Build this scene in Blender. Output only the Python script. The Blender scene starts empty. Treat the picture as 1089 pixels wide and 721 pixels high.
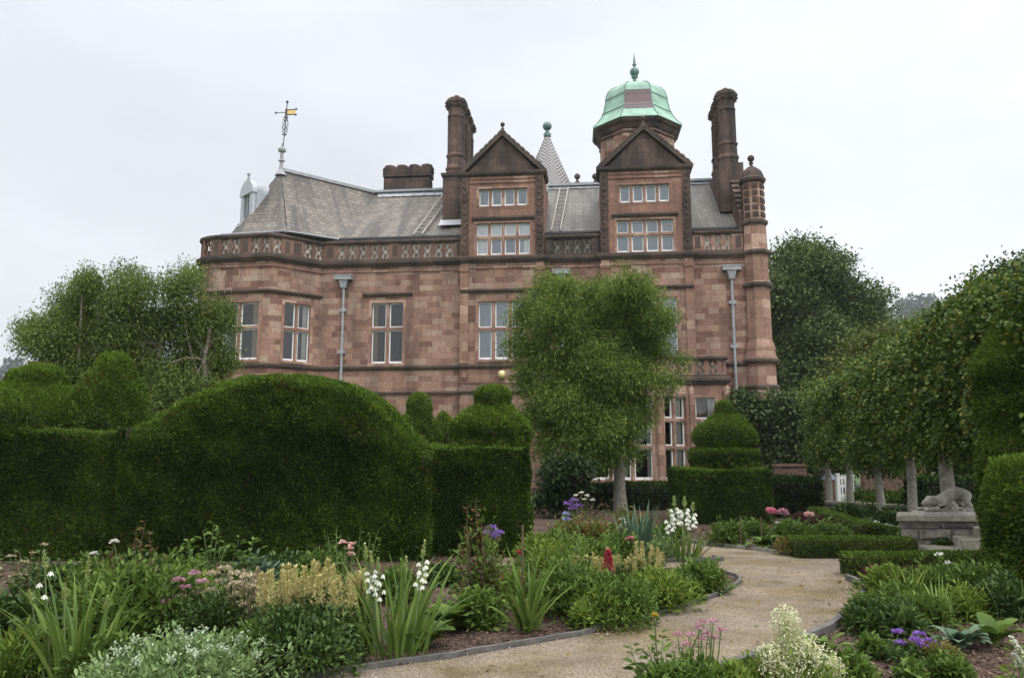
import bpy, math, random
import numpy as np
from mathutils import Vector

# ---------------------------------------------------------------- camera, world, sun
S = bpy.context.scene
COL = S.collection
PITCH = math.radians(8.52)
cam_d = bpy.data.cameras.new('camera')
cam = bpy.data.objects.new('camera', cam_d)
COL.objects.link(cam)
cam_d.sensor_width = 36.0
cam_d.lens = 834.0 / 1089.0 * 36.0
cam_d.clip_end = 6000
cam.location = (0, 0, 1.6)
cam.rotation_euler = (math.pi / 2 + PITCH, 0, 0)
S.camera = cam

SUN_EL, SUN_AZ = math.radians(50), math.radians(140)      # azimuth from +Y towards +X
W = bpy.data.worlds.new('World')
S.world = W
W.use_nodes = True
wn, wl = W.node_tree.nodes, W.node_tree.links
bg = wn['Background']
bg.inputs['Strength'].default_value = 0.1
sky = wn.new('ShaderNodeTexSky')
sky.sky_type = 'NISHITA'
sky.sun_disc = False
sky.sun_elevation = SUN_EL
sky.sun_rotation = SUN_AZ
tc = wn.new('ShaderNodeTexCoord')
sep = wn.new('ShaderNodeSeparateXYZ')
wl.new(tc.outputs['Generated'], sep.inputs[0])
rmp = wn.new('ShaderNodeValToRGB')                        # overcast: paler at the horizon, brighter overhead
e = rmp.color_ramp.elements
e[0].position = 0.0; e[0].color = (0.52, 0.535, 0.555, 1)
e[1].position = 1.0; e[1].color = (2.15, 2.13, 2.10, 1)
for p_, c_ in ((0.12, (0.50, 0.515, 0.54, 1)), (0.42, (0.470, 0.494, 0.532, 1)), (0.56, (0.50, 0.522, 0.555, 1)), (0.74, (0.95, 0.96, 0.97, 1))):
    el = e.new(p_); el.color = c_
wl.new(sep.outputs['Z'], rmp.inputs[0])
nz = wn.new('ShaderNodeTexNoise')                         # soft cloud banks
nz.inputs['Scale'].default_value = 2.2
nz.inputs['Detail'].default_value = 5
nz.inputs['Roughness'].default_value = 0.5
mpw = wn.new('ShaderNodeMapping')
mpw.inputs['Scale'].default_value = (1, 1, 2.6)
mpw.inputs['Location'].default_value = (1.3, 0.4, 0.2)
wl.new(tc.outputs['Generated'], mpw.inputs[0])
wl.new(mpw.outputs[0], nz.inputs['Vector'])
cr = wn.new('ShaderNodeMapRange')
cr.inputs[1].default_value = 0.3; cr.inputs[2].default_value = 0.72
cr.inputs[3].default_value = 0.885; cr.inputs[4].default_value = 1.10
wl.new(nz.outputs['Fac'], cr.inputs[0])
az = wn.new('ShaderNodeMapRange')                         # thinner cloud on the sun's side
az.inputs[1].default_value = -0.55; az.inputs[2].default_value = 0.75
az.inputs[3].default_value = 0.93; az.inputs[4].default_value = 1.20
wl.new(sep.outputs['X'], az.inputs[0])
by = wn.new('ShaderNodeMapRange')                         # extra sky brightness added behind the camera to lighten the facade
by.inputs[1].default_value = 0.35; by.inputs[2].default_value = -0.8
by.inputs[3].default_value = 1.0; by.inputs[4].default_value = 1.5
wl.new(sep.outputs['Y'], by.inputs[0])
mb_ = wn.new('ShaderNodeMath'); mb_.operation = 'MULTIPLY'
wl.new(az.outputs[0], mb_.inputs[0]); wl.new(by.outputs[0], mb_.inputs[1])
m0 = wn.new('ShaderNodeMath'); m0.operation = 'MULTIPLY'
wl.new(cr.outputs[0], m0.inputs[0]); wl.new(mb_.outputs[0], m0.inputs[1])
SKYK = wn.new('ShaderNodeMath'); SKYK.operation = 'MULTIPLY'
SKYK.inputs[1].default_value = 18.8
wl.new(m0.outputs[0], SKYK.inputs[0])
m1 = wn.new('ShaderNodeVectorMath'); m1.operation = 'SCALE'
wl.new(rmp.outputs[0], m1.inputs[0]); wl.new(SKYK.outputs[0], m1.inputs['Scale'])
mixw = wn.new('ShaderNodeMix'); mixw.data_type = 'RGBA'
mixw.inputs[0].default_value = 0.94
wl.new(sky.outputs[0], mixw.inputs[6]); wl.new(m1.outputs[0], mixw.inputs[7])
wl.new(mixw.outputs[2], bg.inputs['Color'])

sun_d = bpy.data.lights.new('sun', 'SUN')
sun_d.energy = 1.4
sun_d.angle = math.radians(20)
sun_d.color = (1.0, 0.97, 0.92)
sun = bpy.data.objects.new('sun', sun_d)
COL.objects.link(sun)
to_sun = Vector((math.sin(SUN_AZ) * math.cos(SUN_EL), math.cos(SUN_AZ) * math.cos(SUN_EL), math.sin(SUN_EL)))
sun.rotation_euler = to_sun.to_track_quat('Z', 'Y').to_euler()
sun.location = (30, -20, 40)
S.view_settings.view_transform = 'Standard'
S.view_settings.look = 'None'
S.view_settings.exposure = 0.0
S.view_settings.gamma = 1.0
S.cycles.max_bounces = 6
S.cycles.transparent_max_bounces = 12
S.cycles.use_denoising = True

# ---------------------------------------------------------------- surveying helpers (photo pixel -> place)
FPX, CX, CY = 834.0, 544.5, 360.5
def ray(x, y):
    r, u = x - CX, CY - y
    return (r, FPX * math.cos(PITCH) - u * math.sin(PITCH), FPX * math.sin(PITCH) + u * math.cos(PITCH))
def gp(x, y, z=0.0):
    d = ray(x, y); t = (z - 1.6) / d[2]
    return (t * d[0], t * d[1], z)
def at(x, y, Y):
    d = ray(x, y); t = Y / d[1]
    return (t * d[0], Y, 1.6 + t * d[2])
HA = math.radians(-6.0)
HO = (0.0, 35.0)
def fb(x, y, dep):
    d = ray(x, y); u = (math.cos(HA), math.sin(HA)); v = (-math.sin(HA), math.cos(HA))
    t = (dep + HO[1] * v[1]) / (d[0] * v[0] + d[1] * v[1])
    return ((t * d[0] - HO[0]) * u[0] + (t * d[1] - HO[1]) * u[1], 1.6 + t * d[2])

# ---------------------------------------------------------------- materials
def new_mat(name):
    m = bpy.data.materials.new(name); m.use_nodes = True
    nt = m.node_tree
    return m, nt.nodes, nt.links, nt.nodes['Principled BSDF']
def c4(c): return (c[0], c[1], c[2], 1)
def plain(name, col, rough=0.6, metal=0.0, var=0.18, scale=6.0, bump=0.0, bscale=40.0, spec=0.5):
    m, n, l, b = new_mat(name)
    b.inputs['Roughness'].default_value = rough
    b.inputs['Metallic'].default_value = metal
    b.inputs['Specular IOR Level'].default_value = spec
    t = n.new('ShaderNodeTexCoord'); z = n.new('ShaderNodeTexNoise')
    z.inputs['Scale'].default_value = scale; z.inputs['Detail'].default_value = 6; z.inputs['Roughness'].default_value = 0.65
    l.new(t.outputs['Object'], z.inputs['Vector'])
    r = n.new('ShaderNodeValToRGB')
    r.color_ramp.elements[0].position = 0.3; r.color_ramp.elements[1].position = 0.7
    r.color_ramp.elements[0].color = c4([v * (1 - var) for v in col])
    r.color_ramp.elements[1].color = c4([min(1, v * (1 + var)) for v in col])
    l.new(z.outputs['Fac'], r.inputs[0]); l.new(r.outputs[0], b.inputs['Base Color'])
    if bump:
        z2 = n.new('ShaderNodeTexNoise'); z2.inputs['Scale'].default_value = bscale; z2.inputs['Detail'].default_value = 5
        l.new(t.outputs['Object'], z2.inputs['Vector'])
        bp = n.new('ShaderNodeBump'); bp.inputs['Strength'].default_value = bump; bp.inputs['Distance'].default_value = 0.03
        l.new(z2.outputs['Fac'], bp.inputs['Height']); l.new(bp.outputs[0], b.inputs['Normal'])
    return m
def leafmat(name, cols, rough=0.5, trans=0.28, spec=0.35,  patch=0.35, pscale=1.6):
    """every leaf takes its own tone; big patches of fresher and duller growth"""
    m, n, l, b = new_mat(name)
    g = n.new('ShaderNodeNewGeometry'); r = n.new('ShaderNodeValToRGB')
    els = r.color_ramp.elements
    k = len(cols)
    els[0].position = 0; els[0].color = c4(cols[0])
    els[1].position = 1; els[1].color = c4(cols[-1])
    for i in range(1, k - 1):
        x = els.new(i / (k - 1)); x.color = c4(cols[i])
    t = n.new('ShaderNodeTexCoord'); z = n.new('ShaderNodeTexNoise')
    z.inputs['Scale'].default_value = pscale; z.inputs['Detail'].default_value = 3
    l.new(t.outputs['Object'], z.inputs['Vector'])
    mr = n.new('ShaderNodeMapRange'); mr.inputs[1].default_value = 0.3; mr.inputs[2].default_value = 0.7
    mr.inputs[3].default_value = -patch; mr.inputs[4].default_value = patch
    l.new(z.outputs['Fac'], mr.inputs[0])
    ad = n.new('ShaderNodeMath'); ad.operation = 'ADD'; ad.use_clamp = True
    l.new(g.outputs['Random Per Island'], ad.inputs[0]); l.new(mr.outputs[0], ad.inputs[1])
    l.new(ad.outputs[0], r.inputs[0])
    l.new(r.outputs[0], b.inputs['Base Color'])
    b.inputs['Roughness'].default_value = min(.9, rough + .08)
    b.inputs['Specular IOR Level'].default_value = spec * 0.55
    tr = n.new('ShaderNodeBsdfTranslucent'); l.new(r.outputs[0], tr.inputs['Color'])
    mx = n.new('ShaderNodeMixShader'); mx.inputs[0].default_value = trans
    l.new(b.outputs[0], mx.inputs[1]); l.new(tr.outputs[0], mx.inputs[2])
    l.new(mx.outputs[0], n['Material Output'].inputs[0])
    return m
def masonry(name, c1, c2, cm, bw=0.56, rh=0.29, stain=(0.05, 0.035, 0.03), stain_lo=0.55, stain_hi=0.8, stain_amt=0.75, mortar=0.008, pale=None, bumpd=0.012):
    m, n, l, b = new_mat(name)
    b.inputs['Roughness'].default_value = 0.85
    b.inputs['Specular IOR Level'].default_value = 0.25
    uv = n.new('ShaderNodeUVMap'); uv.uv_map = 'UVMap'
    t = n.new('ShaderNodeTexCoord')
    # slightly uneven courses
    wz = n.new('ShaderNodeTexNoise'); wz.inputs['Scale'].default_value = 1.3
    l.new(uv.outputs[0], wz.inputs['Vector'])
    ws = n.new('ShaderNodeVectorMath'); ws.operation = 'SCALE'; ws.inputs['Scale'].default_value = 0.035
    l.new(wz.outputs['Color'], ws.inputs[0])
    wa = n.new('ShaderNodeVectorMath'); wa.operation = 'ADD'
    l.new(uv.outputs[0], wa.inputs[0]); l.new(ws.outputs[0], wa.inputs[1])
    br = n.new('ShaderNodeTexBrick')
    br.offset = 0.43; br.squash = 0.72; br.squash_frequency = 3
    br.inputs['Scale'].default_value = 1.0
    br.inputs['Brick Width'].default_value = bw
    br.inputs['Row Height'].default_value = rh
    br.inputs['Mortar Size'].default_value = mortar
    br.inputs['Mortar Smooth'].default_value = 0.4
    br.inputs['Bias'].default_value = 0.0
    br.inputs['Color1'].default_value = c4(c1); br.inputs['Color2'].default_value = c4(c2); br.inputs['Mortar'].default_value = c4(cm)
    l.new(wa.outputs[0], br.inputs['Vector'])
    out = br.outputs['Color']
    # a few much paler blocks
    if pale:
        b2 = n.new('ShaderNodeTexBrick')
        b2.offset = 0.43; b2.squash = 0.72; b2.squash_frequency = 3
        for k_, v_ in (('Scale', 1.0), ('Brick Width', bw), ('Row Height', rh), ('Mortar Size', 0.0), ('Bias', -0.6)):
            b2.inputs[k_].default_value = v_
        b2.inputs['Color1'].default_value = (0, 0, 0, 1); b2.inputs['Color2'].default_value = (1, 1, 1, 1)
        mo = n.new('ShaderNodeVectorMath'); mo.operation = 'ADD'; mo.inputs[1].default_value = (bw * 37.0, rh * 24.0, 0)
        l.new(wa.outputs[0], mo.inputs[0]); l.new(mo.outputs[0], b2.inputs['Vector'])
        pm = n.new('ShaderNodeMapRange'); pm.inputs[1].default_value = 0.05; pm.inputs[2].default_value = 0.45
        l.new(b2.outputs['Color'], pm.inputs[0])
        inv = n.new('ShaderNodeMath'); inv.operation = 'MULTIPLY'
        oneminus = n.new('ShaderNodeMath'); oneminus.operation = 'SUBTRACT'; oneminus.inputs[0].default_value = 1.0
        l.new(br.outputs['Fac'], oneminus.inputs[1])
        l.new(pm.outputs[0], inv.inputs[0]); l.new(oneminus.outputs[0], inv.inputs[1])
        mp = n.new('ShaderNodeMix'); mp.data_type = 'RGBA'
        l.new(inv.outputs[0], mp.inputs[0]); l.new(out, mp.inputs[6]); mp.inputs[7].default_value = c4(pale)
        out = mp.outputs[2]
    # grain
    g = n.new('ShaderNodeTexNoise'); g.inputs['Scale'].default_value = 9; g.inputs['Detail'].default_value = 8; g.inputs['Roughness'].default_value = 0.7
    l.new(t.outputs['Object'], g.inputs['Vector'])
    gm = n.new('ShaderNodeMapRange'); gm.inputs[1].default_value = 0.3; gm.inputs[2].default_value = 0.7; gm.inputs[3].default_value = 0.72; gm.inputs[4].default_value = 1.22
    l.new(g.outputs['Fac'], gm.inputs[0])
    gs = n.new('ShaderNodeVectorMath'); gs.operation = 'SCALE'
    l.new(out, gs.inputs[0]); l.new(gm.outputs[0], gs.inputs['Scale'])
    # soot and damp, in streaks that run down
    sm = n.new('ShaderNodeMapping'); sm.inputs['Scale'].default_value = (1.3, 1.3, 0.27)
    l.new(t.outputs['Object'], sm.inputs[0])
    s = n.new('ShaderNodeTexNoise'); s.inputs['Scale'].default_value = 0.9; s.inputs['Detail'].default_value = 7; s.inputs['Roughness'].default_value = 0.62
    l.new(sm.outputs[0], s.inputs['Vector'])
    sr = n.new('ShaderNodeMapRange'); sr.inputs[1].default_value = stain_lo; sr.inputs[2].default_value = stain_hi; sr.inputs[4].default_value = stain_amt
    l.new(s.outputs['Fac'], sr.inputs[0])
    mx = n.new('ShaderNodeMix'); mx.data_type = 'RGBA'
    l.new(sr.outputs[0], mx.inputs[0]); l.new(gs.outputs[0], mx.inputs[6]); mx.inputs[7].default_value = c4(stain)
    l.new(mx.outputs[2], b.inputs['Base Color'])
    bp = n.new('ShaderNodeBump'); bp.inputs['Strength'].default_value = 0.6; bp.inputs['Distance'].default_value = bumpd
    hm = n.new('ShaderNodeMath'); hm.operation = 'SUBTRACT'
    l.new(g.outputs['Fac'], hm.inputs[0]); l.new(br.outputs['Fac'], hm.inputs[1])
    l.new(hm.outputs[0], bp.inputs['Height']); l.new(bp.outputs[0], b.inputs['Normal'])
    return m

M = {}
M['stone'] = masonry('red_sandstone_ashlar', (0.158, 0.080, 0.060), (0.345, 0.205, 0.152), (0.27, 0.182, 0.142), bw=0.62, rh=0.262, pale=(0.41, 0.305, 0.232), stain_lo=0.45, stain_hi=0.74, stain_amt=0.8, stain=(0.07, 0.047, 0.038), mortar=0.009, bumpd=0.02)
M['dress'] = masonry('dressed_sandstone', (0.215, 0.118, 0.086), (0.30, 0.178, 0.132), (0.17, 0.11, 0.088), bw=0.9, rh=0.42, stain_lo=0.5, stain_hi=0.85, stain_amt=0.75, stain=(0.075, 0.05, 0.042), pale=(0.46, 0.31, 0.24))
M['soot'] = masonry('soot_stained_sandstone', (0.10, 0.064, 0.052), (0.185, 0.118, 0.092), (0.06, 0.045, 0.038), bw=0.7, rh=0.32, stain_lo=0.33, stain_hi=0.62, stain_amt=0.88, stain=(0.03, 0.026, 0.023))
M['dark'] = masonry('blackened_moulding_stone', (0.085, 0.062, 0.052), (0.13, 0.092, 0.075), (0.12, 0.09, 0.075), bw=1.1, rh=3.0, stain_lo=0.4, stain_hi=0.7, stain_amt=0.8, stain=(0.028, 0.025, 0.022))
M['gable'] = masonry('brown_gable_stone', (0.205, 0.11, 0.08), (0.285, 0.158, 0.115), (0.15, 0.09, 0.07), bw=0.8, rh=0.33, stain_lo=0.44, stain_hi=0.76, stain_amt=0.8, stain=(0.055, 0.04, 0.034))
M['rubble'] = masonry('grey_rough_stone', (0.17, 0.155, 0.135), (0.27, 0.25, 0.22), (0.06, 0.055, 0.045), bw=0.52, rh=0.22, mortar=0.022, stain_lo=0.5, stain_hi=0.8, stain=(0.07, 0.075, 0.05), bumpd=0.05)
M['garden_brick'] = masonry('old_garden_brick', (0.13, 0.075, 0.058), (0.21, 0.13, 0.10), (0.12, 0.09, 0.075), bw=0.24, rh=0.08, mortar=0.008)

def slate(name, c1, c2, streak):
    m, n, l, b = new_mat(name)
    b.inputs['Roughness'].default_value = 0.62
    uv = n.new('ShaderNodeUVMap'); uv.uv_map = 'UVMap'
    br = n.new('ShaderNodeTexBrick'); br.offset = 0.5
    for k_, v_ in (('Scale', 1.0), ('Brick Width', 0.36), ('Row Height', 0.235), ('Mortar Size', 0.02), ('Mortar Smooth', 0.2), ('Bias', 0.0)):
        br.inputs[k_].default_value = v_
    br.inputs['Color1'].default_value = c4(c1); br.inputs['Color2'].default_value = c4(c2); br.inputs['Mortar'].default_value = (0.05, 0.048, 0.045, 1)
    l.new(uv.outputs[0], br.inputs['Vector'])
    mp = n.new('ShaderNodeMapping'); mp.inputs['Scale'].default_value = (1.5, 0.19, 1)
    l.new(uv.outputs[0], mp.inputs[0])
    z = n.new('ShaderNodeTexNoise'); z.inputs['Scale'].default_value = 1.0; z.inputs['Detail'].default_value = 7; z.inputs['Roughness'].default_value = 0.6
    l.new(mp.outputs[0], z.inputs['Vector'])
    mr = n.new('ShaderNodeMapRange'); mr.inputs[1].default_value = 0.45; mr.inputs[2].default_value = 0.60; mr.inputs[4].default_value = 0.85
    l.new(z.outputs['Fac'], mr.inputs[0])
    mx = n.new('ShaderNodeMix'); mx.data_type = 'RGBA'
    l.new(mr.outputs[0], mx.inputs[0]); l.new(br.outputs['Color'], mx.inputs[6]); mx.inputs[7].default_value = c4(streak)
    z3 = n.new('ShaderNodeTexNoise'); z3.inputs['Scale'].default_value = 2.1; z3.inputs['Detail'].default_value = 6      # moss
    l.new(uv.outputs[0], z3.inputs['Vector'])
    m3 = n.new('ShaderNodeMapRange'); m3.inputs[1].default_value = 0.62; m3.inputs[2].default_value = 0.74; m3.inputs[4].default_value = 0.55
    l.new(z3.outputs['Fac'], m3.inputs[0])
    mx2 = n.new('ShaderNodeMix'); mx2.data_type = 'RGBA'
    l.new(m3.outputs[0], mx2.inputs[0]); l.new(mx.outputs[2], mx2.inputs[6]); mx2.inputs[7].default_value = (0.15, 0.14, 0.075, 1)
    l.new(mx2.outputs[2], b.inputs['Base Color'])
    bp = n.new('ShaderNodeBump'); bp.inputs['Strength'].default_value = 0.7; bp.inputs['Distance'].default_value = 0.02; bp.invert = True
    l.new(br.outputs['Fac'], bp.inputs['Height']); l.new(bp.outputs[0], b.inputs['Normal'])
    return m
M['slate'] = slate('weathered_slate', (0.118, 0.098, 0.082), (0.20, 0.167, 0.138), (0.042, 0.038, 0.034))
M['slate_grey'] = slate('grey_slate', (0.118, 0.107, 0.096), (0.19, 0.17, 0.15), (0.06, 0.056, 0.052))
M['slate_dark'] = slate('dark_slate', (0.10, 0.093, 0.085), (0.165, 0.152, 0.137), (0.055, 0.053, 0.05))
M['lead'] = plain('dull_lead', (0.30, 0.315, 0.34), 0.5, 0.0, 0.25, 3)
M['lead_pale'] = plain('pale_lead', (0.39, 0.405, 0.435), 0.5, 0.0, 0.15, 3)
M['copper'] = plain('verdigris_copper', (0.22, 0.365, 0.285), 0.6, 0.0, 0.34, 1.4)
M['copper_brown'] = plain('bare_brown_copper', (0.105, 0.06, 0.065), 0.5, 0.0, 0.15, 3)
M['copper_dark'] = plain('dark_verdigris', (0.10, 0.165, 0.145), 0.5, 0.0, 0.3, 6)
M['white'] = plain('white_gloss_paint', (0.76, 0.76, 0.75), 0.4, 0, 0.05)
M['pipe'] = plain('grey_lead_pipe', (0.27, 0.275, 0.29), 0.5, 0.0, 0.35, 5)
M['iron'] = plain('dark_wrought_iron', (0.035, 0.033, 0.035), 0.5, 0.0, 0.2)
M['gold'] = plain('gilded_metal', (0.75, 0.52, 0.18), 0.35, 0.6, 0.15)
M['curtain'] = plain('pale_curtain_cloth', (0.66, 0.64, 0.58), 0.9, 0, 0.12, 3)
M['curtain_gold'] = plain('buff_curtain_cloth', (0.42, 0.34, 0.20), 0.9, 0, 0.15, 3)
M['blind'] = plain('sky_grey_net_blind', (0.40, 0.43, 0.48), 0.9, 0, 0.08, 1)  # grey-blue also stands in for sky reflected in the panes
M['blind_white'] = plain('white_blind', (0.80, 0.81, 0.82), 0.9, 0, 0.03, 1)
M['room'] = plain('unlit_room_dark', (0.03, 0.027, 0.025), 0.9, 0, 0.3, 1)  # near-black: the dimness of the rooms is put into the colour
M['red_lamp'] = plain('red_lampshade', (0.55, 0.10, 0.03), 0.7, 0, 0.1)
M['ladder'] = plain('weathered_ladder_wood', (0.36, 0.34, 0.31), 0.8, 0, 0.2)
M['stone_grey'] = plain('mottled_grey_stone', (0.27, 0.255, 0.225), 0.9, 0, 0.42, 9, 0.5, 40)
def blockmat(name, a, b_):
    m = plain(name, a, .9, 0, .42, 9, .6, 34); n, l = m.node_tree.nodes, m.node_tree.links
    g = n.new('ShaderNodeNewGeometry'); r = n.new('ShaderNodeMapRange'); r.inputs[3].default_value = .6; r.inputs[4].default_value = 1.35
    l.new(g.outputs['Random Per Island'], r.inputs[0]); sc = n.new('ShaderNodeVectorMath'); sc.operation = 'SCALE'
    bs = n['Principled BSDF'].inputs['Base Color']; src = bs.links[0].from_socket
    l.new(src, sc.inputs[0]); l.new(r.outputs[0], sc.inputs['Scale']); l.new(sc.outputs[0], bs)
    return m
M['blocks'] = blockmat('rough_grey_blocks', (.215, .195, .165), None)
M['joint'] = plain('dark_mossy_joint', (.035, .035, .025), .95, 0, .4, 9)
M['coping'] = plain('weathered_coping_stone', (0.205, 0.19, 0.15), 0.9, 0, 0.4, 6, 0.4, 40)
M['bark'] = plain('grey_bark', (0.20, 0.175, 0.145), 0.95, 0, 0.4, 7, 0.8, 18)
M['bark_dark'] = plain('dark_bark', (0.06, 0.05, 0.04), 0.95, 0, 0.4, 7, 0.8, 18)
M['bark_lime'] = plain('mottled_lime_bark', (0.21, 0.195, 0.165), 0.95, 0, 0.5, 12, 0.8, 25)
def glassmat():
    m, n, l, b = new_mat('window_glass')
    n.remove(b)
    g = n.new('ShaderNodeBsdfGlossy'); g.inputs['Roughness'].default_value = 0.03
    t = n.new('ShaderNodeBsdfTransparent'); t.inputs['Color'].default_value = (0.96, 0.97, 0.97, 1)
    f = n.new('ShaderNodeFresnel'); f.inputs['IOR'].default_value = 1.52
    ml = n.new('ShaderNodeMath'); ml.operation = 'MULTIPLY'; ml.inputs[1].default_value = 1.7
    l.new(f.outputs[0], ml.inputs[0])
    x = n.new('ShaderNodeMixShader')
    l.new(ml.outputs[0], x.inputs[0]); l.new(t.outputs[0], x.inputs[1]); l.new(g.outputs[0], x.inputs[2])
    l.new(x.outputs[0], n['Material Output'].inputs[0])
    return m
M['glass'] = glassmat()

# ---------------------------------------------------------------- object helpers
def tag(o, label=None, cat=None, group=None, kind=None):
    if label: o['label'] = label
    if cat: o['category'] = cat
    if group: o['group'] = group
    if kind: o['kind'] = kind
    return o
def empty(name, loc, rz=0.0, label=None, cat=None, group=None, kind=None):
    o = bpy.data.objects.new(name, None); COL.objects.link(o)
    o.location = loc; o.rotation_euler = (0, 0, rz)
    o.empty_display_size = 0.2
    return tag(o, label, cat, group, kind)
def copy_tree(o, parent=None):
    c = o.copy(); COL.objects.link(c)
    if parent: c.parent = parent
    for ch in list(o.children): copy_tree(ch, c)
    return c

class MB:
    """mesh builder for masonry, joinery and metalwork: faces with box-projected UVs in metres"""
    def __init__(s): s.v, s.f, s.m, s.uv = [], [], [], []
    def face(s, pts, mat=0, uv=None):
        i = len(s.v); s.v += [tuple(p) for p in pts]; s.f.append(list(range(i, i + len(pts)))); s.m.append(mat)
        if uv is None:
            P = [Vector(p) for p in pts]
            n = Vector((0, 0, 0))
            for k in range(len(P)):
                a, b = P[k], P[(k + 1) % len(P)]
                n += Vector(((a.y - b.y) * (a.z + b.z), (a.z - b.z) * (a.x + b.x), (a.x - b.x) * (a.y + b.y)))
            if n.length > 1e-12: n.normalize()
            if abs(n.z) > 0.92: uv = [(p.x, p.y) for p in P]
            else:
                t = Vector((-n.y, n.x, 0)).normalized(); w = n.cross(t)
                uv = [(p.dot(t), p.dot(w)) for p in P]
        s.uv.append(uv)
    def box(s, x0, x1, y0, y1, z0, z1, mat=0):
        a = [(x0, y0), (x1, y0), (x1, y1), (x0, y1)]
        s.prism(a, z0, z1, mat)
    def prism(s, poly, z0, z1, mat=0, top=None):
        """poly counter-clockwise in plan; top = other outline for tapered tops"""
        t = top or poly; k = len(poly)
        for i in range(k):
            j = (i + 1) % k
            s.face([(*poly[i], z0), (*poly[j], z0), (*t[j], z1), (*t[i], z1)], mat)
        s.face([(*p, z1) for p in t], mat)
        s.face([(*p, z0) for p in reversed(poly)], mat)
    def slab(s, poly, org, ux, uz, un, t, mat=0):
        """polygon in the (ux,uz) plane at org, thickness t along -un"""
        O, X, Z, N = map(Vector, (org, ux, uz, un))
        F = [O + X * a + Z * b for a, b in poly]; B = [p - N * t for p in F]; k = len(F)
        s.face(F, mat); s.face(list(reversed(B)), mat)
        for i in range(k):
            j = (i + 1) % k
            s.face([F[j], F[i], B[i], B[j]], mat)
    def lathe(s, prof, c, n=8, rot=0.0, mat=0, cap=True, uvr=None):
        """prof: (radius, z) from the bottom up, n-sided round plan centre c"""
        for k in range(len(prof) - 1):
            (r0, z0), (r1, z1) = prof[k], prof[k + 1]
            for i in range(n):
                a, b = rot + 2 * math.pi * i / n, rot + 2 * math.pi * (i + 1) / n
                q = [(c[0] + r0 * math.cos(a), c[1] + r0 * math.sin(a), z0), (c[0] + r0 * math.cos(b), c[1] + r0 * math.sin(b), z0),
                     (c[0] + r1 * math.cos(b), c[1] + r1 * math.sin(b), z1), (c[0] + r1 * math.cos(a), c[1] + r1 * math.sin(a), z1)]
                R = uvr or max(r0, r1, 0.05)
                u = [(a * R, z0), (b * R, z0), (b * R, z1), (a * R, z1)]
                if r1 < 1e-4: q.pop(); u.pop()
                elif r0 < 1e-4: q.pop(1); u.pop(1)
                s.face(q, mat, u)
        if cap and prof[-1][0] > 1e-4:
            r, z = prof[-1]
            s.face([(c[0] + r * math.cos(rot + 2 * math.pi * i / n), c[1] + r * math.sin(rot + 2 * math.pi * i / n), z) for i in range(n)], mat)
        if cap and prof[0][0] > 1e-4:
            r, z = prof[0]
            s.face([(c[0] + r * math.cos(rot - 2 * math.pi * i / n), c[1] + r * math.sin(rot - 2 * math.pi * i / n), z) for i in range(n)], mat)
    def sweep(s, path, prof, mat=0, closed=False):
        """prof: closed loop of (out, z); path: plan points left to right seen from outside"""
        P = [Vector((p[0], p[1])) for p in path]; k = len(P)
        rings, L, acc = [], [], 0.0
        for i in range(k):
            def nrm(a, b):
                d = (b - a).normalized(); return Vector((d.y, -d.x))
            if i == 0 and not closed: m = nrm(P[0], P[1])
            elif i == k - 1 and not closed: m = nrm(P[-2], P[-1])
            else:
                n1, n2 = nrm(P[i - 1], P[i]), nrm(P[i], P[(i + 1) % k])
                m = (n1 + n2); m = m / max(0.35, m.length_squared) * 2.0
            rings.append([(P[i].x + m.x * o, P[i].y + m.y * o, z) for o, z in prof])
            L.append(acc); acc += (P[(i + 1) % k] - P[i]).length
        q = len(prof)
        for i in range(k if closed else k - 1):
            j = (i + 1) % k
            w = 0.0
            for a in range(q):
                b = (a + 1) % q
                d = math.hypot(prof[b][0] - prof[a][0], prof[b][1] - prof[a][1])
                lj = L[j] if j else acc
                s.face([rings[i][a], rings[j][a], rings[j][b], rings[i][b]], mat, [(L[i], w), (lj, w), (lj, w + d), (L[i], w + d)])
                w += d
        if not closed:
            s.face(list(reversed(rings[0])), mat); s.face(rings[-1], mat)
    def bar(s, a, b, w, h, mat=0, up=(0, 0, 1)):
        A, B, U = Vector(a), Vector(b), Vector(up)
        d = (B - A).normalized(); x = d.cross(U)
        if x.length < 1e-4: x = d.cross(Vector((1, 0, 0)))
        x.normalize(); y = x.cross(d)
        c = [(-w / 2, -h / 2), (w / 2, -h / 2), (w / 2, h / 2), (-w / 2, h / 2)]
        r0 = [A + x * p + y * q for p, q in c]; r1 = [B + x * p + y * q for p, q in c]
        for i in range(4):
            j = (i + 1) % 4; s.face([r0[i], r1[i], r1[j], r0[j]], mat)
        s.face(r0, mat); s.face(list(reversed(r1)), mat)
    def tube(s, pts, rad, n=8, mat=0):
        P = [Vector(p) for p in pts]; rings = []
        for i, p in enumerate(P):
            d = (P[min(i + 1, len(P) - 1)] - P[max(i - 1, 0)]).normalized()
            x = d.cross(Vector((0.13, 0.97, 0.2))).normalized(); y = d.cross(x)
            r = rad[i] if hasattr(rad, '__len__') else rad
            rings.append([p + x * math.cos(2 * math.pi * k / n) * r + y * math.sin(2 * math.pi * k / n) * r for k in range(n)])
        for i in range(len(P) - 1):
            for k in range(n):
                j = (k + 1) % n; s.face([rings[i][j], rings[i][k], rings[i + 1][k], rings[i + 1][j]], mat)
        s.face(rings[0], mat); s.face(list(reversed(rings[-1])), mat)
    def ball(s, c, r, n=12, m=7, mat=0, sz=1.0):
        pr = [(r * math.sin(math.pi * i / m), c[2] - r * sz * math.cos(math.pi * i / m)) for i in range(m + 1)]
        pr[0] = (0, pr[0][1]); pr[-1] = (0, pr[-1][1])
        s.lathe(pr, (c[0], c[1]), n, 0, mat, False)
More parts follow.
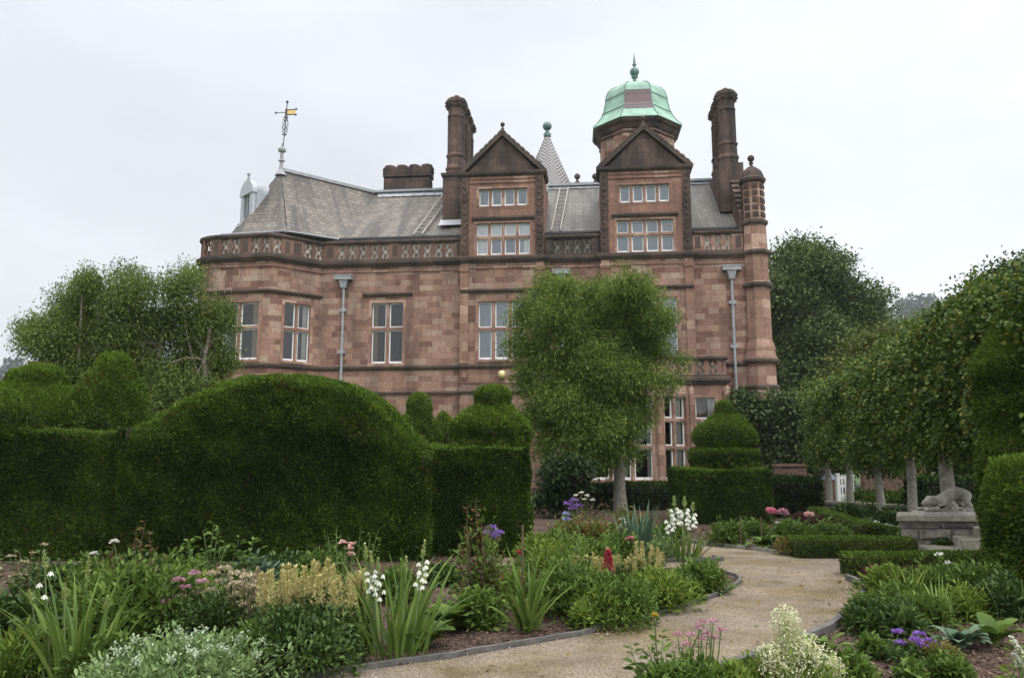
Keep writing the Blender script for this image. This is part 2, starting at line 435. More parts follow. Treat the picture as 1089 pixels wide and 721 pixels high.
    def build(s, name, mats, parent=None, smooth=False):
        me = bpy.data.meshes.new(name); me.from_pydata(s.v, [], s.f)
        for m in (mats if isinstance(mats, (list, tuple)) else [mats]): me.materials.append(m)
        me.polygons.foreach_set('material_index', s.m)
        u = me.uv_layers.new(name='UVMap')
        u.data.foreach_set('uv', [c for f in s.uv for p in f for c in p])
        if smooth: me.polygons.foreach_set('use_smooth', [True] * len(s.f))
        me.validate(); me.update()
        o = bpy.data.objects.new(name, me); COL.objects.link(o)
        if parent: o.parent = parent
        return o

class FM:
    """fast mesh for vegetation: numpy batches of quads"""
    def __init__(s): s.V, s.Q, s.M, s.n = [], [], [], 0
    def add(s, V, Q, mat=0):
        V = np.asarray(V, np.float32).reshape(-1, 3); Q = np.asarray(Q, np.int64).reshape(-1, 4)
        s.V.append(V); s.Q.append(Q + s.n); s.M.append(np.full(len(Q), mat, np.int32)); s.n += len(V)
    def leaves(s, P, D, U, L, Wd, mat=0, oval=False, fold=0.25, droop=0.15):
        P = np.asarray(P, float); N = len(P)
        if N == 0: return
        D = D / (np.linalg.norm(D, axis=1, keepdims=True) + 1e-9)
        X = np.cross(D, U); X /= (np.linalg.norm(X, axis=1, keepdims=True) + 1e-9)
        Nn = np.cross(X, D)
        L = np.broadcast_to(np.asarray(L, float), (N,))[:, None]; Wd = np.broadcast_to(np.asarray(Wd, float), (N,))[:, None]
        lift = Nn * Wd * fold
        dr = Nn * L * droop
        if not oval:
            A = np.stack([P, P + D * L * .45 + X * Wd * .5 + lift, P + D * L - dr, P + D * L * .45 - X * Wd * .5 + lift], 1)
            Q = np.arange(N)[:, None] * 4 + np.array([0, 1, 2, 3])
            s.add(A, Q, mat)
        else:
            A = np.stack([P, P + D * L * .28 + X * Wd * .42 + lift, P + D * L * .66 + X * Wd * .45 + lift - dr * .4, P + D * L - dr,
                          P + D * L * .66 - X * Wd * .45 + lift - dr * .4, P + D * L * .28 - X * Wd * .42 + lift], 1)
            b = np.arange(N)[:, None] * 6
            s.add(A, np.concatenate([b + np.array([0, 1, 2, 3]), b + np.array([0, 3, 4, 5])]), mat)
    def tube(s, pts, rad, n=6, mat=0):
        P = np.asarray(pts, float); k = len(P); rad = np.broadcast_to(np.asarray(rad, float), (k,))
        T = np.gradient(P, axis=0); T /= (np.linalg.norm(T, axis=1, keepdims=True) + 1e-9)
        ref = np.array([0.13, 0.97, 0.2]); X = np.cross(T, ref); X /= (np.linalg.norm(X, axis=1, keepdims=True) + 1e-9); Y = np.cross(T, X)
        a = np.arange(n) * 2 * math.pi / n
        V = P[:, None] + rad[:, None, None] * (np.cos(a)[None, :, None] * X[:, None] + np.sin(a)[None, :, None] * Y[:, None])
        i, j = np.meshgrid(np.arange(k - 1), np.arange(n), indexing='ij'); j2 = (j + 1) % n
        Q = np.stack([i * n + j, i * n + j2, (i + 1) * n + j2, (i + 1) * n + j], -1).reshape(-1, 4)
        s.add(V, Q, mat)
    def strap(s, base, az_, tilt, length, width, bend, seg=6, mat=0, twist=0.0):
        """long strap leaf, arching over"""
        p = np.array(base, float); V = []; th = tilt; st = length / seg
        side = np.array([-math.sin(az_ + twist), math.cos(az_ + twist), 0])
        for i in range(seg + 1):
            t = i / seg
            w = width * (0.55 + 0.9 * t if t < 0.35 else 0.87 * (1 - ((t - 0.35) / 0.65) ** 1.6) + 0.0) * 0.5
            w = max(w, width * 0.03)
            V += [p + side * w, p - side * w]
            d = np.array([math.cos(az_) * math.sin(th), math.sin(az_) * math.sin(th), math.cos(th)])
            p = p + d * st; th += bend / seg * (0.4 + 1.3 * t)
        b = np.arange(seg)[:, None] * 2
        s.add(V, b + np.array([0, 1, 3, 2]), mat)
    def build(s, name, mats, parent=None, loc=None, smooth=False):
        V = np.concatenate(s.V); Q = np.concatenate(s.Q); Mi = np.concatenate(s.M)
        me = bpy.data.meshes.new(name)
        me.vertices.add(len(V)); me.vertices.foreach_set('co', V.ravel().astype(np.float32))
        me.loops.add(Q.size); me.loops.foreach_set('vertex_index', Q.ravel().astype(np.int32))
        me.polygons.add(len(Q)); me.polygons.foreach_set('loop_start', (np.arange(len(Q)) * 4).astype(np.int32))
        try: me.polygons.foreach_set('loop_total', np.full(len(Q), 4, np.int32))
        except Exception: pass
        for m in (mats if isinstance(mats, (list, tuple)) else [mats]): me.materials.append(m)
        me.polygons.foreach_set('material_index', Mi)
        if smooth: me.polygons.foreach_set('use_smooth', np.ones(len(Q), bool))
        me.update(calc_edges=True)
        o = bpy.data.objects.new(name, me); COL.objects.link(o)
        if parent: o.parent = parent
        if loc is not None: o.location = loc
        return o
def unit(A): return A / (np.linalg.norm(A, axis=1, keepdims=True) + 1e-9)

# ================================================================ the mansion
house = empty('sandstone_mansion', (HO[0], HO[1], 0), HA,
              'large red sandstone mansion with slate roofs, gables, tall chimneys and green copper dome', 'mansion')
def uvec(p0, p1):
    X = Vector((p1[0] - p0[0], p1[1] - p0[1], 0)); L = X.length; X.normalize()
    return X, Vector((X.y, -X.x, 0)), L
def wall_seg(mb, p0, p1, z0, z1, ops=(), reveal=0.24, mat=0, u_off=0.0):
    X, N, L = uvec(p0, p1); O = Vector((p0[0], p0[1], 0))
    us = sorted({0.0, L, *[o[0] for o in ops], *[o[1] for o in ops]})
    zs = sorted({z0, z1, *[o[2] for o in ops], *[o[3] for o in ops]})
    def pt(u, z, d=0.0): return O + X * u + Vector((0, 0, z)) - N * d
    for i in range(len(us) - 1):
        for j in range(len(zs) - 1):
            um, zm = (us[i] + us[i + 1]) / 2, (zs[j] + zs[j + 1]) / 2
            if any(o[0] < um < o[1] and o[2] < zm < o[3] for o in ops): continue
            q = [(us[i], zs[j]), (us[i + 1], zs[j]), (us[i + 1], zs[j + 1]), (us[i], zs[j + 1])]
            mb.face([pt(*a) for a in q], mat, [(a[0] + u_off, a[1]) for a in q])
    for a, b, c, d in ops:
        for q in ([(a, c), (a, d)], [(b, d), (b, c)], [(a, d), (b, d)], [(b, c), (a, c)]):
            mb.face([pt(*q[0]), pt(*q[1]), pt(*q[1], reveal), pt(*q[0], reveal)], mat)
def window(p0, p1, u0, u1, z0, z1, cols, trans=(), inside='dark', hood=None, mull=0.15, border=0.13, label=None, parent=house, sill=True, curtains=None):
    X, N, L = uvec(p0, p1); O = Vector((p0[0], p0[1], 0))
    def pt(u, z, out=0.0): return O + X * u + Vector((0, 0, z)) + N * out
    def bx(mb, ua, ub, za, zb, oa, ob, mat=0):      # oa nearer the wall core than ob
        F = [pt(ua, za, ob), pt(ub, za, ob), pt(ub, zb, ob), pt(ua, zb, ob)]
        B = [pt(ua, za, oa), pt(ub, za, oa), pt(ub, zb, oa), pt(ua, zb, oa)]
        mb.face(F, mat); mb.face(B[::-1], mat)
        for i in range(4):
            j = (i + 1) % 4; mb.face([F[j], F[i], B[i], B[j]], mat)
    st = MB()
    b = border
    if b:
        bx(st, u0 - b, u0 - .001, z0, z1 + b, -.05, .022); bx(st, u1 + .001, u1 + b, z0, z1 + b, -.05, .022)
        bx(st, u0 - .001, u1 + .001, z1 + .001, z1 + b, -.05, .024)
    if sill: bx(st, u0 - b, u1 + b, z0 - .12, z0 - .001, -.2, .07)
    cw = (u1 - u0 - mull * (cols - 1)) / cols
    for c in range(1, cols):
        a = u0 + c * cw + (c - 1) * mull
        # chamfered mullion
        q = [(a, -.235), (a + mull, -.235), (a + mull, -.10), (a + mull * .72, -.03), (a + mull * .28, -.03), (a, -.10)]
        for i in range(6):
            (ua, oa), (ub, ob) = q[i], q[(i + 1) % 6]
            st.face([pt(ub, z0, ob), pt(ua, z0, oa), pt(ua, z1, oa), pt(ub, z1, ob)])
    rows = [z0] + [t for t in trans] + [z1]
    th = 0.13
    for t in trans: bx(st, u0, u1, t - th / 2, t + th / 2, -.236, -.045)
    w = st.build('window', M['dress'], parent)
    if label: w['label'] = label
    fr, gl = MB(), MB()
    for c in range(cols):
        a = u0 + c * (cw + mull); bb = a + cw
        for r in range(len(rows) - 1):
            za = rows[r] + (th / 2 if r > 0 else 0); zb = rows[r + 1] - (th / 2 if r < len(rows) - 2 else 0)
            f = 0.05; lo = 0.11 if r == 0 else 0.05
            bx(fr, a, a + f, za, zb, -.225, -.15); bx(fr, bb - f, bb, za, zb, -.225, -.15)
            bx(fr, a + f, bb - f, zb - f, zb, -.225, -.15); bx(fr, a + f, bb - f, za, za + lo, -.225, -.148)
            gl.face([pt(a + f, za + lo, -.19), pt(bb - f, za + lo, -.19), pt(bb - f, zb - f, -.19), pt(a + f, zb - f, -.19)])
    fr.build('frame', M['white'], w); gl.build('glass', M['glass'], w)
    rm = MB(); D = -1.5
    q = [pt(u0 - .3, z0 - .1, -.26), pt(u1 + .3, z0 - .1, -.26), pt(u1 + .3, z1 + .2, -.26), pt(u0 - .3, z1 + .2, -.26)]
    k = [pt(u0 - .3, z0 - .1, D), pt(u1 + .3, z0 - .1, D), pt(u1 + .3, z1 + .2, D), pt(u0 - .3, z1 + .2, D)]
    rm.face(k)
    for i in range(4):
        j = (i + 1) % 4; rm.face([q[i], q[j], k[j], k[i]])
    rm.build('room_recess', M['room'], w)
    if inside in ('blind', 'white', 'mixed'):
        if inside != 'mixed':
            bl = MB(); bl.face([pt(u0 - .05, z0, -.232), pt(u1 + .05, z0, -.232), pt(u1 + .05, z1, -.232), pt(u0 - .05, z1, -.232)])
            bl.build('blind', M['blind' if inside == 'blind' else 'blind_white'], w)
        else:
            bl, bw = MB(), MB()
            for c in range(cols):
                a = u0 + c * (cw + mull) - .04; bb = a + cw + .08
                for r in range(len(rows) - 1):
                    t_ = bw if (r == len(rows) - 2 or c == 0) else bl
                    t_.face([pt(a, rows[r], -.236), pt(bb, rows[r], -.236), pt(bb, rows[r + 1], -.236), pt(a, rows[r + 1], -.236)])
                if c == cols - 1:
                    bw.face([pt(a + cw * .45, z0, -.229), pt(bb, z0, -.229), pt(bb, z1, -.229), pt(a + cw * .62, z1, -.229)])
            bl.build('blind', M['blind'], w); bw.build('blind', M['blind_white'], w)
    for ca, cb, kind in (curtains or ()):
        cu = MB(); n = 12; pts = []
        for i in range(n + 1):
            u = ca + (cb - ca) * i / n; pts.append((u, -.275 + .03 * math.sin(i * 2.1)))
        for i in range(n):
            (ua, oa), (ub, ob) = pts[i], pts[i + 1]
            cu.face([pt(ua, z0 - .05, oa), pt(ub, z0 - .05, ob), pt(ub, z1, ob), pt(ua, z1, oa)])
        cu.build('curtain', M[kind], w)
    if hood:
        hm = MB()
        ua, ub, hz = hood
        for oa, ob, za, zb in ((-.02, .13, hz + .07, hz + .15), (-.02, .08, hz, hz + .07)):
            bx(hm, ua, ub, za, zb, oa, ob)
        hm.build('hood_mould', M['dark'], w)
    return w

OUT = [(-14.6, 9), (-14.6, -.4), (-14.52, -.85), (-14.3, -1.2), (-13.95, -1.43), (-13.5, -1.56), (-10.8, -1.72), (-10.5, -1.52), (-8.95, 0), (-2.35, 0),
       (-2.35, -.2), (1.48, -.2), (1.48, 0), (4.05, 0), (4.05, -.2), (8.11, -.2), (8.11, 0), (10.5, 0)]
ZC = 10.42
# windows: (segment index in OUT, u0, u1, z0, z1, ...)
def seg(i): return OUT[i], OUT[i + 1]
ops = {i: [] for i in range(len(OUT) - 1)}
def add_window(i, u0, u1, z0, z1, cols, trans, **kw):
    ops[i].append((u0, u1, z0, z1)); window(*seg(i), u0, u1, z0, z1, cols, trans, **kw)
# bow
add_window(5, .35, 2.30, 5.85, 8.45, 2, [7.32], label='tall two light window in the round bow at the left end', curtains=[(.38, .75, 'curtain'), (1.9, 2.2, 'curtain_gold'), (2.18, 2.34, 'curtain')])
add_window(7, .42, 1.66, 5.85, 8.50, 2, [7.32], label='two light window in the angled face beside the round bow', curtains=[(1.4, 1.68, 'curtain')])
# wall between bow and first gable
add_window(8, 2.43, 3.92, 5.80, 8.62, 2, [7.42], hood=(2.0, 4.35, 8.93), label='two light window in the plain wall between bow and left gable', curtains=[(2.45, 2.66, 'curtain_gold'), (3.84, 3.95, 'curtain')])
# below first gable
add_window(10, .84, 2.95, 5.90, 8.55, 3, [7.30], hood=(.0, 3.83, 8.95), inside='blind', label='three light window below the left gable, partly behind the tree')
add_window(14, .84, 3.30, 5.90, 8.58, 3, [7.30], hood=(.0, 4.06, 8.95), inside='blind', label='three light window below the right gable, mostly behind the tree')

wl_ = MB(); acc = 0.0
for i in range(len(OUT) - 1):
    if 1 <= i <= 7:
        pass
    X, N, L = uvec(*seg(i))
    if not 0 <= i <= 7:
        wall_seg(wl_, *seg(i), 0, ZC, ops[i], u_off=acc)
    acc += L
wl_.face([(10.5, 0, 0), (10.5, 9, 0), (10.5, 9, 15.0), (10.5, 0, 11)])
wl_.face([(10.5, 9, 0), (-14.6, 9, 0), (-14.6, 9, 11.5), (10.5, 9, 11.5)])
wl_.build('wall', M['stone'], house)
bw_ = MB(); acc = 0.0
for i in range(0, 8):
    X, N, L = uvec(*seg(i)); wall_seg(bw_, *seg(i), 0, ZC, ops[i], u_off=acc); acc += L
bw_.build('bow_wall', M['stone'], house)

# mouldings -------------------------------------------------------
cm = MB()
PATH = OUT[:-1] + [(10.32, 0)]
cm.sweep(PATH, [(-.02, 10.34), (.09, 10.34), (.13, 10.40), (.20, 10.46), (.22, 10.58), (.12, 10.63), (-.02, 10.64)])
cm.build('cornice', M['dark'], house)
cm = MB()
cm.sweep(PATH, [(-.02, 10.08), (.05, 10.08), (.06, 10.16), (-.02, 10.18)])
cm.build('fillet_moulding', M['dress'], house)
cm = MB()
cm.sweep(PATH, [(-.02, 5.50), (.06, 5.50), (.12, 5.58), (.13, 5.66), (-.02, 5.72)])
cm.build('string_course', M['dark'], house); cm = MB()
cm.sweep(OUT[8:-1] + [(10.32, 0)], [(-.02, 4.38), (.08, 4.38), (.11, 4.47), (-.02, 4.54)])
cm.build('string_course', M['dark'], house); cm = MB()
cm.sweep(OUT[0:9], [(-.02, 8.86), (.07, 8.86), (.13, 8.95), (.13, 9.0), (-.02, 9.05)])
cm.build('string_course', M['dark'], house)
cm = MB()
cm.sweep([(-2.3, -.2), (1.43, -.2)], [(-.02, 4.82), (.05, 4.84), (.05, 4.94), (-.02, 4.96)])
cm.box(-2.22, -2.0, -.36, -.201, 5.08, 5.3); cm.box(-2.18, -2.04, -.31, -.201, 4.98, 5.079)
cm.build('corbel', M['dress'], house)

M['brownstone'] = masonry('brown_parapet_stone', (0.15, 0.088, 0.066), (0.235, 0.138, 0.10), (0.09, 0.06, 0.05), bw=0.8, rh=0.9, stain_lo=0.42, stain_hi=0.75, stain_amt=0.7, stain=(0.05, 0.04, 0.034))
M['backing'] = plain('pale_backing_panel', (.40, .375, .335), .9, 0, .45, 2.5)  # pale panel added behind the tracery so its openings read light
M['backing_dark'] = plain('recess_shade_backing', (.20, .18, .16), .9, 0, .45, 2.5)  # darker panel: shade of the recesses put into the colour
# pierced parapets -------------------------------------------------
def walk(path):
    P = [Vector(p) for p in path]; cum = [0.0]
    for a, b in zip(P, P[1:]): cum.append(cum[-1] + (b - a).length)
    def f(t):
        for i in range(len(P) - 1):
            if t <= cum[i + 1] + 1e-6:
                d = (P[i + 1] - P[i]).normalized(); return P[i] + d * (t - cum[i]), d
        d = (P[-1] - P[-2]).normalized(); return P[-1], d
    return f, cum[-1]
def tracery(mb, p, d, z0, h, w, th=0.16):
    """one pierced unit: an X of two linked rings cut through the slab"""
    X = Vector((d.x, d.y, 0)); N = Vector((d.y, -d.x, 0)); O = Vector((p.x, p.y, z0))
    Z = Vector((0, 0, 1)); hw = w / 2; s = w * 0.14
    mb.slab([(-hw, 0), (-hw + s, 0), (-hw + s, h), (-hw, h)], O - N * .004, X, Z, N, th)
    mb.slab([(hw - s, 0), (hw, 0), (hw, h), (hw - s, h)], O - N * .004, X, Z, N, th)
    c = w * 0.30; q = h * .5
    for sg in (-1, 1):           # side cusps
        pts = [(sg * (hw - s), q - .17), (sg * (hw - s - c * .55), q - .035), (sg * (hw - s - c * .55), q + .035), (sg * (hw - s), q + .17)]
        mb.slab(pts if sg < 0 else pts[::-1], O - N * .012, X, Z, N, th - .03)
        for zz, dz in ((0, 1), (h, -1)):   # rounded corners
            pts = [(sg * (hw - s), zz), (sg * (hw - s - .11), zz), (sg * (hw - s - .03), zz + dz * .05), (sg * (hw - s), zz + dz * .12)]
            mb.slab(pts, O - N * .008, X, Z, N, th - .02)
    for zc in (h * .27, h * .73):   # round bosses inside the rings
        r = w * 0.135
        pts = [(r * math.cos(a * math.pi / 4 + .39), zc + r * math.sin(a * math.pi / 4 + .39)) for a in range(8)]
        mb.slab(pts, O - N * .016, X, Z, N, th - .03)
        e_ = 0 if zc < q else h
        mb.slab([(-.028, min(e_, zc)), (.028, min(e_, zc)), (.028, max(e_, zc)), (-.028, max(e_, zc))], O - N * .02, X, Z, N, th - .04)
def parapet(name, path, z0, spec, back='backing', mat='dress', label=None, pitch=0.52, hp=.74, open_to=0.0):
    """spec: list of ('t', n units) or ('p', pier width) walked along the path; scaled to fit"""
    f, L = walk(path)
    tot = sum(pitch * n if k == 't' else n for k, n in spec); sc = L / tot
    tr, ba, pi_, bk = MB(), MB(), MB(), MB()
    t = 0.0; piers = []
    for k, n in spec:
        if k == 't':
            w = pitch * sc
            for i in range(n):
                p, d = f(t + w / 2); tracery(tr, p, d, z0, hp, w)
                if t + w > open_to:
                    N = Vector((d.y, -d.x, 0)); tr.slab([(-w / 2, 0), (w / 2, 0), (w / 2, hp), (-w / 2, hp)], Vector((p.x, p.y, z0)) - N * .10, Vector((d.x, d.y, 0)), Vector((0, 0, 1)), N, .03, 1)
                t += w
        else:
            pi_ = MB(); piers.append(pi_)
            w = n * sc; a, da = f(t + .001); b, db = f(t + w - .001)
            X, N, l = uvec(a, b); A = Vector((a.x, a.y, z0))
            pi_.slab([(0, 0), (l, 0), (l, hp), (0, hp)], A + N * .012, X, Vector((0, 0, 1)), N, .2, 0)
            if l > .25:
                pi_.slab([(.09, .1), (l - .09, .1), (l - .09, hp - .1), (.09, hp - .1)], A + N * .022, X, Vector((0, 0, 1)), N, .02, 1)
            t += w
    root = tr.build(name, [M[mat], M[back]], house)
    for q in piers: q.build('pier', [M[mat], M['dark']], root)
    if label: root['label'] = label
    ba.sweep(path, [(-.2, z0 - .08), (.05, z0 - .08), (.06, z0 - .001), (-.2, z0 - .001)])
    ba.build('base_rail', M['dark'], root)
    tp = MB(); zt = z0 + hp
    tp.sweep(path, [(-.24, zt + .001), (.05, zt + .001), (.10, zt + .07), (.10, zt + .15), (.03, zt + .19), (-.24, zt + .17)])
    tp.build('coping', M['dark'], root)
    return root
parapet('parapet', OUT[1:10], 10.70, [('t', 3), ('p', .42), ('t', 2), ('p', .42), ('t', 3), ('p', .40), ('p', .55), ('t', 2), ('p', .55),
        ('t', 5), ('p', .42), ('t', 5), ('p', .30)], mat='brownstone', label='long dark pierced parapet round the bow and left wall', open_to=2.2)
parapet('parapet', [(1.52, 0), (4.02, 0)], 10.70, [('p', .4), ('t', 4), ('p', .4)], back='backing_dark', mat='soot', label='short pierced parapet between the two gables')
parapet('parapet', [(8.15, 0), (10.36, 0)], 10.70, [('p', .5), ('t', 3), ('p', .5)], mat='dress', label='short orange pierced parapet at the right end')

# main roofs --------------------------------------------------------
ZR = 15.68
rf = MB()
A_ = Vector((*fb(299, 181, 1.1)[:1], 1.1, 0)); A_.z = fb(299, 181, 1.1)[1]
J_ = Vector((-7.9, 5.0, ZR)); E5 = Vector((-8.3, .55, 11.85))
EV = [Vector(p) for p in ((-14.15, 6, 11.9), (-14.05, .4, 11.85), (-13.2, -.85, 11.85), (-11.6, -1.15, 11.85), (-10.35, -.95, 11.85))] + [E5]
def slope_face(mb, pts, mat=0):
    """UV: u along the eave, v up the slope, so that the slate courses run level"""
    P = [Vector(p) for p in pts]
    n = (P[1] - P[0]).cross(P[2] - P[0]).normalized()
    if n.z < 0: n = -n
    h = Vector((-n.y, n.x, 0)).normalized(); w = n.cross(h)
    mb.face(P, mat, [(p.dot(h), p.dot(w)) for p in P])
def flared(mb, e0, e1, top, mat=0):
    """hip face with a bell-cast (concave) foot"""
    m0, m1 = e0.lerp(top, .22), e1.lerp(top, .22)
    m0.z -= .22; m1.z -= .22
    m0b, m1b = e0.lerp(top, .55), e1.lerp(top, .55)
    m0b.z -= .16; m1b.z -= .16
    slope_face(mb, [e0, e1, m1, m0], mat); slope_face(mb, [m0, m1, m1b, m0b], mat); slope_face(mb, [m0b, m1b, top], mat)
for a, b in zip(EV[:-2], EV[1:-1]): flared(rf, a, b, A_)
K_ = J_.lerp(E5, .5) + Vector((.0, .12, -.1))
slope_face(rf, [EV[4], E5, K_, A_.lerp(EV[4], .5) + Vector((0, .08, -.12))]); slope_face(rf, [A_.lerp(EV[4], .5) + Vector((0, .08, -.12)), K_, J_, A_])
B_ = Vector((-12.6, 9, 12.5))
slope_face(rf, [A_, J_, Vector((-7.9, 9.4, 11.9)), B_]); slope_face(rf, [EV[0], A_, B_])
slope_face(rf, [EV[1], EV[0], A_])
r1 = rf.build('roof', M['slate'], house); r1['label'] = 'steep hipped slate roof over the round bow, streaked dark'
rr = MB()
rr.bar(A_ + Vector((0, 0, .02)), J_ + Vector((0, 0, .02)), .22, .16)
for pt_ in EV[2:5]:
    a, b, c = A_, A_.lerp(pt_, .45) + Vector((0, 0, -.12)), pt_
rr.build('ridge', M['lead'], r1)
gf = MB(); gf.bar((-13.4, -1.05, 11.75), (-10.3, -1.2, 11.78), .5, .05); gf.bar((-10.3, -1.2, 11.78), (-8.4, .35, 11.78), .5, .05)
gf.build('lead_flashing', M['lead_pale'], r1)
def main_roof(s0, s1, matname, label, back=True):
    m = MB()
    lo, mid, hi = (.5, 11.85), (2.3, 13.35), (5.0, ZR)
    slope_face(m, [(s0, lo[0], lo[1]), (s1, lo[0], lo[1]), (s1, mid[0], mid[1]), (s0, mid[0], mid[1])])
    slope_face(m, [(s0, mid[0], mid[1]), (s1, mid[0], mid[1]), (s1, hi[0], hi[1]), (s0, hi[0], hi[1])])
    slope_face(m, [(s1, hi[0], hi[1]), (s0, hi[0], hi[1]), (s0, 9.5, 11.9), (s1, 9.5, 11.9)])
    r = m.build('roof', M[matname], house); r['label'] = label
    g = MB()
    g.bar((s0, 4.9, ZR + .03), (s1, 4.9, ZR + .03), .3, .12)
    n = Vector((0, -.65, .76))
    g.face([Vector((s0, 4.68, ZR - .26)) + n * .03, Vector((s1, 4.68, ZR - .26)) + n * .03, Vector((s1, 5, ZR)) + n * .03, Vector((s0, 5, ZR)) + n * .03])
    k = s0 + .3
    while k < s1:
        g.bar(Vector((k, 4.66, ZR - .27)) + n * .04, Vector((k, 5, ZR)) + n * .06, .04, .03); k += .62
    g.build('ridge', M['lead'], r)
    return r
rA = MB()
slope_face(rA, [E5, (-2.3, .5, 11.85), (-2.3, 2.3, 13.3), K_]); slope_face(rA, [K_, (-2.3, 2.3, 13.3), (-2.3, 5, ZR), J_])
slope_face(rA, [J_, (-2.3, 5, ZR), (-2.3, 9.4, 11.9), (-7.9, 9.4, 11.9)])
rA = rA.build('roof', M['slate'], house); rA['label'] = 'slate roof left of the left gable'
g = MB(); n_ = Vector((0, -.65, .76)); g.bar((-7.9, 4.9, ZR + .03), (-3.5, 4.9, ZR + .03), .3, .12)
g.face([Vector((-7.7, 4.55, ZR - .4)) + n_ * .03, Vector((-3.4, 4.55, ZR - .4)) + n_ * .03, Vector((-3.4, 5, ZR)) + n_ * .03, Vector((-7.8, 5, ZR)) + n_ * .03])
k = -7.4
while k < -3.4: g.bar(Vector((k, 4.53, ZR - .41)) + n_ * .04, Vector((k, 5, ZR)) + n_ * .06, .04, .03); k += .55
g.build('ridge', M['lead'], rA)
g = MB(); g.face([(-3.7, 1.2, 12.62), (-2.36, 1.2, 12.62), (-2.36, 1.85, 13.12), (-3.7, 1.85, 13.12)])
g.build('lead_flashing', M['lead_pale'], rA)
rM = main_roof(1.4, 4.15, 'slate_dark', 'dark slate roof between the two gables')
rR = main_roof(8.0, 10.25, 'slate_grey', 'grey slate roof at the right end')
for a, b in ((-8.6, -2.36), (1.5, 4.05), (8.12, 10.2)):
    gu = MB(); gu.bar((a, .43, 11.82), (b, .43, 11.82), .22, .10); gu.build('gutter', M['iron'], house)
def ladder(parent, s0, z0, s1, z1, label):
    m = MB(); n = Vector((0, -.65, .76)) * .07
    def on(s, z):
        d = .5 + (z - 11.85) / (13.35 - 11.85) * 1.8 if z < 13.35 else 2.3 + (z - 13.35) / (ZR - 13.35) * 2.7
        return Vector((s, d, z)) + n
    for o in (0, .42): m.bar(on(s0 + o, z0), on(s0 + o + (s1 - s0) * .5, (z0 + z1) / 2), .05, .05); m.bar(on(s0 + o + (s1 - s0) * .5, (z0 + z1) / 2), on(s1 + o, z1), .05, .05)
    for i in range(11):
        t = (i + .5) / 11; p = on(s0 + (s1 - s0) * t, z0 + (z1 - z0) * t); m.bar(p, p + Vector((.42, 0, 0)), .035, .035)
    o = m.build('roof_ladder', M['ladder'], house); o['label'] = label
ladder(rA, -4.78, 11.98, -4.1, 15.3, 'wooden ladder lying on the left slate roof')
ladder(rM, 1.78, 11.98, 2.05, 15.5, 'wooden ladder lying on the slate roof between the gables')

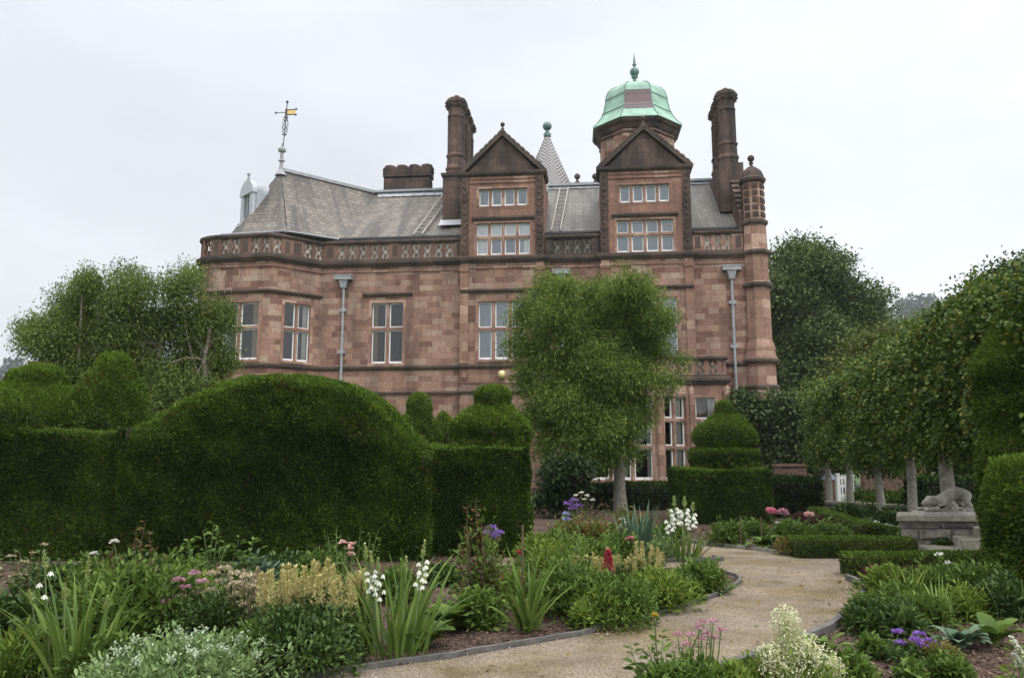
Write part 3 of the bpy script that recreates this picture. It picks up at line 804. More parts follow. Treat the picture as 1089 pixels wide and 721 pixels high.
# gables ---------------------------------------------------------------
def ball_finial(mb, c, z, s=1.0):
    mb.lathe([(.13 * s, z), (.13 * s, z + .12 * s), (.08 * s, z + .16 * s), (.10 * s, z + .25 * s), (.05 * s, z + .30 * s), (.04 * s, z + .38 * s)], c, 8)
    mb.ball((c[0], c[1], z + .48 * s), .12 * s, 10, 6)
def gable(s0, s1, uw, lw, inside_l, lab, finials, zt=14.52, za=16.5):
    p0, p1 = (s0, -.2), (s1, -.2); cx = (s0 + s1) / 2
    o1 = (uw[0] - s0, uw[1] - s0, uw[2], uw[3]); o2 = (lw[0] - s0, lw[1] - s0, lw[2], lw[3])
    m = MB()
    wall_seg(m, p0, p1, 10.65, zt, [o1, o2])
    m.face([(s0, 5.5, 10.65), (s0, -.2, 10.65), (s0, -.2, zt), (s0, 5.5, zt)]); m.face([(s1, -.2, 10.65), (s1, 5.5, 10.65), (s1, 5.5, zt), (s1, -.2, zt)])
    root = m.build('dormer_gable', M['gable'], house); root['label'] = lab
    t = MB()
    t.face([(s0 + .12, -.14, zt), (s1 - .12, -.14, zt), (cx, -.14, za - .1)])
    t.face([(s1 - .1, 1.0, zt), (s0 + .1, 1.0, zt), (cx, 1.0, za - .1)])
    t.build('pediment', M['soot'], root)
    r = MB()
    slope_face(r, [(s0, -.1, zt + .02), (s0, 6.5, zt + .02), (cx, 6.5, za - .12), (cx, -.1, za - .12)]); slope_face(r, [(s1, 6.5, zt + .02), (s1, -.1, zt + .02), (cx, -.1, za - .12), (cx, 6.5, za - .12)])
    r.build('gable_roof', M['slate_dark'], root)
    c = MB()
    for sg, se in ((1, s0), (-1, s1)):
        a = Vector((se - sg * .05, 0, zt + .12)); b = Vector((cx, 0, za + .06))
        c.bar(a + Vector((0, -.1, 0)), b + Vector((0, -.1, 0)), .42, .20)
        n = 9
        for i in range(n):          # stepped weathering along the coping
            q = a.lerp(b, (i + .25) / n); q2 = a.lerp(b, (i + .8) / n)
            c.bar(q + Vector((0, -.1, .1)), q2 + Vector((0, -.1, .1)), .46, .10)
    c.sweep([(s0, 1.2), (s0, -.2), (s1, -.2), (s1, 1.2)], [(-.1, zt - .06), (.06, zt - .06), (.14, zt + .03), (.16, zt + .14), (-.1, zt + .17)])
    c.build('coping', M['dark'], root)
    c2 = MB()
    c2.sweep([(s0 + .40, -.2), (s1 - .40, -.2)], [(-.02, zt - .42), (.05, zt - .40), (.05, zt - .34), (-.02, zt - .32)])
    c2.sweep([(s0 + .40, -.2), (s1 - .40, -.2)], [(-.02, zt - .22), (.04, zt - .20), (.04, zt - .12), (-.02, zt - .10)])
    c2.build('moulding', M['dress'], root)
    f = MB(); ball_finial(f, (cx, -.1), za + .05, .95); f.build('ball_finial', M['soot'], root)
    for fs in finials: f = MB(); ball_finial(f, (fs, -.05), zt + .14, .85); f.build('ball_finial', M['soot'], root)
    for a in (s0 + .005, s1 - .375):
        p = MB(); z = 10.68
        p.box(a, a + .37, -.25, -.198, 10.66, zt - .08)
        while z < zt - .35:             # carved strip: lozenges and bosses
            zc = z + .14
            p.slab([(a + .06, zc), (a + .185, zc - .12), (a + .31, zc), (a + .185, zc + .12)], (0, -.275, 0), (1, 0, 0), (0, 0, 1), (0, -1, 0), .03)
            p.slab([(a + .12, zc), (a + .185, zc - .06), (a + .25, zc), (a + .185, zc + .06)], (0, -.30, 0), (1, 0, 0), (0, 0, 1), (0, -1, 0), .03)
            for q in (a + .04, a + .29): p.box(q, q + .05, -.272, -.249, z + .2, z + .3)
            z += .31
        p.build('carved_pilaster', M['soot'], root)
    window(p0, p1, *o1, 4, [], inside='blind', mull=.13, border=.1, sill=False, parent=house, label='row of four small lights high in the ' + lab.split(' with')[0])
    w = window(p0, p1, *o2, 4, [(o2[2] + o2[3]) / 2 + .1], inside=inside_l, mull=.13, border=.1, parent=house, hood=(o2[0] - .22, o2[1] + .22, o2[3] + .14), label='eight light window in the ' + lab.split(' with')[0])
    return root
gable(-2.35, 1.48, (-1.52, .72, 13.02, 13.85), (-1.62, .84, 10.70, 12.20), 'mixed', 'left brown stone gable with ball finials', [1.28])
gable(4.05, 8.11, (4.95, 7.17, 12.98, 13.81), (4.78, 7.30, 10.66, 12.15), 'blind', 'right brown stone gable with ball finials', [4.35, 7.85])
# pilaster strips under the gables
for a in (-2.35, 1.11, 4.05, 7.74):
    ps = MB()
    ps.box(a - .002, a + .372, -.25, -.198, 5.75, 10.33)
    ps.prism([(a - .04, -.29), (a + .41, -.29), (a + .41, -.198), (a - .04, -.198)], 9.95, 10.07)
    ps.prism([(a - .03, -.229), (a + .40, -.229), (a + .40, -.198), (a - .03, -.198)], 5.73, 5.9)
    ps.build('pilaster', M['dress'], house)

# domed tower ------------------------------------------------------------
TC = (6.25, 8.2)
def oct_(r): return r / math.cos(math.pi / 8)
rot8 = math.pi / 8 + math.radians(1.5)
t = MB()
t.lathe([(oct_(2.02), 13), (oct_(2.02), 19.3)], TC, 8, rot8, uvr=2.3)
tw = t.build('tower', M['stone'], house); tw['label'] = 'octagonal sandstone tower behind the right gable under a copper dome'
t = MB()
t.lathe([(oct_(2.02), 17.55), (oct_(2.12), 17.6), (oct_(2.16), 17.72), (oct_(2.02), 17.8)], TC, 8, rot8, cap=False)
t.lathe([(oct_(2.02), 19.02), (oct_(2.08), 19.06), (oct_(2.08), 19.14), (oct_(2.02), 19.18)], TC, 8, rot8, cap=False)
t.lathe([(oct_(2.02), 19.25), (oct_(2.1), 19.3), (oct_(2.22), 19.5), (oct_(2.36), 19.62), (oct_(2.40), 19.78)], TC, 8, rot8)
t.build('tower_cornice', M['soot'], tw)
t = MB()
DP = [(2.46, 19.76), (2.44, 19.84), (2.22, 20.15), (1.98, 20.62), (1.82, 21.15), (1.74, 21.7), (1.70, 22.15), (1.60, 22.55), (1.40, 22.88), (1.12, 23.1), (.78, 23.25), (.35, 23.36), (.0, 23.4)]
DP = [(r, 19.76 + (z - 19.76) * .79) for r, z in DP]
t.lathe([(oct_(r) if r else 0, z) for r, z in DP], TC, 8, rot8)
dm = t.build('dome', M['copper'], tw)
t = MB()
for i in range(8):                    # rolls along the hips and a seam across the faces
    a = rot8 + i * math.pi / 4
    pts = [(TC[0] + oct_(r) * math.cos(a), TC[1] + oct_(r) * math.sin(a), z + .01) for r, z in DP[1:-1]]
    t.tube(pts, .032, 6)
for zz, r in ((20.66, 1.915), (21.49, 1.73)):
    for i in range(8):
        a, b = rot8 + i * math.pi / 4, rot8 + (i + 1) * math.pi / 4
        t.bar((TC[0] + oct_(r) * math.cos(a), TC[1] + oct_(r) * math.sin(a), zz), (TC[0] + oct_(r) * math.cos(b), TC[1] + oct_(r) * math.sin(b), zz), .03, .03)
t.build('dome_roll', M['copper_dark'], dm)
t = MB()
af = rot8 - math.pi / 8 - math.pi / 2       # the face towards the garden
af = min((rot8 + (i + .5) * math.pi / 4 for i in range(8)), key=lambda a: abs(((a + math.pi / 2 + math.pi) % (2 * math.pi)) - math.pi))
rows = [(r + .025, z) for r, z in DP if 20.3 < z < 21.75]
for (r0, z0), (r1, z1) in zip(rows, rows[1:]):
    q = []
    for r, z, sg in ((r0, z0, -1), (r0, z0, 1), (r1, z1, 1), (r1, z1, -1)):
        hw = r * math.tan(math.pi / 8) * .97 * sg
        q.append((TC[0] + r * math.cos(af) - hw * math.sin(af), TC[1] + r * math.sin(af) + hw * math.cos(af), z))
    t.face(q)
t.build('brown_panel', M['copper_brown'], dm)
t = MB()
zf0, zbl, zsp = DP[-1][1] - .1, fb(673, 77, 8.2)[1], fb(673, 55.5, 8.2)[1]
t.lathe([(.22, zf0), (.13, zf0 + .12), (.09, zbl - .42), (.18, zbl - .36), (.2, zbl - .28)], TC, 10)
t.ball((TC[0], TC[1], zbl), .27, 12, 8)
t.lathe([(.09, zbl + .24), (.06, zbl + .36), (.12, zbl + .42), (.11, zbl + .48), (.08, zbl + .52), (.0, zsp)], TC, 10)
t.build('dome_finial', M['copper_dark'], dm)

# leaded spire, ridge finials, weather vane, lead dormer ---------------------
m_, n2, l2, b2 = new_mat('leaded_spire_rolls')
uvn = n2.new('ShaderNodeUVMap'); uvn.uv_map = 'UVMap'; sx = n2.new('ShaderNodeSeparateXYZ'); l2.new(uvn.outputs[0], sx.inputs[0])
ab = n2.new('ShaderNodeMath'); ab.operation = 'ABSOLUTE'; l2.new(sx.outputs['X'], ab.inputs[0])
mm = n2.new('ShaderNodeMath'); mm.operation = 'MULTIPLY_ADD'; mm.inputs[1].default_value = -.9; l2.new(ab.outputs[0], mm.inputs[0]); l2.new(sx.outputs['Y'], mm.inputs[2])
dv = n2.new('ShaderNodeMath'); dv.operation = 'MULTIPLY'; dv.inputs[1].default_value = 4.4; l2.new(mm.outputs[0], dv.inputs[0])
fr_ = n2.new('ShaderNodeMath'); fr_.operation = 'FRACT'; l2.new(dv.outputs[0], fr_.inputs[0])
rp = n2.new('ShaderNodeValToRGB'); rp.color_ramp.interpolation = 'CONSTANT'
rp.color_ramp.elements[0].color = (.10, .093, .095, 1); rp.color_ramp.elements[1].position = .66; rp.color_ramp.elements[1].color = (.36, .345, .345, 1)
l2.new(fr_.outputs[0], rp.inputs[0]); l2.new(rp.outputs[0], b2.inputs['Base Color']); b2.inputs['Roughness'].default_value = .5
M['spire'] = m_
t = MB(); SC = (1.14, 9.0); pr = [(1.95, 16.2), (1.35, 17.4), (.86, 18.5), (.46, 19.4), (.2, 20.05), (.17, 20.2)]
for (r0, z0), (r1, z1) in zip(pr, pr[1:]):
    for i in range(8):
        a, b = i * math.pi / 4 + .2, (i + 1) * math.pi / 4 + .2
        q = [(SC[0] + r * math.cos(x), SC[1] + r * math.sin(x), z) for r, z, x in ((r0, z0, a), (r0, z0, b), (r1, z1, b), (r1, z1, a))]
        h0, h1 = r0 * .383, r1 * .383
        t.face(q, 0, [(-h0, z0), (h0, z0), (h1, z1), (-h1, z1)])
sp = t.build('spire', M['spire'], house); sp['label'] = 'lead covered spire with herringbone rolls behind the left gable'
t = MB(); t.lathe([(.22, 20.18), (.22, 20.36), (.12, 20.4), (.09, 20.6)], SC, 8); t.ball((SC[0], SC[1], 20.82), .27, 12, 8)
t.build('ball_finial', M['copper_dark'], sp)
t = MB()
for x in (614, 633):
    s_, z_ = fb(x, 197, 7.5); ball_finial(t, (s_, 7.5), z_ - .2, 1.45)
t.box(fb(604, 197, 7.5)[0], 4.0, 7.3, 7.7, 15.2, fb(604, 197, 7.5)[1] + .06)
t.build('ridge_balustrade', M['soot'], house)
AZ = A_.z
t = MB(); c = (A_.x, A_.y)
t.lathe([(.30, AZ - .30), (.13, AZ - .02), (.09, AZ + .25), (.08, AZ + .42), (.17, AZ + .47), (.09, AZ + .54), (.075, AZ + .9), (.19, AZ + .96), (.2, AZ + 1.08), (.07, AZ + 1.18), (.035, AZ + 1.4)], c, 10)
vb = t.build('weather_vane', M['pipe'], house); vb['label'] = 'tall iron weather vane with a gilded flag on the bow roof'
t = MB()
vs = lambda x, y: fb(x, y, A_.y)
lean = .045
def vp(z, dx=0.0): return (c[0] + lean * (z - AZ) + dx, c[1], z)
zt_ = vs(301, 109)[1]
t.tube([vp(AZ + 1.2), vp(zt_)], .026, 6); t.ball(vp(zt_), .075, 8, 5)
for k in range(7):
    z = AZ + 1.85 + k * .15; rr_ = .14 - abs(k - 3) * .018
    for q in range(4):
        a = q * math.pi / 2 + k * .5
        t.ball((vp(z)[0] + rr_ * math.cos(a), c[1] + rr_ * math.sin(a), z), .042, 6, 4)
zf = vs(301, 120)[1]
t.bar(vp(zf, -.55), vp(zf, 0), .03, .03); t.ball(vp(zf, -.55), .06, 6, 4)
for dz in (-.13, .13): t.bar(vp(zf + dz, 0), vp(zf + dz, .5), .04, .04); t.ball(vp(zf + dz * 1.15, .5), .06, 6, 4)
t.box(vp(zf)[0] - .05, vp(zf)[0] + .05, c[1] - .03, c[1] + .03, zf - .18, zf + .18)
t.build('rod', M['iron'], vb)
t = MB(); t.box(vp(zf)[0] + .052, vp(zf)[0] + .47, c[1] - .012, c[1] + .012, zf - .1, zf + .1); t.build('flag', M['gold'], vb)
# arched dormer on the far slope of the bow roof
s_, z_ = fb(261, 236, .2)
dr = empty('arched_dormer', (s_, .2, z_), math.radians(-40)); dr.parent = house; dr['label'] = 'small white arched dormer with a grey lead roof and ball finial, on the bow roof'
t = MB(); w_, h_ = .62, 1.4
arc = [(w_ * math.cos(a), h_ + w_ * math.sin(a)) for a in [math.pi * i / 12 for i in range(13)]]
poly = [(-w_, 0), (w_, 0)] + arc
hole = [(.30, .25), (.30, 1.3)]
t.slab([(-w_, 0), (-.30, 0), (-.30, h_), (-w_, h_)], (0, 0, 0), (1, 0, 0), (0, 0, 1), (0, -1, 0), .2)
t.slab([(.30, 0), (w_, 0), (w_, h_), (.30, h_)], (0, 0, 0), (1, 0, 0), (0, 0, 1), (0, -1, 0), .2)
t.slab([(-.3, 0), (.3, 0), (.3, .2), (-.3, .2)], (0, .002, 0), (1, 0, 0), (0, 0, 1), (0, -1, 0), .2)
t.slab([(-w_ - .06, h_ - .05)] + [(w_ + .06, h_ - .05)] + [((w_ + .06) * math.cos(a), h_ + (w_ + .06) * math.sin(a)) for a in [math.pi * i / 12 for i in range(13)]], (0, -.05, 0), (1, 0, 0), (0, 0, 1), (0, -1, 0), .25)
t.box(-w_ - .08, w_ + .08, -.1, .05, -.14, -.001)
t.box(-.02, .02, .02, .08, .2, h_)
t.build('dormer_front', M['lead_pale'], dr)
t = MB(); t.face([(-.3, .1, .2), (.3, .1, .2), (.3, .1, h_), (-.3, .1, h_)]); t.build('pane', M['glass'], dr)
t = MB()
for (x0, z0), (x1, z1) in zip(arc, arc[1:]): t.face([(x0, .15, z0), (x0, 2.4, z0), (x1, 1.5, z1), (x1, .15, z1)])
t.face([(w_, .15, 0), (w_, 1.5, 0), (w_, 1.5, h_), (w_, .15, h_)]); t.face([(-w_, 1.5, 0), (-w_, .15, 0), (-w_, .15, h_), (-w_, 1.5, h_)])
t.face([(-w_, 1.2, 0), (w_, 1.2, 0), (w_, 1.2, h_), (-w_, 1.2, h_)])
t.build('dormer_roof', M['lead'], dr)
t = MB(); ball_finial(t, (0, .05), h_ + w_ + .02, .75); t.build('ball_finial', M['lead'], dr)

# chimneys --------------------------------------------------------------------
def shaft(mb, c, r, z0, z1, n=8, top=True):
    """octagonal flue with base mouldings and a corbelled cap"""
    k = 1 / math.cos(math.pi / 8); q = math.pi / 8; r = r * k
    mb.lathe([(r * 1.22, z0), (r * 1.22, z0 + .25), (r * 1.32, z0 + .32), (r * 1.32, z0 + .42), (r * 1.16, z0 + .5), (r * 1.12, z0 + .95), (r * 1.26, z0 + 1.02), (r * 1.26, z0 + 1.10), (r * 1.0, z0 + 1.18),
              (r, z1 - 1.02), (r * 1.14, z1 - .98), (r * 1.16, z1 - .90), (r * 1.04, z1 - .85), (r * 1.05, z1 - .50), (r * 1.2, z1 - .42), (r * 1.24, z1 - .30), (r * 1.36, z1 - .22), (r * 1.38, z1 - .10), (r * 1.2, z1 - .06), (r * 1.2, z1), (r * .6, z1)], c, n, q, uvr=r)
    for i in range(8):          # raised ribs on the angles
        a = q + i * math.pi / 4
        p = (c[0] + r * math.cos(a), c[1] + r * math.sin(a))
        mb.bar((*p, z0 + 1.18), (*p, z1 - 1.0), .07, .07)
        for zz in (z1 - .46, z1 - .3): mb.bar((c[0] + r * 1.05 * math.cos(a), c[1] + r * 1.05 * math.sin(a), zz), (c[0] + r * 1.40 * math.cos(a), c[1] + r * 1.40 * math.sin(a), zz + .12), .14, .12)
ch = MB()
ch.box(-3.62, -2.42, 1.75, 5.2, 12.2, 15.38)
chL = ch.build('chimney', M['soot'], house); chL['label'] = 'tall dark chimney with a row of octagonal flues, left of the left gable'
for i, d in enumerate((2.25, 3.2, 4.15, 5.1)):
    ch = MB(); shaft(ch, (-3.06, d), .37, 15.38, 19.45); ch.build('flue', M['soot'], chL)
    ch = MB(); ch.lathe([(.16, 19.45), (.13, 19.68)], (-3.06, d), 10); ch.build('chimney_pot', M['dress'], chL)
ch = MB()
ch.sweep([(-3.62, 5.2), (-3.62, 1.75), (-2.42, 1.75), (-2.42, 5.2)], [(-.05, 15.25), (.07, 15.28), (.1, 15.42), (-.05, 15.46)])
ch.build('chimney_base_moulding', M['dark'], chL)
ch = MB()
ch.prism([(9.72, 1.7), (10.85, 1.7), (10.85, 4.9), (9.72, 4.9)], 13.0, 15.4)
chR = ch.build('chimney', M['soot'], house); chR['label'] = 'tall chimney of octagonal flues on the right end wall'
for d in (2.2, 3.15, 4.1):
    ch = MB(); shaft(ch, (10.24, d), .37, 15.4, 19.15); ch.build('flue', M['soot'], chR)
    ch = MB(); ch.lathe([(.16, 19.15), (.13, 19.36)], (10.24, d), 10); ch.build('chimney_pot', M['dress'], chR)
ch = MB()
# raking end wall below it
for a, b in (((.2, 12.0), (2.6, 15.0)),):
    ch.slab([(.0, 10.6), (9, 10.6), (9, 12), (5, 15.9), (2.4, 15.2), (.0, 12.3)], (10.72, 0, 0), (0, 1, 0), (0, 0, 1), (1, 0, 0), .48)
for i in range(9):
    q = Vector((10.5, .1 + i * .26, 12.35 + i * .33)); ch.bar(q, q + Vector((0, .16, .2)), .56, .2)
ch.build('raking_end_wall', M['soot'], chR)
ch = MB()
s0, s1 = fb(408, 190, 6.5)[0], fb(460, 190, 6.5)[0]
ch.box(s0 + .12, s1 - .12, 6.1, 7.1, 14.5, 16.9)
chB = ch.build('chimney', M['soot'], house); chB['label'] = 'broad low chimney stack with a ribbed dark cap behind the left roof ridge'
ch = MB(); n = 4; w = (s1 - s0) / n
for i in range(n):
    shaft(ch, (s0 + w * (i + .5), 6.6), w * .36, 14.2, 17.75)
ch.box(s0 + .05, s1 - .05, 6.15, 7.05, 17.02, 17.5)
ch.build('chimney_cap', M['soot'], chB)

# corner turret ------------------------------------------------------------------
TU = (10.88, .1)
t = MB(); k8 = 1 / math.cos(math.pi / 8)
t.lathe([(.66 * k8, 0), (.66 * k8, 4.5), (.72 * k8, 4.55), (.60 * k8, 4.62), (.59 * k8, 5.55), (.68 * k8, 5.62), (.72 * k8, 5.74), (.64 * k8, 5.86), (.60 * k8, 6.1), (.62 * k8, 6.25), (.58 * k8, 6.4), (.505 * k8, 6.6), (.50 * k8, 6.72),
         (.50 * k8, 8.92), (.60 * k8, 8.98), (.62 * k8, 9.08), (.49 * k8, 9.2), (.49 * k8, 10.36), (.56 * k8, 10.42), (.60 * k8, 10.56), (.50 * k8, 10.66), (.47 * k8, 11.75), (.54 * k8, 11.82), (.54 * k8, 11.93), (.45 * k8, 12.0), (.45 * k8, 13.75)], TU, 8, math.pi / 8, uvr=.55)
tu = t.build('corner_turret', M['dress'], house); tu['label'] = 'slender octagonal turret with a domed cap at the right corner'
t = MB()
t.lathe([(.45 * k8, 13.7), (.55 * k8, 13.78), (.57 * k8, 13.9), (.50 * k8, 13.98), (.47 * k8, 14.1), (.38 * k8, 14.32), (.2 * k8, 14.5), (.09, 14.56), (.06, 14.68)], TU, 8, math.pi / 8)
t.lathe([(.06, 14.68), (.12, 14.72), (.05, 14.80)], TU, 8)
t.ball((TU[0], TU[1], 14.95), .16, 10, 7)
t.build('turret_cap', M['soot'], tu)
for zz in (4.53, 5.68, 9.03, 10.5, 11.87):
    r = {4.53: .70, 5.68: .725, 9.03: .625, 10.5: .605, 11.87: .55}[zz] * k8
    t = MB(); t.lathe([(r * .98, zz - .09), (r * 1.03, zz - .03), (r * 1.03, zz + .06), (r * .97, zz + .11)], TU, 8, math.pi / 8); t.build('turret_band', M['dark'], tu)
t = MB()
for j in range(5):
    for i in range(8):
        a = i * math.pi / 4 + (math.pi / 4 if 0 else 0); z = 12.12 + j * .33; rr_ = .452
        X = Vector((-math.sin(a), math.cos(a), 0)); N = Vector((math.cos(a), math.sin(a), 0)); O = Vector((TU[0], TU[1], z)) + N * (rr_ + .05)
        t.slab([(-.12, 0), (.12, 0), (.12, .2), (-.12, .2)], O, X, Vector((0, 0, 1)), N, .06)
t.build('diaper_panel', M['soot'], tu)

# ground floor bay ----------------------------------------------------------------
BAY = [(3.02, 0), (3.02, -2.2), (6.32, -2.2), (7.72, -.95), (9.22, -.95), (9.22, 0)]
bm = MB()
bops = [[], [(.48, 2.95, .66, 4.08)], [(.24, 1.56, .66, 4.08)], [(.18, .98, .66, 4.08)], []]
for i in range(5): wall_seg(bm, BAY[i], BAY[i + 1], 0, 4.62, bops[i], u_off=i * 1.7)
bay = bm.build('bay_window', M['dress'], house); bay['label'] = 'ground floor stone bay with tall mullioned windows behind the round headed tree'
window(BAY[1], BAY[2], *bops[1][0], 3, [1.98, 3.12], border=.1, label='front window of the ground floor bay', curtains=[(.5, .72, 'curtain'), (1.7, 1.95, 'curtain'), (2.75, 2.98, 'curtain')])
wb = window(BAY[2], BAY[3], *bops[2][0], 2, [1.98, 3.12], border=.1, label='angled two light window of the ground floor bay', curtains=[(1.15, 1.5, 'curtain'), (.25, .4, 'curtain')])
window(BAY[3], BAY[4], *bops[3][0], 1, [1.98, 3.12], border=.1, label='narrow window at the right end of the bay', curtains=[(.72, 1.0, 'curtain')])
t = MB(); X, N, L = uvec(BAY[2], BAY[3]); O = Vector((*BAY[2], 0)); 
q = O + X * .55 - N * .8
t.lathe([(.22, 2.5), (.14, 2.85)], (q.x, q.y), 10); q = O + X * .95 - N * .95; t.lathe([(.25, 2.5), (.16, 2.85)], (q.x, q.y), 10)
t.build('lampshade', M['red_lamp'], wb)
bm = MB()
bm.sweep(BAY, [(-.05, 4.62), (.08, 4.62), (.14, 4.72), (.20, 4.78), (.20, 4.90), (.06, 4.96), (-.05, 4.96)])
bm.build('bay_cornice', M['dark'], bay); bm = MB()
bm.sweep(BAY, [(-.02, .2), (.10, .2), (.10, .45), (-.02, .54)])
bm.build('bay_base_moulding', M['dark'], bay)
for p in BAY[1:5]:
    bm = MB(); bm.lathe([(.15, .2), (.15, 4.45), (.10, 4.5), (.0, 4.75)], p, 8, math.pi / 8)
    bm.build('angle_shaft', M['dress'], bay)
bm = MB(); bm.prism([(3.05, 0), (3.05, -2.15), (6.3, -2.15), (7.7, -.92), (9.2, -.92), (9.2, 0)], 4.9, 4.97); bm.build('bay_roof', M['lead'], bay)
parapet('parapet', BAY, 5.03, [('p', .4), ('t', 3), ('p', .5), ('t', 4), ('p', .5), ('t', 3), ('p', .3), ('p', .35), ('t', 2), ('p', .35), ('p', .3), ('t', 1)], back='backing_dark', mat='dress', label='pierced stone parapet on top of the ground floor bay', hp=.62)

# drainpipes, lamp, gutter hopper
def drainpipe(s, d, z1, z0, lab):
    t = MB()
    t.tube([(s, d - .14, z0), (s, d - .14, z1 - .3)], .062, 10)
    r = t.build('drainpipe', M['pipe'], house, smooth=False); r['label'] = lab
    t = MB()
    t.prism([(s - .12, d - .24), (s + .12, d - .24), (s + .12, d - .02), (s - .12, d - .02)], z1 - .5, z1 - .12, 0, [(s - .2, d - .32), (s + .2, d - .32), (s + .2, d - .02), (s - .2, d - .02)])
    t.box(s - .40, s + .40, d - .36, d - .02, z1 - .119, z1 + .04); t.box(s - .42, s + .42, d - .38, d - .02, z1 + .041, z1 + .1)
    t.build('hopper', M['pipe'], r)
    t = MB(); z = z1 - 1.6
    while z > z0 + .3:
        t.box(s - .16, s + .16, d - .2, d - .02, z, z + .12); t.lathe([(.085, z - .06), (.085, z + .18)], (s, d - .14), 10); z -= 1.95
    t.build('bracket', M['pipe'], r)
drainpipe(fb(367, 294, 0)[0], 0, fb(367, 296, 0)[1], 0.2, 'grey lead drainpipe with a hopper on the plain wall beside the bow')
drainpipe(fb(777, 286, 0)[0], 0, fb(777, 286, 0)[1], 0.2, 'grey lead drainpipe with a hopper beside the corner turret')
drainpipe(fb(597, 290, 0)[0], 0, fb(597, 290, 0)[1], 4.6, 'grey drainpipe with a hopper behind the round headed tree')
t = MB(); s_, z_ = fb(534, 398, -.3)
t.box(s_ - .06, s_ + .06, -.34, -.2, z_ - .25, z_ - .17)
wl2 = t.build('wall_lamp', M['iron'], house)
t = MB(); t.ball((s_, -.36, z_), .17, 14, 8); t.build('lamp_globe', plain('cream_lamp_globe', (.75, .62, .30), .4), wl2, smooth=True)

# ================================================================ ground, path, beds
def soilmat(name, a, b_, c, scale):
    m, n, l, b = new_mat(name)
    t = n.new('ShaderNodeTexCoord')
    v = n.new('ShaderNodeTexVoronoi'); v.inputs['Scale'].default_value = scale
    l.new(t.outputs['Object'], v.inputs['Vector'])
    r = n.new('ShaderNodeValToRGB'); e_ = r.color_ramp.elements
    e_[0].color = c4(a); e_[1].color = c4(c); x = e_.new(.6); x.color = c4(b_)
    sp_ = n.new('ShaderNodeSeparateColor'); l.new(v.outputs['Color'], sp_.inputs[0]); l.new(sp_.outputs[0], r.inputs[0])
    z = n.new('ShaderNodeTexNoise'); z.inputs['Scale'].default_value = 1.4; z.inputs['Detail'].default_value = 6
    l.new(t.outputs['Object'], z.inputs['Vector'])
    mr = n.new('ShaderNodeMapRange'); mr.inputs[1].default_value = .3; mr.inputs[2].default_value = .7; mr.inputs[3].default_value = .65; mr.inputs[4].default_value = 1.3
    l.new(z.outputs['Fac'], mr.inputs[0])
    sc = n.new('ShaderNodeVectorMath'); sc.operation = 'SCALE'; l.new(r.outputs[0], sc.inputs[0]); l.new(mr.outputs[0], sc.inputs['Scale'])
    l.new(sc.outputs[0], b.inputs['Base Color']); b.inputs['Roughness'].default_value = .95; b.inputs['Specular IOR Level'].default_value = .2
    bp = n.new('ShaderNodeBump'); bp.inputs['Strength'].default_value = .9; bp.inputs['Distance'].default_value = .02
    l.new(v.outputs['Distance'], bp.inputs['Height']); l.new(bp.outputs[0], b.inputs['Normal'])
    return m
M['soil'] = soilmat('bark_mulch_soil', (.035, .022, .017), (.075, .048, .036), (.15, .105, .08), 42)
def gravelmat():
    m, n, l, b = new_mat('buff_gravel')
    t = n.new('ShaderNodeTexCoord')
    v = n.new('ShaderNodeTexVoronoi'); v.inputs['Scale'].default_value = 110
    l.new(t.outputs['Object'], v.inputs['Vector'])
    sp_ = n.new('ShaderNodeSeparateColor'); l.new(v.outputs['Color'], sp_.inputs[0])
    r = n.new('ShaderNodeValToRGB'); e_ = r.color_ramp.elements
    e_[0].color = (.13, .104, .078, 1); e_[1].color = (.33, .275, .212, 1); x = e_.new(.55); x.color = (.215, .174, .13, 1)
    l.new(sp_.outputs[0], r.inputs[0])
    z = n.new('ShaderNodeTexNoise'); z.inputs['Scale'].default_value = .75; z.inputs['Detail'].default_value = 8; z.inputs['Roughness'].default_value = .68
    l.new(t.outputs['Object'], z.inputs['Vector'])
    mr = n.new('ShaderNodeMapRange'); mr.inputs[1].default_value = .46; mr.inputs[2].default_value = .60; mr.inputs[4].default_value = .85
    l.new(z.outputs['Fac'], mr.inputs[0])
    mo = n.new('ShaderNodeMix'); mo.data_type = 'RGBA'; mo.blend_type = 'MULTIPLY'
    l.new(mr.outputs[0], mo.inputs[0]); l.new(r.outputs[0], mo.inputs[6]); mo.inputs[7].default_value = (.70, .66, .40, 1)
    z2 = n.new('ShaderNodeTexNoise'); z2.inputs['Scale'].default_value = 1.9; z2.inputs['Detail'].default_value = 7
    l.new(t.outputs['Object'], z2.inputs['Vector'])
    m2 = n.new('ShaderNodeMapRange'); m2.inputs[1].default_value = .3; m2.inputs[2].default_value = .7; m2.inputs[3].default_value = .72; m2.inputs[4].default_value = 1.2
    l.new(z2.outputs['Fac'], m2.inputs[0])
    sc = n.new('ShaderNodeVectorMath'); sc.operation = 'SCALE'; l.new(mo.outputs[2], sc.inputs[0]); l.new(m2.outputs[0], sc.inputs['Scale'])
    l.new(sc.outputs[0], b.inputs['Base Color']); b.inputs['Roughness'].default_value = .95; b.inputs['Specular IOR Level'].default_value = .2
    bp = n.new('ShaderNodeBump'); bp.inputs['Strength'].default_value = .7; bp.inputs['Distance'].default_value = .012
    l.new(v.outputs['Distance'], bp.inputs['Height']); l.new(bp.outputs[0], b.inputs['Normal'])
    return m
M['gravel'] = gravelmat()
M['edging'] = plain('grey_slate_edging', (.10, .095, .088), .9, 0, .35, 9, .3)
M['edging_pale'] = plain('pale_stone_edging', (.22, .20, .175), .9, 0, .35, 9, .3)
M['lawn'] = plain('rough_grass_ground', (.05, .085, .025), .95, 0, .35, 1.3, .6, 30)
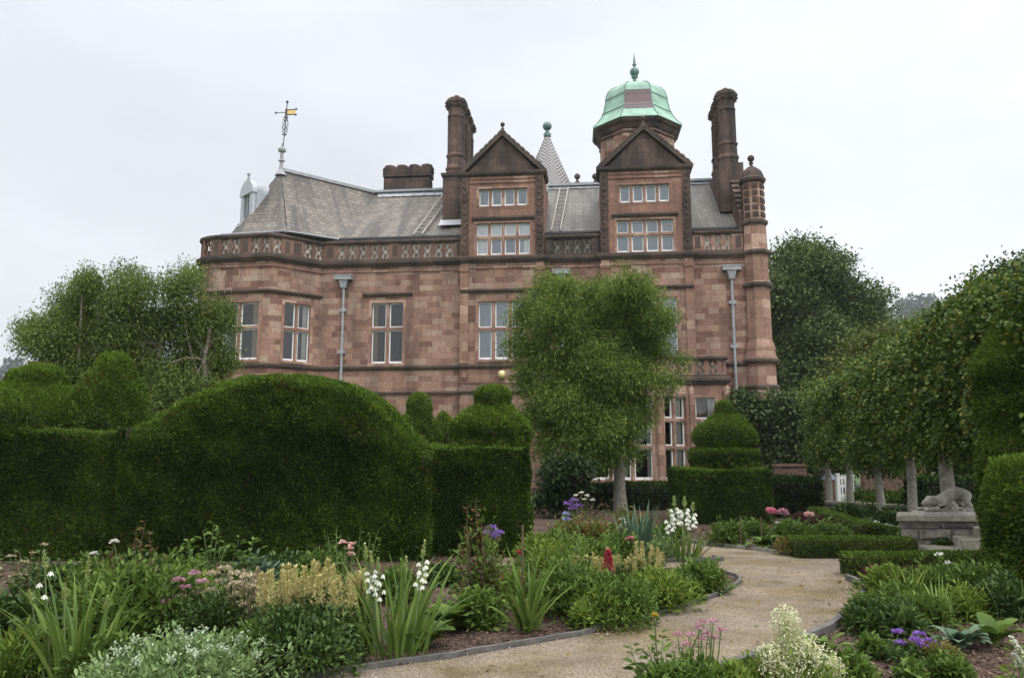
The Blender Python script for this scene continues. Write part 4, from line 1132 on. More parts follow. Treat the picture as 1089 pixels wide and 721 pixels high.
t = MB(); t.face([(-1500, -300, -.004), (1500, -300, -.004), (1500, 2500, -.004), (-1500, 2500, -.004)])
tag(t.build('ground', M['lawn']), kind='structure')
def sheet(name, pts, z, mat):
    t = MB(); t.face([(p[0], p[1], z) for p in pts]); return tag(t.build(name, mat), kind='structure')
PA = [(-6.5, 2.6), (-4.2, 4.35), (-2.6, 5.4), (-1.47, 6.03), (-.49, 6.6), (.64, 7.4), (1.48, 8.29), (2.05, 8.95), (2.45, 9.5), (2.78, 10.05), (2.98, 10.5), (3.05, 10.85), (2.95, 11.15), (2.7, 11.35), (2.2, 11.5), (1.2, 11.6), (0, 11.8)]
PB = [(.2, 4.6), (1.0, 5.55), (1.48, 6.03), (1.95, 6.45), (2.42, 6.91), (3.0, 7.55), (3.49, 8.29), (3.95, 9.05), (4.3, 9.75), (4.42, 10.2), (4.45, 10.6)]
sheet('gravel_path', [(-8, 1.2), (1, 1.2)] + [(9, 1.2), (9, 12.2), (7, 12.6), (6.6, 12.75), (4.6, 13.0), (4.15, 13.94), (3.43, 14.67), (3.2, 16), (2.4, 20), (-2, 20), (-8, 8)], .003, M['gravel'])
sheet('flower_bed', [(-9, .8)] + PA + [(-1.2, 13.6), (-9, 13.6)], .010, M['soil'])
sheet('flower_bed', PB + [(4.6, 10.95), (7.5, 11.4), (9.5, 11), (9.5, 1), (1.5, 1)], .012, M['soil'])
PD = [(3.15, 12.75), (3.22, 12.55), (2.95, 12.42), (2.3, 12.42), (1.2, 12.55), (.2, 12.8), (.1, 26), (2.4, 26), (2.9, 19), (2.75, 15.2), (2.6, 14.2), (2.95, 13.4)]
sheet('flower_bed', PD, .014, M['soil'])
sheet('flower_bed', [(4.60, 13.06), (6.6, 12.8), (7.35, 14.5), (9.6, 26), (3.2, 26), (3.15, 16.5), (3.5, 14.85), (4.2, 14.0)], .016, M['soil'])
def edging(pts, w, h, mat, label, z=0.0):
    g = random.Random(len(pts)); q = []
    for (x0, y0), (x1, y1) in zip(pts, pts[1:]):
        k = max(2, int(math.hypot(x1 - x0, y1 - y0) / .22))
        q += [(x0 + (x1 - x0) * i / k + g.uniform(-.012, .012), y0 + (y1 - y0) * i / k + g.uniform(-.012, .012)) for i in range(k)]
    pts = q + [pts[-1]]
    t = MB(); t.sweep(pts, [(0, z - .02), (w, z - .02), (w, z + h * .92), (w * .5, z + h), (0, z + h * .94)])
    tag(t.build('path_edging', mat), label, 'edging')
edging(PA[::-1], .035, .05, M['edging'], 'thin dark edging along the curved left flower bed')
edging([(p[0] - .09, p[1] + .02) for p in PB], .06, .085, M['edging'], 'grey slate edging along the curved right flower bed')
edging(PD[:6][::-1][:5] + [(3.15, 12.75)], .04, .07, M['edging'], 'thin dark edging round the small island bed on the path')
edging([(4.6, 13.02), (4.2, 13.97), (3.5, 14.8), (3.17, 16.4)], .05, .06, M['edging_pale'], 'low pale edging beyond the gravel path')

rng = np.random.default_rng(7)
def inside(P, poly):
    x, y = P[:, 0], P[:, 1]; r = np.zeros(len(P), bool); k = len(poly)
    for i in range(k):
        (x0, y0), (x1, y1) = poly[i][:2], poly[(i + 1) % k][:2]
        c = ((y0 > y) != (y1 > y)) & (x < (x1 - x0) * (y - y0) / (y1 - y0 + 1e-12) + x0); r ^= c
    return r
def litter(name, poly, n, mat, size, label, z, flat=.35):
    pl = np.array(poly); lo, hi = pl.min(0), pl.max(0)
    P = rng.uniform(lo, hi, (n, 2)); P = P[inside(P, poly)]; N = len(P)
    P = np.c_[P, np.full(N, z) + rng.uniform(0, .012, N)]
    D = unit(np.c_[rng.normal(size=(N, 2)), rng.normal(size=N) * flat]); U = unit(np.c_[rng.normal(size=(N, 2)) * .5, np.ones(N)])
    f = FM(); L = rng.uniform(.5, 1.5, N) * size
    f.leaves(P, D, U, L, L * rng.uniform(.3, .7, N), fold=.15, droop=0)
    return tag(f.build(name, mat), label, name.replace('_', ' '), kind='stuff')
M['chips'] = leafmat('bark_chips', [(.03, .018, .014), (.065, .04, .03), (.10, .066, .048), (.20, .145, .105)], .95, 0, .1, .15)
bedA = [(-4.2, 4.35)] + PA[2:] + [(-1.2, 13.6), (-5, 13.6)]
litter('bark_mulch', bedA, 26000, M['chips'], .035, 'brown bark chips strewn over the left flower bed', .014)
litter('bark_mulch', PB + [(4.6, 10.95), (7.2, 11.3), (7.2, 4.4)], 26000, M['chips'], .035, 'brown bark chips strewn over the right flower bed', .016)
litter('bark_mulch', [(4.62, 13.1), (6.6, 13), (7.2, 14.6), (8.3, 19.5), (3.2, 19.5), (3.2, 16.5), (3.55, 14.9), (4.25, 14.05)], 9000, M['chips'], .045, 'brown bark chips strewn over the beds beyond the path', .02)

M['pebble'] = leafmat('loose_gravel_stones', [(.13, .102, .075), (.22, .178, .132), (.30, .25, .195), (.38, .325, .265)], .9, 0, .2, .1)
litter('loose_gravel', [(-1.2, 5.6), (.64, 7.0), (2.4, 9.2), (3.0, 11.2), (2.4, 12.3), (4.4, 13.0), (4.5, 10.4), (3.4, 8.3), (2.3, 6.9), (1.2, 5.6)], 9000, M['pebble'], .013, 'loose buff stones scattered over the gravel path', .006, .5)
for poly in ([(p[0] + .02, p[1] - .02) for p in PA[2:15]] + [(p[0] + .22, p[1] - .2) for p in PA[14:1:-1]], [(p[0] - .1, p[1]) for p in PB] + [(p[0] - .3, p[1] + .12) for p in PB[::-1]]):
    litter('loose_gravel', poly, 26000, M['pebble'], .017, 'coarser stones gathered along the path edging', .008, .6)
litter('fallen_leaves', [(-1.2, 5.6), (.64, 7.0), (2.4, 9.2), (3.0, 11.2), (4.3, 12.5), (4.5, 10.4), (3.4, 8.3), (2.3, 6.9), (1.2, 5.6)], 420, leafmat('fallen_leaf_litter', [(.12, .075, .03), (.2, .13, .05), (.11, .12, .03)], .8, 0), .05, 'few fallen leaves lying on the gravel path', .012, .3)
# ================================================================ hedges and topiary
YEW = [(.010, .027, .003), (.021, .050, .005), (.038, .080, .008), (.072, .125, .014)]
M['yew'] = leafmat('yew_needles', YEW, .55, .15, .25, .62, 1.0)
M['yew_lit_tip'] = leafmat('fresh_lit_yew_tips', [(.06, .115, .011), (.10, .17, .018), (.155, .225, .03)], .5, .25, .25, .3, 1.5)
M['yew_brown'] = leafmat('browned_yew_sprigs', [(.07, .045, .018), (.13, .07, .028)], .6, .15, .2)
M['twig'] = plain('yew_twig_mass', (.018, .022, .010), .95, 0, .4, 8, .5, 30)
M['box'] = leafmat('box_leaves', [(.035, .06, .012), (.065, .10, .02), (.11, .145, .035)], .5, .2, .3, .3, 2.5)
M['box_dark'] = leafmat('dark_hedge_leaves', [(.012, .028, .008), (.022, .046, .012), (.036, .066, .018)], .5, .15, .3, .3)
def quads_extrude(xs, zt, y0, y1, nz_=7, z0=0.0, edge=.12):
    """hedge block: top profile zt(x) along x, from y0 (front) to y1, eased edges"""
    V, Q = [], []
    def grid(fn, a, b):
        o = len(V)
        for i in range(a + 1):
            for j in range(b + 1): V.append(fn(i / a, j / b))
        for i in range(a):
            for j in range(b): Q.append((o + i * (b + 1) + j, o + (i + 1) * (b + 1) + j, o + (i + 1) * (b + 1) + j + 1, o + i * (b + 1) + j + 1))
    x0, x1 = xs; nx = max(4, int((x1 - x0) / .25))
    X = lambda u: x0 + (x1 - x0) * u
    grid(lambda u, v: (X(u), y0 + edge * max(0, v - .85) * 3, z0 + (zt(X(u)) - z0 - edge * .3) * v), nx, nz_)
    grid(lambda u, v: (X(1 - u), y1, z0 + (zt(X(1 - u)) - z0) * v), nx, nz_)
    grid(lambda u, v: (X(u), y0 + edge * .45 + (y1 - y0 - edge * .45) * v, zt(X(u)) - edge * .3 * (1 - min(1, v * 5))), nx, 4)
    grid(lambda u, v: (x1, y0 + (y1 - y0) * u, z0 + (zt(x1) - z0) * v), 5, nz_)
    grid(lambda u, v: (x0, y1 + (y0 - y1) * u, z0 + (zt(x0) - z0) * v), 5, nz_)
    return np.array(V, float), np.array(Q)
def quads_lathe(prof, c, n=20, sx=1, sy=1):
    a = np.arange(n) * 2 * np.pi / n
    V = np.concatenate([np.c_[c[0] + sx * r * np.cos(a), c[1] + sy * r * np.sin(a), np.full(n, z)] for r, z in prof])
    Q = [(k * n + i, k * n + (i + 1) % n, (k + 1) * n + (i + 1) % n, (k + 1) * n + i) for k in range(len(prof) - 1) for i in range(n)]
    return V, np.array(Q)
def hedge(name, label, cat, parts, mats, dens, L, group=None, depth=.085, lump=.022, tip=.07, brown=.03, wild=.75, seed=1, up=.35, aspect=.34):
    """dense clipped foliage: a twiggy core and a skin of small sprigs standing off it"""
    g = np.random.default_rng(seed)
    c0 = np.concatenate([p[0] for p in parts]); ctr = np.array([(c0[:, 0].min() + c0[:, 0].max()) / 2, (c0[:, 1].min() + c0[:, 1].max()) / 2, 0])
    f = FM()
    for V, Q in parts:
        V = V - ctr
        A, B, C, D = V[Q[:, 0]], V[Q[:, 1]], V[Q[:, 2]], V[Q[:, 3]]
        N = np.cross(C - A, D - B); ar = np.linalg.norm(N, axis=1) / 2; N = unit(N)
        core = V.copy()
        vn = np.zeros_like(V)
        for k in range(4): np.add.at(vn, Q[:, k], N)
        vn = unit(vn); core -= vn * (depth * .9)
        f.add(core, Q, 1)
        n = int(ar.sum() * dens)
        if n == 0: continue
        idx = g.choice(len(Q), n, p=ar / ar.sum()); u, v = g.random(n)[:, None], g.random(n)[:, None]
        P = (A[idx] * (1 - u) + B[idx] * u) * (1 - v) + (D[idx] * (1 - u) + C[idx] * u) * v
        NN = unit((vn[Q[idx, 0]] * (1 - u) + vn[Q[idx, 1]] * u) * (1 - v) + (vn[Q[idx, 3]] * (1 - u) + vn[Q[idx, 2]] * u) * v)
        s = np.sin(P[:, 0] * 5.1 + P[:, 2] * 2.2) * np.sin(P[:, 1] * 4.3 + 1.3) + np.sin(P[:, 2] * 9.7 + P[:, 0] * 1.7) * .8 + np.sin(P[:, 0] * 13 + P[:, 2] * 11 + P[:, 1] * 12) * .6
        s = s + .7 * np.sin(P[:, 0] * 1.7 + P[:, 1] + seed) * np.sin(P[:, 2] * 2.3 + P[:, 0] * .9)
        P = P + NN * (s[:, None] * lump - g.random(n)[:, None] ** 1.5 * depth + .02)
        Dr = NN * .75 + g.normal(size=(n, 3)) * wild * .6 + np.array([0, 0, up])
        U = unit(NN * .5 + np.array([0, 0, 1.0]) + g.normal(size=(n, 3)) * .5)
        LL = L * g.uniform(.55, 1.4, n)
        bz = np.sin(P[:, 0] * 1.9 + P[:, 2] * 2.7 + seed) + np.sin(P[:, 0] * 4.1 - P[:, 2] * 1.3 + seed * 2.0) * .8 + np.sin(P[:, 2] * 5.3 + P[:, 0] * 2.9) * .5
        bp = brown * (.4 + 7.0 * np.clip(bz - 1.15, 0, 1))          # thin browned patches
        mi = g.random(n)
        nz0 = np.abs(NN[:, 2])  # flat tops get more pale tips: sky light put into the colour
        for m_i, sel in ((0, (mi >= tip * (1 + 9 * nz0)) & (mi < 1 - bp)), (2, mi < tip * (1 + 9 * nz0)), (3, mi >= 1 - bp)):
            if sel.any(): f.leaves(P[sel], Dr[sel], U[sel], LL[sel], LL[sel] * aspect, m_i, fold=.2, droop=.1)
        sel = np.flatnonzero((NN[:, 2] > .25) & (g.random(n) < .008))       # shoots grown out since the last clipping
        if len(sel): f.leaves(P[sel], unit(NN[sel] * .6 + g.normal(size=(len(sel), 3)) * .35 + np.array([0, 0, .6])), U[sel], L * g.uniform(1.5, 3.0, len(sel)), L * .42, 2, fold=.2, droop=.15)
    o = f.build(name, [M[mats[0]], M['twig'], M[mats[1]], M['yew_brown']], None, tuple(ctr))
    return tag(o, label, cat, group)
yew = ('yew', 'yew_lit_tip')
def zat(x, y, Y): return at(x, y, Y)[2]
HY = 12.5
def X_(x, Y): return at(x, 500, Y)[0]
# the long clipped yew hedge: left block, mound, right block
tp = lambda x: 2.0 + .03 * math.sin(x * 3)
hedge('yew_hedge', 'flat topped dark yew hedge at the far left below two clipped mounds', 'hedge', [quads_extrude((-10.5, X_(128, HY)), tp, HY, HY + 1.6)], yew, 12000, .042, seed=11)
xa, xb = X_(126, HY - .1), X_(455, HY - .1)
top_px = [(126, 474), (150, 455), (175, 440), (200, 426), (230, 412), (260, 404), (295, 400), (330, 402), (360, 407), (385, 417), (405, 430), (425, 447), (440, 463), (455, 485)]
mz = [(at(x, y, HY + .5)[0], at(x, y, HY + .5)[2]) for x, y in top_px]
def zm(x): return float(np.interp(x, [p[0] for p in mz], [p[1] for p in mz]))
hedge('yew_hedge', 'large dark yew hedge clipped into a smooth round topped mound', 'hedge', [quads_extrude((xa, xb), zm, HY - .1, HY + 1.5, 10, edge=.5)], yew, 12000, .042, seed=12)
hedge('yew_hedge', 'square ended dark yew hedge block carrying a domed topiary', 'hedge', [quads_extrude((X_(452, 13.0), X_(562, 13.0)), lambda x: zat(510, 474, 13.0) - .02, 13.0, 15.0)], yew, 12000, .042, seed=13, brown=.06)
def pyr(label, x, ybot, ytop, hw, Y, bell, seed, group=None, dens=9500, L=.045, cat='topiary'):
    z0, z1 = zat(x, ybot, Y), zat(x, ytop, Y); r = hw * Y / 834
    pr = [(r * a, z0 + (z1 - z0) * b) for a, b in bell]
    return hedge('clipped_topiary', label, cat, [quads_lathe(pr, (X_(x, Y), Y))], yew, dens, L, group, seed=seed, lump=.03, tip=.16)
BELL = [(.70, -.04), (.97, .0), (1.0, .16), (.96, .32), (.80, .48), (.60, .60), (.46, .70), (.44, .80), (.38, .90), (.22, .975), (.03, 1.0)]
DOME = [(.8, 0), (.97, .12), (1.0, .3), (.94, .5), (.78, .7), (.55, .86), (.28, .96), (.03, 1.0)]
TALL = [(.9, 0), (1.0, .14), (.93, .32), (.78, .50), (.62, .66), (.50, .80), (.34, .92), (.18, .98), (.02, 1)]
pyr('two tiered bell shaped yew topiary on the square hedge block', 521, 473, 412, 41, 13.9, BELL, 21)
pyr('small pointed yew topiary between the round mound and the square hedge block', 443, 490, 419, 25, HY + 3.2, TALL, 22, dens=7000)
pyr('low yew topiary peeping over the square hedge beside its bell topiary', 470, 490, 438, 16, HY + 4, DOME, 23, dens=6000)
pyr('broad bell shaped yew topiary on the hedge at the far left edge', 30, 462, 388, 62, HY + 1.0, BELL, 24)
pyr('taller dome shaped yew topiary next to the round hedge mound', 110, 472, 378, 44, HY + 1.2, TALL, 25)
# stacked yew by the bay
YS = 19.0
z1 = zat(774, 499, YS); z2 = zat(771, 473, YS); z3 = zat(772, 424, YS)
hedge('clipped_yew', 'stacked yew topiary of square block, disc and pointed cap in front of the bay', 'topiary',
      [quads_extrude((X_(728, YS), X_(819, YS)), lambda x: z1, YS, YS + 1.9),
       quads_lathe([(.5, z1 - .1), (.80, z1 + .03), (.86, z1 + .25), (.84, z2 - .16), (.74, z2 - .10), (.30, z2 - .08), (.28, z2 + .03)], (X_(771, YS + .95), YS + .95)),
       quads_lathe([(.28, z2 + .03), (.70, z2 + .05), (.77, z2 + .12), (.76, z2 + .24), (.62, z2 + .48), (.42, z2 + .66), (.26, z2 + .76), (.22, z2 + .86), (.16, z3 - .08), (.03, z3)], (X_(773, YS + .95), YS + .95))], yew, 6500, .052, seed=31, tip=.12)
hedge('low_hedge', 'low dark hedge under the bay windows', 'hedge', [quads_extrude((X_(590, 24), X_(740, 24)), lambda x: zat(650, 517, 24), 24, 25)], ('box_dark', 'yew'), 900, .11, seed=32, brown=0)
hedge('low_hedge', 'low dark hedge running right from the stacked yew', 'hedge', [quads_extrude((X_(818, 21), X_(872, 21)), lambda x: zat(845, 511, 21), 21, 22.2)], ('box_dark', 'yew'), 1000, .11, seed=33, brown=0)
# box edging right
bx_ = ('box', 'yew_lit_tip')
def skew(q, k, x0): V, Q = q; V = V.copy(); V[:, 1] += k * (V[:, 0] - x0); return V, Q
hedge('box_hedge', 'low clipped box hedge at the path corner beyond the white flowers', 'hedge', [quads_extrude((4.55, 6.46), lambda x: .28, 12.85, 13.3, 3)], bx_, 9500, .03, seed=41, lump=.005, depth=.03, aspect=.6, brown=.01)
hedge('box_hedge', 'low clipped box hedge in front of the stone steps', 'hedge', [skew(quads_extrude((4.58, 7.0), lambda x: .255, 10.85, 11.25, 3), .12, 4.58)], bx_, 9500, .03, seed=42, lump=.005, depth=.03, aspect=.6, brown=.01)
def rot_about(q, p, a):
    V, Q = q; V = V.copy(); c, s = math.cos(a), math.sin(a); d = V[:, :2] - np.array(p); V[:, 0] = p[0] + c * d[:, 0] - s * d[:, 1]; V[:, 1] = p[1] + s * d[:, 0] + c * d[:, 1]; return V, Q
hedge('box_hedge', 'box hedge running back along the foot of the terrace wall', 'hedge', [rot_about(quads_extrude((6.62, 11.6), lambda x: .38, 14.2, 14.6, 3), (6.62, 14.2), math.radians(80))], bx_, 6500, .036, seed=43, lump=.007, depth=.035, aspect=.6, brown=.01)
# right edge yews
hedge('clipped_yew', 'bright green yew block at the right edge beside the steps', 'topiary', [quads_lathe([(.55, 0), (.72, .15), (.78, .7), (.76, 1.25), (.62, 1.52), (.05, 1.58)], (6.02, 8.8), 20, .95, .9)], ('yew', 'yew_lit_tip'), 11000, .042, seed=51, tip=.28, brown=.10)
hedge('clipped_yew', 'tall rounded yew rising behind the yew block at the right edge', 'topiary', [quads_lathe([(.5, 0), (.75, .3), (.78, 1.2), (.70, 1.8), (.62, 2.05), (.70, 2.3), (.74, 2.7), (.55, 3.15), (.30, 3.45), (.02, 3.6)], (6.86, 10.3), 20, .95, .9)], ('yew', 'yew_lit_tip'), 10000, .044, seed=52, tip=.28)

# ================================================================ trees
TREE = {}
def crown_leaves(f, lumps, n, per, cr, L, Wd, g, mat=0, droop=.3, hang=0.0, oval=True, shell=.5, mats=(0,), mix=()):
    vol = np.array([l[1][0] * l[1][1] * l[1][2] for l in lumps]) ** .75; pr = vol / vol.sum()
    k = g.choice(len(lumps), n, p=pr)
    C = np.array([l[0] for l in lumps])[k]; R = np.array([l[1] for l in lumps])[k]
    d = unit(g.normal(size=(n, 3))); rad = g.random(n) ** shell
    cc = C + d * R * rad[:, None] * (1 + .09 * np.clip(g.normal(size=(n, 1)), -2, 1.6))
    m = np.repeat(np.arange(n), per); N = len(m)
    off = np.clip(g.normal(size=(N, 3)), -2, 2) * cr * np.array([1, 1, .8])
    P = cc[m] + off
    D = unit(d[m] * .7 + g.normal(size=(N, 3)) * .8 + np.array([0, 0, -droop]))
    if hang: P[:, 2] -= np.abs(g.normal(size=N)) * hang
    U = unit(g.normal(size=(N, 3)) * .6 + np.array([0, 0, 1.0]))
    LL = L * g.uniform(.6, 1.35, N)
    f.leaves(P, D, U, LL, LL * Wd, mat, oval, .2, .12)
    return cc
def limbs(f, base, top, r0, targets, g, n=10, mat=0, r_end=.02, split=.35, flare=.35):
    base, top = np.array(base, float), np.array(top, float)
    ts = np.linspace(0, 1, 7); mid = base + (top - base) * ts[:, None]
    w = np.cumsum(g.normal(size=(7, 3)) * (.035 if flare > .2 else .012) * np.linalg.norm(top - base) / 3, 0); w[0] = 0; w[:, 2] = 0; mid = mid + w
    f.tube(mid, r0 * (1 - .6 * ts) + r0 * flare * np.exp(-ts * 12), 9, mat)
    for tg in targets[:n]:
        s = split + (1 - split) * g.random(); p0 = mid[0] + (mid[-1] - mid[0]) * s; i = min(5, int(s * 6)); p0 = mid[i] + (mid[i + 1] - mid[i]) * (s * 6 - i)
        tg = np.array(tg); t_ = np.linspace(0, 1, 6)[:, None]
        bow = np.array([0, 0, 1.0]) * np.linalg.norm(tg - p0) * .12 * np.sin(np.pi * t_) + g.normal(size=3) * .06 * np.linalg.norm(tg - p0) * np.sin(np.pi * t_)
        f.tube(p0 + (tg - p0) * t_ + bow, np.linspace(r0 * .42 * (1 - .5 * s), r_end, 6), 6, mat)
def tree(name, label, base, top, r0, lumps, n, per, cr, L, Wd, leaf, bark, seed, group=None, droop=.3, hang=0, nl=12, oval=True, shell=.5, cat='tree', flare=.35, split=.35):
    g = np.random.default_rng(seed)
    root = empty(name, base, 0, label, cat, group); b = np.array(base)
    lumps = [(np.array(c) - b, np.array(r)) for c, r in lumps]
    f = FM(); cc = crown_leaves(f, lumps, n, per, cr, L, Wd, g, 0, droop, hang, oval, shell)
    f.build('crown', M[leaf], root)
    f = FM(); sel = cc[g.permutation(len(cc))[:nl]]
    limbs(f, (0, 0, -.1), np.array(top) - b, r0, sel, g, nl, flare=flare, split=split)
    f.build('trunk', M[bark], root, smooth=True)
    return root
def plumps(lst, Y, g, dy=.8, ry=None):
    o = []
    for x, y, r in lst:
        yy = Y + g.uniform(-dy, dy); R = r * Y / 834
        o.append((at(x, y, yy), (R, ry or R, R * .95)))
    return o
M['pear'] = leafmat('narrow_green_leaves', [(.058, .105, .014), (.10, .165, .024), (.15, .22, .038), (.21, .275, .055)], .5, .3, .3, .4, .9)
M['birch'] = leafmat('small_birch_leaves', [(.052, .088, .016), (.09, .138, .026), (.135, .185, .04), (.18, .22, .05)], .5, .3, .3, .35, .8)
M['lime'] = leafmat('lime_tree_leaves', [(.026, .056, .007), (.05, .096, .012), (.088, .148, .021), (.18, .21, .035)], .42, .25, .45, .36, 1.3)
M['far_leaf'] = leafmat('far_tree_leaves', [(.06, .095, .032), (.10, .145, .045), (.15, .20, .065)], .6, .2, .2, .35, .35)
M['far_olive'] = leafmat('olive_tree_leaves', [(.075, .10, .022), (.125, .15, .034), (.18, .20, .05)], .6, .2, .2, .35, .35)
M['dark_leaf'] = leafmat('dark_tree_leaves', [(.032, .056, .014), (.056, .09, .021), (.095, .135, .033)], .6, .15, .2, .35, .5)
M['ivy'] = leafmat('wall_creeper_leaves', [(.035, .055, .018), (.06, .09, .03), (.11, .14, .05)], .5, .25, .3, .3, 1.2)
g0 = np.random.default_rng(3)
YT = 23.0
L0 = plumps([(664, 300, 20), (682, 312, 20), (640, 312, 18), (655, 330, 26), (703, 336, 16), (685, 345, 24), (583, 310, 22), (603, 306, 15), (562, 335, 20), (590, 338, 24), (617, 335, 17), (552, 365, 15),
    (625, 362, 24), (660, 368, 26), (693, 371, 20), (722, 380, 11), (576, 372, 22), (598, 384, 22), (640, 398, 26), (676, 400, 22), (706, 404, 13), (560, 400, 16), (584, 414, 22), (612, 420, 22), (650, 430, 24), (684, 432, 16),
    (572, 440, 18), (598, 450, 22), (628, 454, 22), (660, 458, 20), (584, 472, 16), (610, 480, 18), (642, 482, 17), (668, 482, 11), (605, 500, 8), (625, 335, 20), (630, 380, 24), (640, 425, 24), (620, 400, 22), (655, 395, 26), (645, 465, 20), (628, 350, 22), (625, 312, 16)], YT, g0, 1.1) + plumps([(638, 415, 20), (652, 446, 18), (618, 440, 20), (640, 480, 15), (600, 425, 18), (655, 475, 14), (625, 465, 16), (670, 445, 14), (632, 385, 18)], YT - 1.0, g0, .3)
L0 = [(c, (r[0] * 1.12, r[1] * 1.1, r[2] * 1.1)) for c, r in L0]
b_ = at(660, 541, YT)
tree('round_headed_tree', 'round headed fine leaved tree with a pale straight trunk in front of the mansion', (b_[0], YT, 0), (b_[0] + .02, YT, 4.6), .19, L0, 4300, 40, .16, .10, .27, 'pear', 'bark', 5, droop=.4, hang=.12, nl=16, split=.6, flare=.15)
YL = 21.0
for k, (lst, bx, lab, sd) in enumerate((
    ([(35, 345, 17), (62, 358, 26), (85, 318, 26), (92, 296, 14), (78, 350, 30), (60, 395, 26), (95, 390, 34), (30, 360, 10)], 75, 'loose birch like tree with a drooping left side above the left hedge', 61),
    ([(130, 312, 28), (136, 290, 14), (150, 345, 36), (140, 385, 36), (165, 410, 40), (120, 350, 24), (160, 300, 14)], 145, 'middle birch like tree of the three above the round hedge', 62),
    ([(196, 305, 26), (203, 288, 14), (190, 345, 34), (222, 345, 28), (232, 330, 20), (205, 390, 38), (238, 380, 18), (185, 420, 36), (225, 420, 24)], 205, 'birch like tree standing against the round bow of the mansion', 63))):
    c = at(bx, 540, YL + k * .5)
    tree('slender_tree', lab, (c[0], YL + k * .5, 0), (c[0] + .2, YL + k * .5, 5.2), .12, plumps(lst, YL + k * .5, g0, .8), 1250, 36, .17, .08, .42, 'birch', 'bark', sd, 'birch like trees behind the yew hedge', droop=.45, hang=.12, nl=20, shell=.6)
# pleached limes on the terrace
lime_labels = ['farthest pleached lime with the thinnest trunk, nearest the mansion', 'second pleached lime from the mansion end of the row', 'middle pleached lime of the row, trunk left of the lion statue',
               'pleached lime whose mottled trunk stands just left of the lion statue', 'pleached lime with the thick trunk right behind the crouching lion', 'pleached lime over the steps behind the tall yew', 'nearest pleached lime at the right edge of the picture']
for i, Y in enumerate((26.7, 23.4, 20.0, 17.2, 14.85, 12.75, 10.9)):
    X = 5 + .21 * Y; g = np.random.default_rng(80 + i)
    lum = []
    for a in np.linspace(-1.25, 1.25, 5):
        for z in (1.8, 2.4, 3.0, 3.45):
            yy = Y + a + g.normal() * .1; lum.append(((5 + .21 * yy + g.normal() * .12, yy, z + .06 + g.normal() * .07 + (.28 if i >= 4 else .1 if i == 3 else 0) * (z < 2.6)), (.62, .55, .52)))
    for a in np.linspace(-1.2, 1.2, 4): lum.append(((X + .21 * a + g.normal() * .15, Y + a, 3.75 + g.uniform(-.15, .3)), (.42, .38, .32)))
    tree('pleached_lime', lime_labels[i], (X, Y, .40 if Y < 15.5 else 0.), (X, Y, 3.6), .115 if i != 4 else .15, lum, 900 if i > 2 else 620, 46, .12, .07, .8, 'lime', 'bark_lime', 90 + i, 'pleached limes in a row on the terrace', droop=.25, nl=10, shell=.36, flare=.05, split=.5)
# trees beyond
def far_tree(name, label, lst, Y, leaf, bx, seed, n=420, L=.30, per=80, cr=.55, Wd=.6, group='trees beyond the garden'):
    g = np.random.default_rng(seed); c = at(bx, 500, Y)
    lum = plumps(lst, Y, g, 1.5)
    top = max(l[0][2] for l in lum)
    tree(name, label, (c[0], Y, 0), (c[0], Y, top * .8), .35, lum, n, per, cr, L, Wd, leaf, 'bark_dark', seed, group, nl=14, oval=False)
far_tree('broadleaf_tree', 'big dull green tree rising just right of the corner turret', [(838, 282, 22), (862, 290, 24), (886, 300, 22), (905, 318, 20), (840, 315, 26), (872, 325, 28), (925, 322, 13), (938, 318, 7), (836, 350, 28), (866, 360, 30), (898, 350, 28), (922, 348, 18), (845, 395, 34), (885, 395, 36), (915, 385, 28), (848, 265, 13), (872, 272, 12), (890, 280, 10), (828, 330, 16)], 46, 'far_leaf', 870, 101, 900, .20, 110, .5)
far_tree('broadleaf_tree', 'yellowish olive tree behind the far end of the pleached limes', [(938, 372, 20), (960, 375, 18), (925, 392, 28), (955, 402, 34), (985, 385, 22), (910, 420, 32), (960, 432, 36)], 40, 'far_olive', 945, 102, 520, .19, 110)
far_tree('broadleaf_tree', 'dark spreading tree behind the limes near the right edge', [(1050, 325, 20), (1072, 312, 24), (1095, 305, 24), (1066, 350, 36), (1105, 345, 46), (1034, 334, 8), (1125, 330, 46), (1030, 375, 24)], 34, 'dark_leaf', 1075, 103, 640, .17, 110)
far_tree('broadleaf_tree', 'dark green tree filling the gap under the limes behind the lion', [(1010, 420, 30), (1040, 440, 40), (1020, 480, 34), (1060, 480, 40), (1085, 430, 40), (1000, 470, 20), (975, 450, 30), (1050, 400, 40), (1085, 500, 30)], 26, 'dark_leaf', 1040, 104, 520, .17, 80, .38)
far_tree('broadleaf_tree', 'shadowy tree behind the garden wall left of the olive tree', [(850, 440, 24), (880, 440, 34), (915, 455, 34), (945, 465, 30), (860, 470, 24), (895, 480, 22)], 38, 'dark_leaf', 890, 105, 420, .2, 80, .4)
far_tree('broadleaf_tree', 'soft green tree far off on the right below the hazy hill', [(945, 352, 11), (965, 354, 12), (985, 350, 14), (1005, 346, 15), (1025, 342, 15), (1045, 340, 16), (975, 368, 18), (1010, 366, 22), (1040, 362, 22), (950, 372, 16)], 110, 'far_leaf', 985, 106, 500, .4, 70, 1.1)
